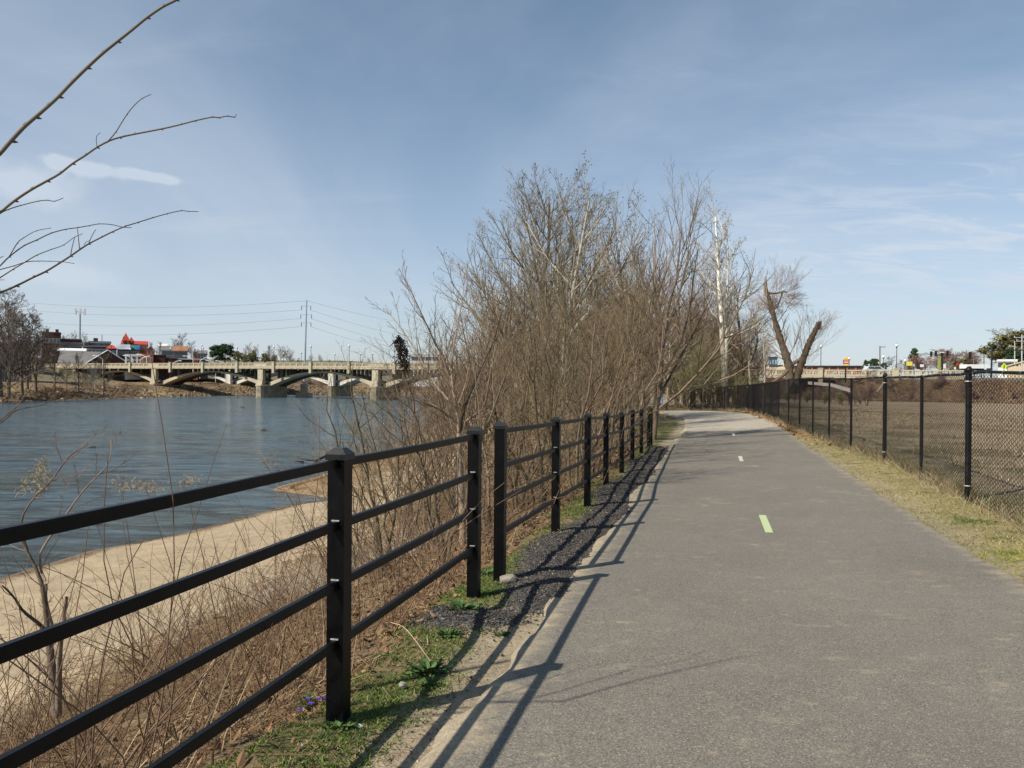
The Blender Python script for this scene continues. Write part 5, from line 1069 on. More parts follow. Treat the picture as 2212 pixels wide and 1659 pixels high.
# --- small cut sapling on the slope, lower left
Y = 4.6; base = at(123, 1509, Y); base[2] = Hp(base[0], base[1])
def qs(pts, dy=0): return np.array([at(p[0], p[1], Y+dy*i/len(pts)) for i, p in enumerate(pts)])-base
rs = np.random.default_rng(3)
trs = [(curve_pts(qs([(123, 1545), (118, 1480), (112, 1440), (103, 1358), (97, 1302), (86, 1246), (65, 1205), (43, 1160)]), 12), np.linspace(.028, .006, 12)), (curve_pts(qs([(126, 1545), (128, 1440), (132, 1380), (144, 1290)], -.2), 12), np.linspace(.02, .009, 12)), (curve_pts(qs([(105, 1370), (85, 1348), (50, 1320), (30, 1290), (5, 1265)], -.3), 12), np.linspace(.012, .004, 12)), (curve_pts(qs([(112, 1360), (98, 1300), (98, 1262)], .1), 12), np.linspace(.016, .012, 12)),
       (curve_pts(qs([(98, 1255), (85, 1200), (130, 1130), (180, 1060), (235, 1000), (240, 950)], .3), 12), np.linspace(.007, .003, 12)), (curve_pts(qs([(60, 1190), (45, 1130), (70, 1080), (110, 1040), (150, 985), (190, 960)], -.4), 12), np.linspace(.006, .003, 12))]
lvs = grow(rs, trs, [dict(n=6, t0=.3, ang=38, ratio=.35, K=6, up=.08, wob=.12, rr=.5, rl=.008, rmin=.0025), dict(n=5, t0=.2, ang=40, ratio=.4, K=4, up=.05, wob=.16, rmin=.0018, rl=.006)])
lvs = [(np.stack([a_[0] for a_ in trs]), np.stack([a_[1] for a_ in trs]))]+lvs[1:]
cs = tree_object('cut_sapling', 'small cut back sapling with stubby stems on the slope, lower left', 'sapling', lvs, [(.20, .15, .11), (.2, .14, .1), (.19, .13, .09)], seed=9, sides=(7, 4, 3)); cs.location = tuple(base)
m2 = MB()
for (vx, vy) in [(60, 1040), (70, 1020), (85, 1030), (95, 1012), (100, 1045), (80, 1060), (50, 1055), (90, 1000), (105, 1025)]:
    c_ = at(vx, vy, Y-.1)-base; k = 26; q = c_+rs.normal(0, .016, (k, 3)); m2.tubes(np.stack([q, q+rs.normal(0, .012, (k, 3))], 1), .0018, 3, (.36, .28, .15))
tag(m2.build('seed_panicle', m_twig, cs), kind='stuff')
for i, (vx, vy, Y) in enumerate([(310, 1040, 5.4), (395, 1028, 6.0), (262, 1035, 5.4)]):
    w = at(vx, vy, Y); bx = at(vx+150-i*40, 1330, Y); bz = Hp(bx[0], bx[1]); b0_ = np.array([bx[0], bx[1], bz]); P = curve_pts([b0_, b0_*.45+w*.55+np.array([0, 0, .08]), w, w+np.array([.05, 0, -.04])], 12)-b0_
    o = empty('dry_goldenrod', tuple(b0_), ['tall dry weed stalk with a drooping seed head before the water', 'dry weed stalk with a small nodding seed head, right of the other two', 'leftmost tall dry stalk with a wispy seed head before the water'][i], 'weed')
    mb = MB(); mb.tubes(P, np.linspace(.005, .0018, 12), 4, (.15, .10, .07)); mb.build('stalk', m_stalk, o)
    mb = MB(); k = 110; q = P[-1]+rs.normal(0, 1, (k, 3))*np.array([.05, .03, .022]); mb.tubes(np.stack([q, q+rs.normal(0, .012, (k, 3))], 1), .0016, 3, (.38, .30, .17)); mb.build('seed_head', m_twig, o)['kind'] = 'stuff'
# ---------------------------------------------------------------- ground cover
rw = np.random.default_rng(77)
def scatter(n, x0, x1, y0, y1, dens):
    """n points with acceptance dens(x, y) in 0..1 and nearer ones favoured"""
    X = []; c = 0
    while c < n:
        m_ = n*3; u = rw.random(m_); y = y0*(y1/y0)**u if y0 > 0 else rw.uniform(y0, y1, m_); x = rw.uniform(x0, x1, m_)
        k = rw.random(m_) < dens(x, y); X.append(np.c_[x[k], y[k]]); c += k.sum()
    return np.vstack(X)[:n]
COLS = np.array([(.23, .155, .085), (.31, .225, .13), (.17, .105, .057), (.12, .072, .04), (.38, .30, .19), (.20, .115, .06)])
def stalks(P0, h, lean, r0, K, cols, bend=.25, sides=3, dirx=None):
    n = len(P0); z = H(P0[:, 0], P0[:, 1]); az = rw.random(n)*6.28; d = np.c_[np.cos(az)*lean, np.sin(az)*lean, np.ones(n)]
    if dirx is not None: d[:, :2] += dirx
    d = normv(d); P = np.zeros((n, K, 3)); P[:, 0] = np.c_[P0, z-.03]
    for k in range(1, K):
        d = normv(d+np.c_[rw.normal(0, bend, (n, 2)), rw.normal(-bend*.6, bend*.5, n)]); P[:, k] = P[:, k-1]+d*(h/(K-1))[:, None]
    P[:, :, 2] = np.maximum(P[:, :, 2], H(P[:, :, 0], P[:, :, 1], False)+.005)
    P[:, 0, 2] = z-.03
    R = r0[:, None]*np.linspace(1, .35, K)[None]
    mb = MB(); mb.tubes(P, R, sides, cols); return mb
def bankd(x, y):
    k = (x-T(y))/(E(y)-T(y)); cl_ = .5+.5*vnoise(x, y, .8, 51)
    return np.clip(sstep(.04, .36, k+.2*(cl_-.5))*sstep(1.04, .9, k)*(.35+.65*cl_), 0, 1)
pc = lambda n, w=None: COLS[rw.choice(len(COLS), n, p=w if w is not None else [.24, .12, .24, .2, .04, .16])]*rw.uniform(.7, 1.3, (n, 1))
# matted dry stems
P0 = scatter(46000, -8, 4.5, 1.7, 30, lambda x, y: np.maximum(bankd(x, y), sstep(11, 18, y)*sstep(-.05, .1, (x-T(y))/(E(y)-T(y)))*(x < E(y)-.2)*.8)); n = len(P0)
tag(stalks(P0, rw.uniform(.12, .38, n)*(.6+.6*(vnoise(P0[:, 0], P0[:, 1], .8, 51)+1)/2), 2.4, rw.uniform(.0015, .0038, n)*(1+P0[:, 1]/14), 4, pc(n), .35).build('dead_weeds', m_stalk), kind='stuff')
# taller upright thin stems
P0 = scatter(3000, -8, 4.2, 2.2, 30, lambda x, y: bankd(x, y)*sstep(-.2, .5, vnoise(x, y, .6, 52))); n = len(P0)
tag(stalks(P0, rw.uniform(.3, .9, n), .5, rw.uniform(.0016, .003, n)*(1+P0[:, 1]/14), 6, pc(n, [.25, .1, .25, .3, .05, .05]), .13).build('dry_stems', m_stalk), kind='stuff')
# long arching brambles leaning over the sand
P0 = scatter(700, -7.2, 1.6, 2.6, 15, lambda x, y: bankd(x, y)*sstep(.22, .4, (x-T(y))/(E(y)-T(y)))); n = len(P0)
tag(stalks(P0, rw.uniform(.9, 1.9, n), .45, rw.uniform(.003, .0055, n), 9, np.tile((.15, .095, .06), (n, 1))*rw.uniform(.7, 1.5, (n, 1)), .11, 4).build('bramble_canes', m_stalk), kind='stuff')
# pale flattened reeds near the sand bar
P0 = scatter(600, -5.2, 0, 11.5, 17, lambda x, y: bankd(x, y)*sstep(.0, .4, vnoise(x, y, .5, 53)+.15)*sstep(.75, .5, (x-T(y))/(E(y)-T(y)))); n = len(P0)
tag(stalks(P0, rw.uniform(.4, .8, n), .5, rw.uniform(.003, .005, n), 5, np.tile((.40, .35, .28), (n, 1))*rw.uniform(.8, 1.2, (n, 1)), .15, 3, (-.9, .3)).build('pale_reeds', m_stalk), kind='stuff')
# grass blades and small herbs on the verge
def blades(P0, h, w, cols, spread=.6):
    n = len(P0); z = H(P0[:, 0], P0[:, 1]); az = rw.random(n)*6.28; a2 = rw.random(n)*6.28
    b = np.c_[P0, z-.004]; s_ = np.c_[np.cos(az), np.sin(az), np.zeros(n)]*w[:, None]; tip = b+np.c_[np.cos(a2)*h*spread, np.sin(a2)*h*spread, h*.9]; mid = b+(tip-b)*np.array([.4, .4, .62])
    V = np.stack([b-s_, b+s_, mid+s_*.8, tip, mid-s_*.8], 1).reshape(-1, 3); mb = MB(); mb.add(V, np.arange(5*n).reshape(n, 5), np.repeat(cols, 5, 0)); return mb
def verge(x, y):
    fx = -1.82+.25*y; d = x-fx; return ((d > -.45) & (d < .62)).astype(float)*(1-sstep(.15, .5, bern(x, y)))*sstep(-.25, .3, vnoise(x, y, 1.7, 61)+.25*vnoise(x, y, 6, 62))*sstep(.5, .25, d+.2*vnoise(x, y, 2.5, 5)+.08*vnoise(x, y, 9, 6))
P0 = scatter(44000, -3, 4.4, 1.0, 24, verge); n = len(P0)
g = np.array([(.09, .15, .025), (.155, .205, .04), (.07, .13, .035), (.19, .2, .06), (.27, .22, .11)])[rw.choice(5, n, p=[.32, .3, .2, .1, .08])]*rw.uniform(.7, 1.3, (n, 1))
tag(blades(P0, rw.uniform(.008, .034, n), rw.uniform(.0012, .0032, n)*(1+P0[:, 1]/12), g, 1.0).build('verge_grass', m_grass), kind='stuff')
# brown litter on the verge and berm toe
P0 = scatter(6000, -3.4, 4.4, 1.0, 24, lambda x, y: ((x > -2.3+.25*y) & (x < -1.25+.25*y)).astype(float)*(1-sstep(.2, .6, bern(x, y)))); n = len(P0)
tag(blades(P0, rw.uniform(.004, .02, n), rw.uniform(.003, .009, n), pc(n), 1.6).build('leaf_litter', m_grass), kind='stuff')
# straw verge on the right side
def rverge(x, y):
    pl_ = (.68+.25*y)+PHW; fx = fencex(y); f = (x-pl_)/(fx-pl_+.3); return ((f > -.02) & (f < 1.15)).astype(float)*(.35+.65*sstep(-.4, .3, vnoise(x, y, 1.5, 63)))
P0 = scatter(30000, 2.5, 15, 4.5, 50, rverge); n = len(P0)
g = np.array([(.26, .225, .095), (.33, .28, .145), (.20, .19, .07), (.13, .155, .045), (.40, .35, .22)])[rw.choice(5, n, p=[.3, .2, .24, .18, .08])]*rw.uniform(.75, 1.2, (n, 1))
mossy = sstep(.9, .2, np.hypot(P0[:, 0]-5.05, (P0[:, 1]-7.55)))[:, None]; g = g*(1-mossy)+np.array([.30, .28, .02])*mossy
tag(blades(P0, rw.uniform(.01, .034, n), rw.uniform(.0014, .0034, n)*(1+P0[:, 1]/14), g, 1.1).build('straw_grass', m_grass), kind='stuff')
# weeds and dry stems along the chain link fence
def fw(x, y): return sstep(.3, .05, np.abs(x-fencex(y)-.03))*(.3+.7*sstep(-.1, .5, vnoise(x, y, .8, 64)))
P0 = scatter(5200, 4, 15.2, 5, 56, fw); n = len(P0)
tag(stalks(P0, rw.uniform(.06, .38, n)**1.2*1.2, .5, rw.uniform(.0014, .003, n)*(1+P0[:, 1]/20), 4, np.array([(.34, .27, .16), (.24, .17, .10), (.11, .14, .04), (.42, .36, .24)])[rw.choice(4, n, p=[.35, .3, .2, .15])], .2).build('fence_weeds', m_stalk), kind='stuff')
# field stubble
P0 = scatter(26000, 5, 42, 6, 80, lambda x, y: (x > fencex(y)+.15).astype(float)*np.where(x-fencex(y) < 14, 1, .35)); n = len(P0)
g = np.array([(.27, .21, .13), (.33, .27, .18), (.20, .145, .09), (.10, .115, .04)])[rw.choice(4, n, p=[.35, .25, .25, .15])]*rw.uniform(.7, 1.2, (n, 1))
tag(blades(P0, rw.uniform(.03, .12, n), rw.uniform(.003, .007, n)*(1+P0[:, 1]/15), g, .8).build('field_stubble', m_grass), kind='stuff')
# rusty leaf drifts along the far fence and near the posts
def leaves(P0, sz, cols):
    n = len(P0); z = H(P0[:, 0], P0[:, 1])+.012+rw.random(n)*.03; az = rw.random(n)*6.28; u = np.c_[np.cos(az), np.sin(az), rw.normal(0, .45, n)]; w = np.c_[-np.sin(az), np.cos(az), rw.normal(0, .45, n)]; c = np.c_[P0, z]
    a_ = np.array([[-1, 0], [-.35, .55], [.3, .6], [1, .05], [.35, -.55], [-.4, -.5]]); V = c[:, None]+sz[:, None, None]*(a_[None, :, 0:1]*u[:, None]+a_[None, :, 1:2]*w[:, None]); V[:, 0, 2] += sz*.3; V[:, 3, 2] += sz*.4
    mb = MB(); idx = np.arange(6*n).reshape(n, 6); mb.add(V.reshape(-1, 3), [idx[:, [0, 1, 2, 3]], idx[:, [0, 3, 4, 5]]], np.repeat(cols, 6, 0)); return mb
P0 = scatter(1700, 8.5, 15.3, 22, 57, lambda x, y: sstep(.5, .05, np.abs(x-fencex(y)+.2))*sstep(20, 38, y)); n = len(P0)
tag(leaves(P0, rw.uniform(.03, .06, n), np.tile((.30, .165, .075), (n, 1))*rw.uniform(.5, 1.3, (n, 1))).build('fallen_leaves', m_grass), kind='stuff')
P0 = np.vstack([scatter(420, -2.6, 1.8, 2.2, 12, lambda x, y: sstep(.5, .05, np.abs(x-(-2.25+.25*y)))), scatter(160, 2, 4.2, 9, 24, lambda x, y: sstep(.5, .05, np.abs(x-(-2.1+.25*y)))), scatter(60, 5.6, 9, 9, 24, lambda x, y: sstep(.3, .05, np.abs(x-fencex(y)+.1)))]); n = len(P0)
tag(leaves(P0, rw.uniform(.012, .032, n), np.tile((.26, .15, .075), (n, 1))*rw.uniform(.5, 1.4, (n, 1))).build('fallen_leaves', m_grass), kind='stuff')
# leaf carpet under the bank trees
P0 = scatter(9000, -3, 6, 5, 60, lambda x, y: ((x > T(y)+1.2) & (x < E(y)-.1)).astype(float)); n = len(P0)
tag(leaves(P0, rw.uniform(.016, .034, n)*(1+P0[:, 1]/25), COLS[rw.choice([0, 2, 3, 5], n)]*rw.uniform(.5, 1.2, (n, 1))).build('leaf_carpet', m_grass), kind='stuff')
# black asphalt millings
def stones(P0, sz, cols, sink=.3):
    n = len(P0); z = H(P0[:, 0], P0[:, 1]); oc = np.array([[1, 0, 0], [-1, 0, 0], [0, 1, 0], [0, -1, 0], [0, 0, 1], [0, 0, -1]], float); fc = np.array([[0, 2, 4], [2, 1, 4], [1, 3, 4], [3, 0, 4], [2, 0, 5], [1, 2, 5], [3, 1, 5], [0, 3, 5]])
    o = oc[None]*rw.uniform(.55, 1.25, (n, 6, 1))+rw.normal(0, .18, (n, 6, 3)); az = rw.random(n)*6.28; ca, sa = np.cos(az)[:, None], np.sin(az)[:, None]
    o = np.stack([o[..., 0]*ca-o[..., 1]*sa, o[..., 0]*sa+o[..., 1]*ca, o[..., 2]*.75], -1)*sz[:, None, None]+np.c_[P0, z+sz*sink][:, None]
    mb = MB(); mb.add(o.reshape(-1, 3), (fc[None]+6*np.arange(n)[:, None, None]).reshape(-1, 3), np.repeat(cols, 6, 0)); return mb
def gr(x, y): return sstep(.12, .5, bern(x, y))+.0
P0 = scatter(30000, -1.6, 4.9, 5.2, 23.5, gr); n = len(P0)
tag(stones(P0, rw.uniform(.004, .0115, n)*(1+P0[:, 1]/35), np.array([(.065, .059, .053), (.045, .042, .04), (.15, .12, .085)])[rw.choice(3, n, p=[.6, .32, .08])]*rw.uniform(.45, 1.7, (n, 1))).build('asphalt_millings', m_gravel), kind='stuff')
P0 = np.vstack([scatter(700, -1.6, 5.4, 4.6, 24, lambda x, y: sstep(.02, .12, bern(x-.25, y)+.0)*.8), scatter(60, -.5, 2.4, 4.5, 11, lambda x, y: (np.abs(x-(-.95+.25*y)) < .6).astype(float))]); n = len(P0)
mb = stones(P0, rw.uniform(.005, .014, n), np.tile((.075, .07, .07), (n, 1))*rw.uniform(.5, 1.6, (n, 1)), .9); tag(mb.build('scattered_millings', m_gravel), kind='stuff')
# tan pebbles on the near dirt
P0 = scatter(900, -2.6, 1, 1.2, 6, lambda x, y: (np.abs(x-(-1.35+.25*y)) < .5).astype(float)); n = len(P0)
tag(stones(P0, rw.uniform(.003, .011, n), np.tile((.36, .28, .18), (n, 1))*rw.uniform(.6, 1.2, (n, 1)), .2).build('pebbles', m_gravel), kind='stuff')
# herb rosettes
def rosette(x, y, s, label, hue=(.055, .10, .028)):
    z = Hp(x, y); o = empty('weed_rosette', (x, y, z), label, 'weed'); 
    mb = MB(); nL = 70
    for i in range(nL):
        a_ = rw.random()*6.28; el = rw.uniform(.15, 1.1); L_ = s*rw.uniform(.3, .7); q = np.array([math.cos(a_), math.sin(a_)])*rw.uniform(0, s*.5); d = np.array([math.cos(a_)*math.cos(el), math.sin(a_)*math.cos(el), math.sin(el)]); sd = np.array([-math.sin(a_), math.cos(a_), 0])
        t_ = np.linspace(0, 1, 5); ctr = np.array([q[0], q[1], 0])+d*L_*t_[:, None]; ctr[:, 2] -= .55*L_*t_**2*.6; wd = L_*.17*np.array([.3, .8, 1.15, .9, .05])*(1+.3*np.sin(np.arange(5)*2.5))
        V = np.stack([ctr-sd*wd[:, None], ctr+np.array([0, 0, -.004]), ctr+sd*wd[:, None]], 1).reshape(-1, 3); idx = np.arange(15).reshape(5, 3); c = np.array(hue)*rw.uniform(.6, 1.6)
        mb.add(V, [np.stack([idx[:-1, 0], idx[:-1, 1], idx[1:, 1], idx[1:, 0]], -1), np.stack([idx[:-1, 1], idx[:-1, 2], idx[1:, 2], idx[1:, 1]], -1)], c)
    mb.build('leaves', m_grass, o)['kind'] = 'stuff'
for i, (vx, vy, s, lb) in enumerate([(1000, 1325, .17, 'green rosette at the near edge of the black gravel pile'), (828, 1408, .17, 'dark green leafy weed right of the nearest fence post'), (925, 1440, .17, 'largest green rosette between the rail shadows'), (1050, 1228, .12, 'green tuft in the gap between the two black fence sections'), (965, 1365, .11, 'flat green rosette below the gravel pile'), (1085, 1357, .07, 'little green tuft beside the asphalt edge below the gravel'), (690, 1455, .15, 'green ivy like clump just left of the nearest fence post'), (930, 1468, .09, 'small green rosette in the double rail shadow'), (730, 1568, .1, 'green herb clump at the foot of the nearest post'), (1075, 1275, .07, 'tiny green clump below the loose rock')]):
    p = onz(vx, vy, .0); rosette(p[0], p[1], s, lb)
# violets
for i, (vx, vy) in enumerate([(667, 1443), (690, 1468), (672, 1500), (700, 1478), (648, 1520)]):
    p = onz(vx, vy, .06); z = Hp(p[0], p[1]); o = empty('violet_flower', (p[0], p[1], z), ['topmost of the small violet flowers left of the nearest post', 'small violet flower by the ivy clump, nearest the post', 'small violet flower low among the dead leaves left of the post', 'small violet flower pressed against the nearest post', 'leftmost of the small violet flowers below the bottom rail'][i], 'flower', 'small violet flowers left of the nearest post')
    mb = MB(); mb.tubes(np.array([[0, 0, 0], [.004, 0, .04], [0, .004, .085]]), .0012, 3, (.08, .12, .03)); mb.build('stem', m_grass, o)
    for a_ in range(5):
        t_ = a_*1.257; c = np.array([math.cos(t_), math.sin(t_)])*.011; mb = MB(); mb.add([(c[0]*.1, c[1]*.1, .085), (c[0]-c[1]*.5, c[1]+c[0]*.5, .089), (c[0]*1.7, c[1]*1.7, .083), (c[0]+c[1]*.5, c[1]-c[0]*.5, .089)], np.array([[0, 3, 2, 1]])); mb.build('petal', m_flower, o)
# rock beside the gap post
def rock(vx, vy, z, s, label, col, name='rock', squash=.6, Y=None, grp=None, sub=1):
    p = onz(vx, vy, z) if Y is None else at(vx, vy, Y)
    import bmesh
    bm = bmesh.new(); bmesh.ops.create_icosphere(bm, subdivisions=sub+1, radius=1)
    V = np.array([v.co[:] for v in bm.verts]); Fc = np.array([[v.index for v in f.verts] for f in bm.faces]); bm.free()
    V = np.sign(V)*np.abs(V)**.8; V *= (1+rw.normal(0, .11, (len(V), 1))); V = V*np.array([1, .8, squash])*s
    mb = MB(); mb.add(V, Fc, col); o = mb.build(name, m_rock); o.location = (p[0], p[1], p[2]+s*squash*.35); o.rotation_euler = (0, 0, rw.random()*6); tag(o, label, 'rock', grp); return o
rock(1098, 1256, -.02, .075, 'grey chunk of broken concrete at the foot of the gap post', (.30, .27, .22))
rock(465*2212/1300*0+870, 1480, 0, .022, 'small grey stone lying in the green verge', (.28, .27, .24)); rock(757, 1515, 0, .015, 'small pale stone right of the nearest post', (.4, .35, .27))
# white wrapper near the first post
p = onz(768, 1562, .01); mb = MB(); mb.add([(0, 0, .012), (.03, .01, .03), (.055, .012, .016), (.05, -.012, .004), (.02, -.018, .014)], np.array([[0, 4, 3, 2, 1]])); mb.add([(0, 0, .008), (.03, .01, .026), (.055, .012, .012), (.05, -.012, .0), (.02, -.018, .01)], np.array([[0, 1, 2, 3, 4]])); o = mb.build('paper_scrap', m_white); o.location = (p[0], p[1], Hp(p[0], p[1])); o.scale = (.6, .6, .6); tag(o, 'crumpled white paper scrap in the grass near the nearest post', 'litter')
# bent pale straw stalk
a_ = onz(845, 1345, .05); b_ = onz(930, 1428, .01); mb = MB(); mb.tubes(curve_pts([a_, a_*.6+b_*.4+np.array([0, 0, .05]), b_], 10), np.linspace(.003, .0015, 10), 4, (.45, .36, .22)); tag(mb.build('straw_stalk', m_stalk), 'bent pale straw stalk fallen across the green weeds', 'stalk')
# driftwood and river rocks
base = onz(690, 996, WATER+.05); o = empty('driftwood_log', tuple(base), 'dark driftwood log with stubby roots at the water edge above the sand spit', 'log')
def dw(pts, r0_, r1_): m2 = MB(); m2.tubes(curve_pts(np.array([onz(x, y, WATER+.05)-base+np.array([0, 0, dz]) for x, y, dz in pts]), 9), np.linspace(r0_, r1_, 9), 6, (.06, .05, .045), caps=True); return m2
dw([(755, 992, .1), (725, 990, .18), (700, 992, .15), (680, 998, .02)], .16, .06).build('trunk', m_rock, o); dw([(690, 996, .05), (665, 998, .1), (645, 996, .25), (638, 990, .4)], .05, .02).build('branch', m_rock, o); dw([(712, 992, .1), (700, 986, .45), (690, 985, .5)], .05, .02).build('branch', m_rock, o); dw([(655, 998, .0), (640, 1001, .1), (628, 1000, .05)], .05, .02).build('branch', m_rock, o)
rb = 'dark rocks breaking the river surface'
for i, (vx, vy, s, lb) in enumerate([(196, 968, .32, 'dark rock in the river, alone at the left, nearest of the river rocks'), (523, 881, .5, 'small dark rock in open water left of the bridge pier'), (569, 930.5, .4, 'flat rock in mid river below the left pier'), (685, 862, .6, 'low rock just below the pylon footing'), (695, 865, .55, 'second low rock right of the pylon footing'), (706, 865, .45, 'third low rock, under the middle arch'), (792, 873, .5, 'pale capped rock left of the right pier'), (493, 859, .5, 'rock off the left riprap point'), (513, 859.5, .45, 'small rock by the left pier foot'), (787, 862, .5, 'dark rock just left of the right pier foot')]):
    rock(vx, vy, WATER-.05, s, lb, (.09, .08, .065), squash=.4, grp=rb)
# wrack line
P0 = scatter(2600, -14, -5, 10, 48, lambda x, y: sstep(.28, .02, np.abs(x-S(y)-.42-.25*vnoise(x, y, .6, 71)))*sstep(-.3, .3, vnoise(x, y, .9, 72))); n = len(P0)
tag(stalks(P0, rw.uniform(.05, .25, n), 3, rw.uniform(.004, .009, n), 3, np.tile((.12, .085, .05), (n, 1))*rw.uniform(.5, 1.6, (n, 1)), .3).build('river_wrack', m_stalk), kind='stuff')
P0 = scatter(2600, -12, -6, 36.5, 52, lambda x, y: (H(x, y, False) > WATER+.08).astype(float)*(x < S(y)+1)); n = len(P0)
tag(stalks(P0, rw.uniform(.06, .22, n), .8, rw.uniform(.005, .009, n), 3, np.tile((.22, .13, .06), (n, 1))*rw.uniform(.5, 1.5, (n, 1)), .2).build('spit_grass', m_stalk), kind='stuff')
# riprap on the far bank
P0 = scatter(5200, -130, -40, 150, 300, lambda x, y: (lambda d: sstep(-1.5, .3, d)*sstep(20, 7, d)*(.05+.95*sstep(-99, -93, x+.0*y)))(np.maximum(Sf(y)-x, y-YN(x)))); n = len(P0)
tag(stones(P0, rw.uniform(.2, .6, n), np.array([(.22, .16, .10), (.28, .21, .13), (.12, .09, .055)])[rw.choice(3, n)]*rw.uniform(.6, 1.3, (n, 1)), .15).build('riprap', m_rock), kind='stuff')
P0 = scatter(9000, -160, -60, 140, 300, lambda x, y: (lambda d: sstep(0, 1, d)*sstep(30, 8, d)*sstep(-.2, .5, vnoise(x, y, .2, 73)))(np.maximum(Sf(y)-x, y-YN(x)))); n = len(P0)
tag(stalks(P0, rw.uniform(.3, 1.0, n), 1, rw.uniform(.04, .09, n), 3, np.tile((.15, .10, .06), (n, 1))*rw.uniform(.4, 1.6, (n, 1)), .3).build('bank_brush', m_stalk), kind='stuff')

# ---------------------------------------------------------------- far trees
far_lv = [dict(n=18, t0=.14, ang=50, ratio=.5, K=5, up=.10, wob=.14, rr=.6), dict(n=10, t0=.15, ang=42, ratio=.45, K=4, up=.08, wob=.16, rmin=.03), dict(n=8, t0=.15, ang=42, ratio=.45, K=3, up=.05, wob=.18, rmin=.025), dict(n=3, t0=.2, ang=42, ratio=.5, K=2, up=.05, wob=.18, rmin=.022)]
mk('farbare', 81, 12, .28, 1, far_lv, [(.13, .105, .075), (.14, .11, .08), (.155, .12, .09), (.17, .13, .10)], sides=(6, 4, 3, 3))
mk('fargrey', 82, 12, .25, 1, far_lv, [(.35, .32, .27), (.36, .33, .28), (.36, .32, .27), (.36, .31, .26)], sides=(6, 4, 3, 3))
mk('farred', 83, 11, .3, 2, far_lv, [(.18, .13, .10), (.22, .15, .12), (.26, .165, .14), (.27, .175, .15)], sides=(6, 4, 3, 3), multi=3, spread=3)
mk('farolive', 84, 8, .3, 2, far_lv, [(.15, .12, .08), (.20, .17, .09), (.25, .23, .10), (.27, .25, .11)], sides=(6, 4, 3, 3), multi=4, spread=3)
def leafy(key, seed, kind, h, w, nleaf, col, size):
    r = np.random.default_rng(seed)
    cl_ = []
    nb = 46
    for i in range(nb):
        t_ = r.random()**.8
        if kind == 'pine': z = h*(.15+.83*t_); rad = w*(1.05-t_)**.8*r.uniform(.35, 1); rr = .12*w+.12*w*r.random()
        else: z = h*(.22+.7*t_); rad = w*math.sqrt(max(.02, 1-((t_-.4)/.62)**2))*r.uniform(.3, 1); rr = .2*w*r.uniform(.6, 1.3)
        a_ = r.random()*6.28; cl_.append((math.cos(a_)*rad, math.sin(a_)*rad, z, rr))
    cl_ = np.array(cl_); k = r.integers(0, nb, nleaf); d = normv(r.normal(0, 1, (nleaf, 3))); rr = r.random((nleaf, 1))**.4
    c = cl_[k, :3]+d*cl_[k, 3:4]*rr*np.array([1, 1, .75]); c += r.normal(0, .04*w, c.shape)
    u = normv(r.normal(0, 1, (nleaf, 3))); v = normv(np.cross(u, d+.3*r.normal(0, 1, d.shape))); s = size*r.uniform(.6, 1.3, (nleaf, 1))
    V = np.stack([c-u*s, c+v*s*.6, c+u*s, c-v*s*.6], 1).reshape(-1, 3); colv = np.repeat(np.array(col)*r.uniform(.55, 1.6, (nb, 1))[k]*r.uniform(.75, 1.25, (nleaf, 1)), 4, 0)
    lib[key] = dict(V=V, F=np.arange(4*nleaf).reshape(-1, 4), C=colv, h=h, cl=cl_, proto=None)
def plant_leafy(key, name, label, x, y, z, s, rz=0, group=None):
    L_ = lib[key]
    if L_['proto'] is None:
        o = empty(name, (0, 0, 0), label, 'tree', group); mb = MB(); mb.add(L_['V'], L_['F'], L_['C']); mb.build('crown', m_leaf, o)
        mb = MB(); mb.tubes(np.array([[0, 0, -1], [0, 0, L_['h']*.5], [.1, 0, L_['h']*.9]]), np.array([[.3, .2, .06]]), 6, (.12, .09, .07)); st = L_['cl'][::3, :3]; zz_ = np.clip(st[:, 2]-1.5, .5, None); mb.tubes(np.stack([np.c_[st[:, :2]*0, zz_], st], 1), np.tile([[.09, .03]], (len(st), 1)), 3, (.12, .09, .07)); mb.build('trunk', m_bark, o); L_['proto'] = o
    else: o = dup(L_['proto']); o['label'] = label; o.name = name
    if 'group' in o: del o['group']
    if group: o['group'] = group
    o.location = (x, y, z); o.scale = (s, s, s); o.rotation_euler = (0, 0, rz); return o
leafy('pine', 91, 'pine', 10, 3.4, 5200, (.035, .07, .03), .24)
leafy('ever', 92, 'round', 9, 4.2, 6500, (.035, .065, .022), .28)
leafy('olivecrown', 93, 'round', 9, 4.6, 6500, (.13, .125, .045), .24)
def far(kind, vx, vtop, vbase, Y, label, group=None, name='bare_tree', rz=None, wide=1):
    a_ = at(vx, vbase, Y); b_ = at(vx, vtop, Y); hgt = b_[2]-a_[2]; rz = rw.random()*6 if rz is None else rz
    if kind in ('pine', 'ever', 'olivecrown'): o = plant_leafy(kind, name, label, a_[0], Y, a_[2], hgt/lib[kind]['h'], rz, group)
    else:
        P = lib[kind]['lv']; hh = max(l[0][..., 2].max() for l in P); s = hgt/hh; o = plant(kind, name, label, a_[0], Y, s, rz, group); o.location = tuple(a_)
    if wide != 1: o.scale = (o.scale[0]*wide, o.scale[1]*wide, o.scale[2])
    return o
far('farbare', 18, 622, 850, 172, 'big tangled bare tree at the left edge before the dark brick building', wide=1.0)
far('farbare', 48, 655, 848, 178, 'bare tree just right of the big tangled one at the left edge', wide=1.1)
far('farbare', 78, 700, 846, 185, 'lower dark bare tree filling the gap before the bridge end', wide=1.2)
far('farbare', 2, 665, 850, 165, 'nearest dark bare tree at the very left edge of the far bank', wide=1.3)
far('farbare', -35, 620, 845, 168, 'bare tree mostly beyond the left frame edge by the brick building', wide=.9)
far('farbare', 60, 672, 842, 190, 'right hand tree of the leafless clump at the left edge', wide=1.0)
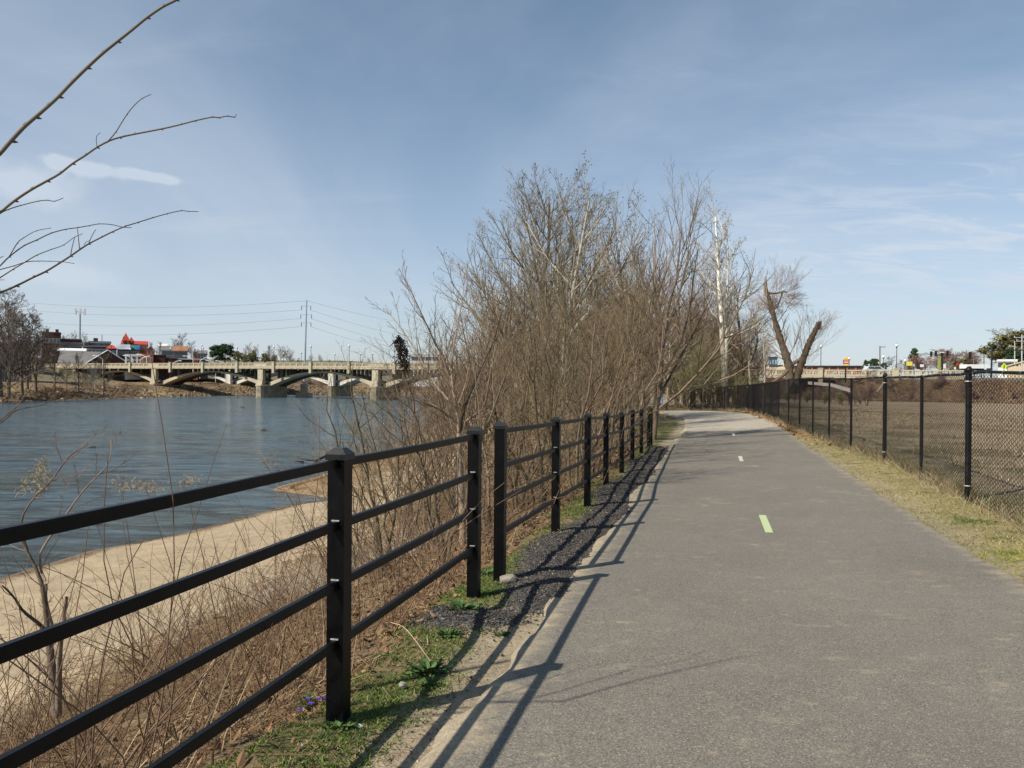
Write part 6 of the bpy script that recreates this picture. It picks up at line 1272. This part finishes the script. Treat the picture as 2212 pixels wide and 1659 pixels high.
far('farbare', 20, 650, 850, 160, 'slender dark bare tree leaning at the left edge of the far bank', wide=.5)
for i, (vx, vt, Y) in enumerate([(-90, 640, 160), (-170, 650, 150), (-260, 640, 150), (-370, 655, 145), (-500, 650, 140), (-640, 640, 138)]): far('farbare', vx, vt, 852, Y, f'{ordn[i]} bare tree of the far bank beyond the left frame edge', wide=1.2)
fbl = [(118, 735, 842, 196, 'dark bare tree with spreading limbs on the far bank under the bridge end'), (53, 790, 842, 200, 'short stub trunk on the far bank below the brick building'), (170, 757, 846, 190, 'slim bare tree on the far bank, second from the bridge end'), (198, 772, 845, 192, 'thin bare sapling in the middle of the far bank'), (224, 757, 850, 186, 'small fan shaped bare tree nearest the person on the far bank'), (144, 775, 838, 205, 'thin bare tree behind the dark spreading one on the far bank'), (205, 785, 838, 210, 'tiny bare sapling before the first bridge arch')]
for (vx, vt, vb, Y, lb) in fbl: far('farbare' if vx in (118, 53, 144, 170, 224) else 'fargrey', vx, vt, vb, Y, lb, wide=.8)
for (k, vx, vt, vb, Y, lb) in [('fargrey', 160, 712, 750, 430, 'round bare tree left of the cell mast on the skyline'), ('fargrey', 181, 716, 750, 430, 'round bare tree right of the cell mast on the skyline'), ('farbare', 140, 722, 765, 350, 'bare tree over the long brick block'), ('farbare', 325, 738, 775, 345, 'bushy bare tree hiding the end of the church nave'), ('farbare', 345, 737, 775, 350, 'bare tree between the church and the white row house'), ('farbare', 310, 745, 778, 320, 'dark bare tree right of the blue tarpaulin'), ('farbare', 393, 718, 775, 370, 'large bare tree standing above the white row house'), ('farbare', 376, 730, 765, 380, 'smaller bare tree left of the large one above the row house'), ('farbare', 413, 735, 782, 340, 'dense bare tree at the right end of the row house'), ('farred', 425, 752, 785, 330, 'low reddish bare tree before the distant brick house')]: far(k, vx, vt, vb, Y, lb)
for (k, vx, vt, vb, Y, lb, nm_) in [('ever', 470, 745, 786, 300, 'dark evergreen tree left of centre of its clump behind the bridge', 'evergreen_tree'), ('ever', 486, 742, 786, 305, 'tallest dark evergreen behind the bridge', 'evergreen_tree'), ('olivecrown', 513, 758, 786, 300, 'olive green shrub right of the evergreens, behind the first lamp', 'olive_tree'), ('farolive', 525, 757, 788, 300, 'thin olive twiggy tree beside the evergreens', 'olive_tree'), ('olivecrown', 545, 762, 787, 302, 'rounded olive shrub in the middle of the row behind the bridge', 'olive_tree'), ('olivecrown', 572, 763, 787, 305, 'rounded olive shrub at the right of the row behind the bridge', 'olive_tree'), ('farolive', 590, 762, 787, 305, 'twiggy olive tree at the right end of the olive row', 'olive_tree'), ('pine', 548, 756, 785, 330, 'dark pine top poking above the olive shrubs', 'pine_tree')]: far(k, vx, vt, vb, Y, lb, name=nm_)
for i, (vx, vt, vb, Y) in enumerate([(464, 743, 785, 330), (497, 740, 785, 330), (537, 738, 785, 330), (553, 742, 785, 330), (583, 744, 785, 330), (605, 742, 786, 330), (620, 745, 787, 330), (628, 760, 787, 320), (672, 764, 788, 330), (690, 763, 788, 335), (645, 772, 788, 300), (712, 776, 789, 340), (738, 778, 789, 340), (758, 780, 790, 350), (780, 778, 790, 350), (800, 779, 790, 350), (822, 782, 790, 350), (796, 772, 789, 400)]):
    far('fargrey' if vx in (537, 553, 605, 620, 672, 690, 796) else 'farbare', vx, vt, vb, Y, f'{(ordn+["fifteenth", "sixteenth", "seventeenth", "eighteenth"])[i]} bare tree along the skyline between the evergreens and the riverside clump, left to right', wide=1.15)
for i, (vx, vt, vb, Y) in enumerate([(640, 815, 850, 296), (665, 812, 852, 296), (690, 815, 852, 298), (722, 815, 853, 300), (750, 818, 853, 302), (600, 818, 848, 285), (860, 812, 852, 300), (890, 810, 852, 300), (930, 808, 852, 300)]):
    far('farred', vx, vt, vb, Y, 'low reddish brown brush tree on the far shore seen under the bridge arches', 'brush trees seen under the arches', wide=1.5)
# right side skyline
for (k, vx, vt, vb, Y, lb, nm_) in [('pine', 1870, 777, 802, 230, 'dark conifer left of the pair beyond the balustrade', 'pine_tree'), ('ever', 1887, 774, 802, 228, 'broad dark evergreen beyond the balustrade', 'evergreen_tree'), ('ever', 1908, 783, 804, 235, 'small dark evergreen behind the lamp right of the utility pole', 'evergreen_tree'), ('pine', 1974, 752, 804, 250, 'tall pine rising over the brown trees at right', 'pine_tree'), ('farbare', 1925, 768, 804, 260, 'grey bare tree behind the diamond shaped signs', 'bare_tree'), ('farbare', 1945, 776, 804, 255, 'low dense bare tree right of the diamond signs', 'bare_tree'), ('farolive', 1968, 772, 806, 235, 'olive brown twiggy tree below the tall pine', 'olive_tree'), ('farred', 1995, 764, 806, 225, 'brown bushy tree behind the yellow signal post', 'bare_tree'), ('farred', 2030, 753, 806, 260, 'reddish bare tree at the left of the big mass on the right', 'bare_tree'), ('farred', 2058, 750, 806, 262, 'tallest reddish bare tree in the mass left of the truck', 'bare_tree'), ('farred', 2088, 757, 806, 265, 'reddish bare tree at the right of the mass above the truck', 'bare_tree'), ('olivecrown', 2080, 774, 808, 240, 'green shrub tree at the foot of the reddish mass', 'green_tree'), ('farbare', 2112, 776, 806, 300, 'distant bare tree left of the dark signal mast', 'bare_tree'), ('fargrey', 2050, 770, 812, 190, 'little pale bare street tree between the signals and the truck', 'bare_tree'), ('olivecrown', 2180, 722, 800, 215, 'large olive green tree at the right edge behind the beige building', 'green_tree'), ('olivecrown', 2208, 715, 800, 212, 'large olive green tree cut by the right frame edge', 'green_tree'), ('ever', 2190, 752, 800, 205, 'dark shaded evergreen below the olive crowns at right', 'evergreen_tree'), ('farbare', 2165, 708, 800, 225, 'bare grey topped tree left of the olive crowns', 'bare_tree'), ('farbare', 2195, 705, 800, 228, 'bare grey treetop over the olive crowns at the right edge', 'bare_tree'), ('pine', 1823, 788, 802, 260, 'dark conifer tuft behind the red and yellow sign', 'pine_tree')]: far(k, vx, vt, vb, Y, lb, name=nm_, wide={'farred': 1.9, 'farbare': 1.5, 'olivecrown': 1.35}.get(k, 1))
for i, vx in enumerate([1625, 1650, 1700, 1740, 1780, 1815, 1850]): far('farbare', vx, 789, 803, 420, 'faint distant bare tree along the low skyline behind the right balustrade', 'distant skyline trees on the right', wide=2.0)
# brush on the approach embankment and below the bridge end
for i in range(60):
    tb_ = rw.uniform(100, 175); pb_ = rw.uniform(-12, -1); w = BO+BU*tb_+BN*pb_; o = plant(['farred', 'farbare'][i % 2], 'brush', 'brown leafless brush on the embankment below the bridge approach', w[0], w[1], rw.uniform(.1, .22), rw.random()*6, 'leafless brush on the bridge embankment', cat='brush')
for i in range(22):
    vx = 1600+i*13; w = at(vx, 830, rw.uniform(95, 125)); plant(['farred', 'farbare', 'farolive'][i % 3], 'brush', 'leafless brush seen through the far fence before the bridge end', w[0], w[1], rw.uniform(.14, .24), rw.random()*6, 'leafless brush before the bridge end', cat='brush')

# ---------------------------------------------------------------- bench, bin, dispenser near the bend
w = at(1408, 886, 57.5); z = Hp(w[0], w[1]); o = empty('bench', (w[0]+.35, 57.5, z), 'low dark backless bench under the trees at the path bend', 'bench')
for k, y in enumerate((-.16, .02, .2)): mb = MB(); mb.box((-.85, y-.07, .42), (.85, y+.07, .47)); mb.build('seat_slat', m_dark, o)
mb = MB(); mb.box((-.85, .28, .2), (.85, .33, .26)); mb.build('stretcher', m_dark, o)
for x in (-.72, .72): mb = MB(); mb.box((x-.04, -.2, -.05), (x+.04, .24, .418)); mb.build('leg', m_dark, o)
w = at(1393, 887, 56); z = Hp(w[0], w[1]); o = empty('litter_bin', (w[0], 56, z), 'squat dark brown square litter bin left of the bench', 'bin')
mb = MB(); mb.box((-.19, -.19, -.05), (.19, .19, .42)); mb.build('body', m_bin, o); mb = MB(); mb.box((-.21, -.21, .422), (.21, .21, .47)); mb.box((-.1, -.1, .471), (.1, .1, .5)); mb.build('lid', m_dark, o)['kind'] = 'stuff'
w = at(1430, 885, 60); z = Hp(w[0], w[1]); o = empty('bag_dispenser', (w[0], 60, z), 'post with a dark box, small sign and blue lower panel behind the bench', 'dispenser')
mb = MB(); mb.box((-.04, -.04, -.1), (.04, .04, 2.0)); mb.build('post', m_dark, o); mb = MB(); mb.box((-.08, -.07, .3), (.08, -.042, 1.15)); mb.build('blue_panel', m_bluebox, o)
mb = MB(); mb.box((-.17, -.17, 1.2), (.17, -.043, 1.68)); bx_ = mb.build('box', m_dark, o); mb = MB(); mb.box((-.14, -.173, 1.38), (.12, -.1715, 1.6)); mb.build('notice', m_red, bx_); mb = MB(); mb.box((-.2, -.19, 1.682), (.2, -.03, 1.73)); mb.build('lid', m_white, bx_)
w = at(1424, 850, 66); o = empty('blue_sign', (w[0], 66, Hp(w[0], 66)), 'small blue and white notice sign on a thin post deeper in the trees', 'sign'); mb = MB(); mb.box((-.03, -.03, -.1), (.03, .03, 2.6)); mb.build('post', m_galv, o); mb = MB(); mb.box((-.2, -.06, 1.9), (.2, -.032, 2.55)); sg = mb.build('sign_panel', m_bluebox, o); mb = MB(); mb.box((-.16, -.064, 1.95), (.16, -.061, 2.15)); mb.build('white_band', m_white, sg)

# ---------------------------------------------------------------- roadside things on the right
def onroad(vx, vb, Y): return at(vx, vb, Y)
# red and yellow sign
Y = 146; w = at(1826.5, 815, Y); o = empty('roadside_sign', tuple(w), 'tall pole sign with a red panel and cream arched top behind the balustrade', 'sign')
h_ = lambda v: at(1826.5, v, Y)[2]-w[2]
mb = MB(); mb.box((-.12, -.1, -1), (.12, .1, h_(791))); mb.build('pole', m_dark, o)
hw_ = 13*Y/F*.5; zt, zb_ = h_(777), h_(786); mb = MB(); mb.box((-hw_, -.25, zb_), (hw_, -.1, zt)); p_ = mb.build('red_panel', m_red, o)
for k in range(2): mb = MB(); mb.box((-hw_*.8, -.255, zb_+(zt-zb_)*(.22+.36*k)), (hw_*.8, -.252, zb_+(zt-zb_)*(.38+.36*k))); mb.build('lettering_bar', m_white, p_)
s = np.linspace(0, np.pi, 9); poly = np.r_[np.c_[np.cos(s)*hw_*.72, np.sin(s)*(h_(771)-zt-.2)+.2]]; Rx = np.array([[1, 0, 0], [0, 0, 1], [0, 1, 0]]); mb = MB(); mb.prism(np.r_[[[hw_*.72, 0]], poly, [[-hw_*.72, 0]]], -.25, -.1, Rx, (0, 0, zt+.002)); mb.build('arched_top', m_yellow, o)
mb = MB(); mb.box((-hw_*.9, -.23, h_(789.5)), (hw_*.9, -.12, zb_-.003)); mb.build('lower_panel', m_yellow, o)
# low brick building with glass lantern
building('station_building', 1656, 1700, 787, 803, 205, 16, m_brick, m_beige, 'gable', 'dark brick building with a tan roof edge seen left of the broken willow', rh=1.2)
o, w_, h__ = building('glass_lantern', 1661, 1679, 774, 788, 207, 3, m_pane, m_dark, 'flat', 'small dark framed glass lantern on top of the brick building', ext=.5)
for k in range(3): mb = MB(); mb.box((-w_/2+.1+k*w_/3, -.06, .15), (-w_/2+w_/3-.12+k*w_/3, -.01, h__*.75)); mb.build('pane', m_teal if False else m_bluebox, o)
building('brick_building', 1690, 1712, 790, 803, 215, 10, m_brick, m_dark, 'gable', 'dark pitched brick building right of the glass lantern, behind the willow trunk', rh=1.8)
o, w_, h__ = building('long_wall_building', 1712, 1862, 793.5, 804, 185, 8, m_brick, m_dark, 'flat', 'very long low dark brick building behind the right balustrade')
for k in range(8): mb = MB(); mb.box((-w_/2+.3+k*w_/8, -.25, -.4), (-w_/2+.6+k*w_/8, -.02, h__-.1)); mb.build('pilaster', m_brick_or, o)
for k in range(7): mb = MB(); x = -w_/2+.9+k*w_/8; mb.box((x, -.9, -.2), (x+w_/8*.62, -.5, h__*.28)); mb.build('planter_wall', m_brick_or if k % 3 == 0 else m_signback, o)
# brick pier group right end
building('brick_wall', 1862, 1880, 797, 806, 170, 3, m_brick, m_brick, 'flat', 'stepped end of the dark brick wall left of the silver car')
# low fence rail on top
# wooden poles
def pole(vx, vt, Y, label, r, arms_=(), mt=m_wood, vb=806, name='utility_pole', cat='pole'):
    a_ = at(vx, vb, Y); b_ = at(vx, vt, Y); o = empty(name, tuple(a_), label, cat); mb = MB(); mb.tubes(np.array([[0, 0, -2], b_-a_]), np.array([[r, r*.7]]), 7, (.2, .16, .12), caps=True); mb.build('pole', mt, o)
    for (va, wl, wr) in arms_:
        z = at(vx, va, Y)[2]-a_[2]; x_ = (b_-a_)[0]; mb = MB(); mb.box((x_-wl, -.08, z-.08), (x_+wr, .08, z+.08)); ar = mb.build('cross_arm', mt, o)
        for xx in (-wl+.1, wr-.1):
            if abs(xx) > .4: mb = MB(); mb.lathe([(.06, 0), (.1, .1), (.05, .3)], 6, (x_+xx, 0, z+.082)); mb.build('insulator', m_signback, ar)
    return o
pole(1900.7, 747.5, 190, 'tall wooden utility pole with one short side arm above the silver car', .2, [(749.5, .1, 1.3)])
pole(2125.5, 748, 240, 'distant wooden utility pole with a cross arm left of the dark signal mast', .2, [(753, 1.6, 1.6)])
pole(2192, 737, 190, 'grey utility pole before the big olive trees at right', .14, [(748, 1.4, .2)], m_signback)
pole(2207.5, 723, 175, 'utility pole with double cross arms and insulators at the right edge', .16, [(729, 1.7, .6), (737, 1.2, 1.2)], m_signback)
pole(2103, 775, 250, 'thin dark pole in the gap between the tree masses', .12)
pole(1937+16, 786, 300, 'short far pole just left of the yellow sign', .1)
# dark signal mast with long arm
Y = 150; a_ = at(2141, 812, Y); b_ = at(2143, 743, Y); o = empty('signal_mast', tuple(a_), 'dark signal mast with a long horizontal arm reaching the right edge', 'traffic signal'); mb = MB(); mb.tubes(np.array([[0, 0, -1], b_-a_]), np.array([[.17, .14]]), 10, caps=True); mb.build('mast', m_dark, o)
z = at(2143, 756.5, Y)[2]-a_[2]; mb = MB(); mb.tubes(np.array([[(b_-a_)[0], 0, z], [9.5, 0, z+.15]]), np.array([[.12, .08]]), 8, caps=True); mb.build('arm', m_dark, o)
def sighead(parent, x, z, s=1, name='signal_head'):
    mb = MB(); mb.box((x-.17*s, -.15, z-.5*s), (x+.17*s, .12, z+.5*s)); hd = mb.build(name, m_dark, parent)
    for k in range(3):
        m2 = MB(); an = np.linspace(0, 2*np.pi, 9)[:-1]; m2.prism(np.c_[np.cos(an)*.1*s, np.sin(an)*.1*s], 0, .03, Rx, (x, -.185, z+(.32-.32*k)*s)); m2.build('lens', m_black, hd)
# signal gantry with heads
Y = 175; a_ = at(2034.5, 806, Y); o = empty('signal_gantry', tuple(a_), 'signal arm carrying three dark traffic light heads over a yellow green post', 'traffic signal')
zz2 = lambda v: at(2034, v, Y)[2]-a_[2]
mb = MB(); mb.box((-.06, -.1, -.5), (.12, .1, zz2(766))); mb.build('post', m_dark, o); mb = MB(); mb.box((-.75, .12, -.5), (-.2, .3, zz2(769))); mb.build('yellow_post', m_post_green, o)
mb = MB(); mb.box((-5.0, -.06, zz2(765.5)), (2.6, .06, zz2(764.5))); mb.build('arm', m_dark, o)
for vx, vv in ((2011, 765), (2021, 764), (2034.5, 764), (2046, 763.5)): sighead(o, (vx-2034.5)*Y/F, zz2(vv), 1.15)
mb = MB(); mb.box((-.55, -.2, zz2(762)), (.35, -.08, zz2(760))); mb.build('sign_plate', m_white, o)
Y = 168; a_ = at(2095, 806, Y); o = empty('signal_post', tuple(a_), 'slender dark post with a tall signal head before the white truck', 'traffic signal'); mb = MB(); mb.box((-.06, -.06, -.5), (.06, .06, at(2095, 768, Y)[2]-a_[2])); mb.build('post', m_dark, o); sighead(o, 0, at(2095, 768, Y)[2]-a_[2], 1.5)
a_ = at(1999, 770, 200); o = empty('signal_head', tuple(at(1975.5*0+1707*0+1970, 806, 200)), 'x', 'traffic signal'); bpy.data.objects.remove(o)
# road signs
def sign(vx, vt, vb, wv, Y, label, shape='rect', mt=m_white, post=m_dark, deco=None, vbase=806):
    c = at(vx, (vt+vb)/2, Y); a_ = at(vx, vbase, Y); o = empty('road_sign', tuple(a_), label, 'sign'); hh = at(vx, vt, Y)[2]-at(vx, vb, Y)[2]; ww = wv*Y/F; zc = c[2]-a_[2]
    mb = MB(); mb.box((-.05, -.03, -.5), (.05, .03, zc+hh*.4)); mb.build('post', post, o); mb = MB()
    if shape == 'rect': poly = [(-ww/2, -hh/2), (ww/2, -hh/2), (ww/2, hh/2), (-ww/2, hh/2)]
    elif shape == 'diamond': poly = [(0, -hh/2), (ww/2, 0), (0, hh/2), (-ww/2, 0)]
    else: an = np.arange(8)*np.pi/4+np.pi/8; poly = np.c_[np.cos(an)*ww/2, np.sin(an)*hh/2]
    mb.prism(poly, 0, .03, Rx, (0, -.065, zc)); pn_ = mb.build('sign_panel', mt, o)
    if deco: deco(pn_, ww, hh, zc)
    return o
def teal_logo(pn_, ww, hh, zc):
    # teal figure emblem: a forked stroke with a short bar, small text line below
    for poly in ([(-.05, -.3), (.1, -.3), (.1, 0), (.36, .34), (.2, .34), (.02, .12), (-.12, .34), (-.28, .34), (-.05, 0)], [(-.42, .02), (-.22, .02), (-.22, .08), (-.42, .08)], [(-.4, -.42), (.1, -.42), (.1, -.37), (-.4, -.37)]):
        mb = MB(); mb.prism(np.array(poly)*np.array([ww, hh]), 0, .006, Rx, (0, -.075, zc)); mb.build('emblem', m_teal, pn_)
sign(1927.5, 789.5, 798, 10, 150, 'white roadside sign with a teal emblem behind the balustrade', mt=m_white, deco=teal_logo)
sign(1938, 784.5, 796, 9, 160, 'left one of the two grey diamond shaped sign backs', 'diamond', m_signback); sign(1947, 785, 795, 9, 160, 'right one of the two grey diamond shaped sign backs', 'diamond', m_signback)
sign(1964, 781, 790, 13, 165, 'square yellow sign on a dark post right of the diamonds', mt=m_yellow); sign(1974, 786, 792, 4, 170, 'narrow grey green sign right of the yellow one', mt=m_signback); sign(1991, 787, 793, 8, 170, 'small white rectangular sign under the brown tree', mt=m_white)
sign(2040, 786, 796, 5, 160, 'narrow white sign right of the yellow green post', mt=m_white); sign(2068, 783, 790, 6, 190, 'red stop sign before the green shrub tree', 'oct', m_red); sign(2077, 784, 790, 6, 195, 'small grey sign right of the stop sign', mt=m_signback); sign(2062.5, 793, 798, 4, 160, 'small white sign below the stop sign', mt=m_white)
def ped(pn_, ww, hh, zc):
    for poly in ([(-.05, .12), (.06, .12), (.06, .24), (-.05, .24)], [(-.08, -.05), (.08, -.05), (.06, .11), (-.05, .11)], [(-.16, -.28), (-.08, -.28), (.02, -.06), (-.06, -.06)], [(.08, -.28), (.16, -.28), (.06, -.06), (-.02, -.06)]):
        mb = MB(); mb.prism(np.array(poly)*np.array([ww, hh]), 0, .006, Rx, (0, -.075, zc)); mb.build('pictogram', m_black, pn_)
sign(2168.5, 784, 799.5, 14, 120, 'bright lime diamond pedestrian sign above the chain link fence', 'diamond', m_lime, deco=ped)
building('white_building', 2156, 2196, 780, 796, 195, 10, m_white, m_white, 'flat', 'white building with a dark stripe left of the beige one', win=(3, [.2], 1.4, 1.2))
o, w_, h__ = building('beige_building', 2176, 2290, 776, 800, 185, 20, m_beige, m_beige, 'gable', 'beige building with a sloping roof cut by the right frame edge', rh=1.6, ridge='y')
for k in range(3): mb = MB(); x = -w_/2+.9+k*.8; mb.box((x, -.03, h__*.38), (x+.4, -.005, h__*.38+.45)); mb.build('window', m_pane, o)
# box truck
Y = 150; a_ = at(2088, 806, Y); o = empty('box_truck', (a_[0], Y, a_[2]), 'white box truck with a rounded front on the road at right', 'truck')
L1 = at(2126, 800, Y)[0]-a_[0]; L2 = at(2145, 800, Y)[0]-a_[0]; zt = at(2100, 787, Y)[2]-a_[2]
mb = MB(); mb.box((0, 0, .9), (L1, 2.4, zt)); bx_ = mb.build('cargo_box', m_white, o); an = np.linspace(0, 2*np.pi, 11)[:-1]; mb = MB(); mb.prism(np.c_[np.cos(an)*.3, np.sin(an)*.3], 0, .01, Rx, (.65, -.012, zt*.62)); mb.build('red_logo', m_red, bx_)
mb = MB(); pr = [(L1+.05, .7), (L2, .7), (L2, zt*.5), (L2-.25, zt*.78), (L2-.7, zt*.95), (L2-1.1, zt), (L1+.05, zt)]; mb.prism(pr, .05, 2.3, Rx); cb = mb.build('cab', m_white, o)
mb = MB(); mb.box((L2-1.2, .03, zt*.42), (L2-.1, .045, zt*.58)); mb.build('side_window', m_pane, cb)
mb = MB(); mb.box((.2, .3, .5), (L2-.2, 2.1, .89)); mb.build('chassis', m_dark, o)
for x in (1.0, L2-.8):
    for y in (.05, 2.1):
        mb = MB(); an = np.linspace(0, 2*np.pi, 13)[:-1]; mb.prism(np.c_[np.cos(an)*.48, np.sin(an)*.48], 0, .28, Rx, (x, y, .48)); wh = mb.build('wheel', m_tyre, o)
# silver car
Y = 152; a_ = at(1871, 808, Y); o = empty('parked_car', (a_[0], Y, a_[2]), 'silver estate car showing its roof above the balustrade', 'car')
mb = MB(); mb.prism([(0, .4), (4.4, .4), (4.4, .85), (3.6, .95), (0, .98)], 0, 1.75, Rx); mb.build('body', m_carp, o); mb = MB(); mb.prism([(.1, .985), (3.55, .985), (2.8, 1.5), (.5, 1.52)], .08, 1.67, Rx); cb = mb.build('cabin', m_carp, o)
for x0, x1 in ((.5, 1.5), (1.6, 2.7)): mb = MB(); mb.prism([(x0, 1.02), (x1+.25, 1.02), (x1, 1.42), (x0+.1, 1.42)], .06, .078, Rx); mb.build('window', m_pane, cb)
for x in (.9, 3.5):
    for y in (-.02, 1.55): mb = MB(); an = np.linspace(0, 2*np.pi, 13)[:-1]; mb.prism(np.c_[np.cos(an)*.33, np.sin(an)*.33], 0, .22, Rx, (x, y, .33)); mb.build('wheel', m_tyre, o)
# pale board caught in the fence wire
a_ = at(1895, 845, 17.7); b_ = at(1908, 829, 17.4); mb = MB(); mb.tubes(np.array([a_, b_]), np.array([[.02, .025]]), 4, caps=True); tag(mb.build('broken_board', m_foam), 'short pale broken board leaning on the chain link fence by its thick post', 'board')
# long concrete strip (lower roadway wall) seen through the fence
P_ = [at(1745, 827, 118), at(1796, 831.5, 106), at(1838, 844, 92)]; mb = MB()
V = []; 
for p in P_: V += [[p[0], p[1], p[2]-.22], [p[0], p[1], p[2]+.2], [p[0]+.3, p[1]+.5, p[2]+.2], [p[0]+.3, p[1]+.5, p[2]-.22]]
idx = np.arange(12).reshape(3, 4); mb.add(V, [np.stack([idx[:-1], np.roll(idx, -1, 1)[:-1], np.roll(idx, -1, 1)[1:], idx[1:]], -1).reshape(-1, 4), idx[0][None], idx[-1][::-1][None]]); V2 = np.array(V)
tag(mb.build('concrete_flume', m_conc_pale), 'pale sloping concrete wall seen through the chain link fence', 'wall')

# ---------------------------------------------------------------- person fishing on the far bank
w = onz(254, 847.5, 0); Yp = 196.0; w = at(254, 848, Yp); zg = w[2]
me = bpy.data.meshes.new('body'); J = [(0, 0, .95), (0, 0, 1.15), (0, 0, 1.38), (0, -.02, 1.5), (0, -.02, 1.6), (0, -.02, 1.72), (-.17, 0, 1.42), (-.24, -.06, 1.18), (-.12, -.28, 1.12), (-.1, -.33, 1.12), (.17, 0, 1.42), (.25, -.06, 1.18), (.14, -.28, 1.14), (.1, -.33, 1.14), (-.1, 0, .9), (-.12, -.02, .5), (-.12, .02, .08), (-.12, -.14, .04), (.1, 0, .9), (.13, .03, .5), (.13, .05, .08), (.13, -.11, .04)]
Eg = [(0, 1), (1, 2), (2, 3), (3, 4), (4, 5), (2, 6), (6, 7), (7, 8), (8, 9), (2, 10), (10, 11), (11, 12), (12, 13), (0, 14), (14, 15), (15, 16), (16, 17), (0, 18), (18, 19), (19, 20), (20, 21)]
Rj = [.15, .14, .16, .06, .09, .075, .07, .05, .035, .035, .07, .05, .035, .035, .1, .07, .045, .04, .1, .07, .045, .04]
me.from_pydata(J, Eg, []); ob = bpy.data.objects.new('body', me); COL.objects.link(ob)
sk = ob.modifiers.new('skin', 'SKIN'); sd_ = ob.modifiers.new('sub', 'SUBSURF'); sd_.levels = 1; sd_.render_levels = 1
for i, r in enumerate(Rj): me.skin_vertices[0].data[i].radius = (r, r*.8)
me.skin_vertices[0].data[0].use_root = True
dg = bpy.context.evaluated_depsgraph_get(); me2 = bpy.data.meshes.new_from_object(ob.evaluated_get(dg)); bpy.data.objects.remove(ob)
me2.name = 'body'; me2.materials.clear()
for m_ in (m_skin, m_fabric_w, m_denim, m_dark, m_hair): me2.materials.append(m_)
for p in me2.polygons:
    c = p.center; p.use_smooth = True
    p.material_index = 3 if c.z < .1 else 2 if c.z < .97 else 4 if (c.z > 1.62 and (c.y > -.04 or c.z > 1.72)) else 0 if (c.z > 1.47 or c.y < -.2) else 1
pe = empty('person', (w[0], Yp, zg), 'distant person in a white top and blue jeans standing on the far river bank', 'person')
ob = bpy.data.objects.new('body', me2); COL.objects.link(ob); ob.parent = pe
pe.rotation_euler = (0, 0, .6)
# dark steel guard rail where the balustrade ends
o = empty('guard_rail', (0, 0, 0), 'dark steel guard railing continuing right from the end of the balustrade', 'railing')
P_ = [at(v_, y_, Y_) for v_, y_, Y_ in ((2005, 800, 150), (2040, 801.5, 146), (2080, 803.5, 142), (2120, 803, 140))]
for k in range(3):
    mb = MB(); mb.tubes(curve_pts([p-np.array([0, 0, .05+.38*k]) for p in P_], 14), .05, 4); mb.build('rail', m_dark, o)
for p in curve_pts(P_, 12): mb = MB(); mb.box((p[0]-.05, p[1]-.05, p[2]-2), (p[0]+.05, p[1]+.05, p[2]+.05)); mb.build('post', m_dark, o)
# sand bar litter
P0 = scatter(900, -14, -4.5, 8, 34, lambda x, y: ((x > S(y)+.5) & (x < T(y)+1)).astype(float)*sstep(-.1, .6, vnoise(x, y, .5, 74))); n = len(P0)
tag(stalks(P0, rw.uniform(.05, .35, n), 3.5, rw.uniform(.003, .008, n), 3, np.tile((.16, .11, .07), (n, 1))*rw.uniform(.5, 1.8, (n, 1)), .3).build('sand_litter', m_stalk), kind='stuff')
# brush cover of the approach embankment
def embf(x, y):
    rx, ry = x-BO[0], y-BO[1]; tb = rx*BU[0]+ry*BU[1]; pb = rx*BN[0]+ry*BN[1]; return ((tb > 92) & (pb < -.5) & (pb > -13)).astype(float)*(.25+.75*sstep(-.2, .4, vnoise(x, y, .12, 81)))
P0 = scatter(16000, 20, 130, 70, 165, embf); n = len(P0)
tag(stalks(P0, rw.uniform(.4, 1.5, n), 1.2, rw.uniform(.02, .05, n), 3, np.array([(.17, .11, .07), (.24, .16, .10), (.10, .07, .045), (.30, .22, .13)])[rw.choice(4, n)]*rw.uniform(.6, 1.4, (n, 1)), .3).build('embankment_brush', m_stalk), kind='stuff')
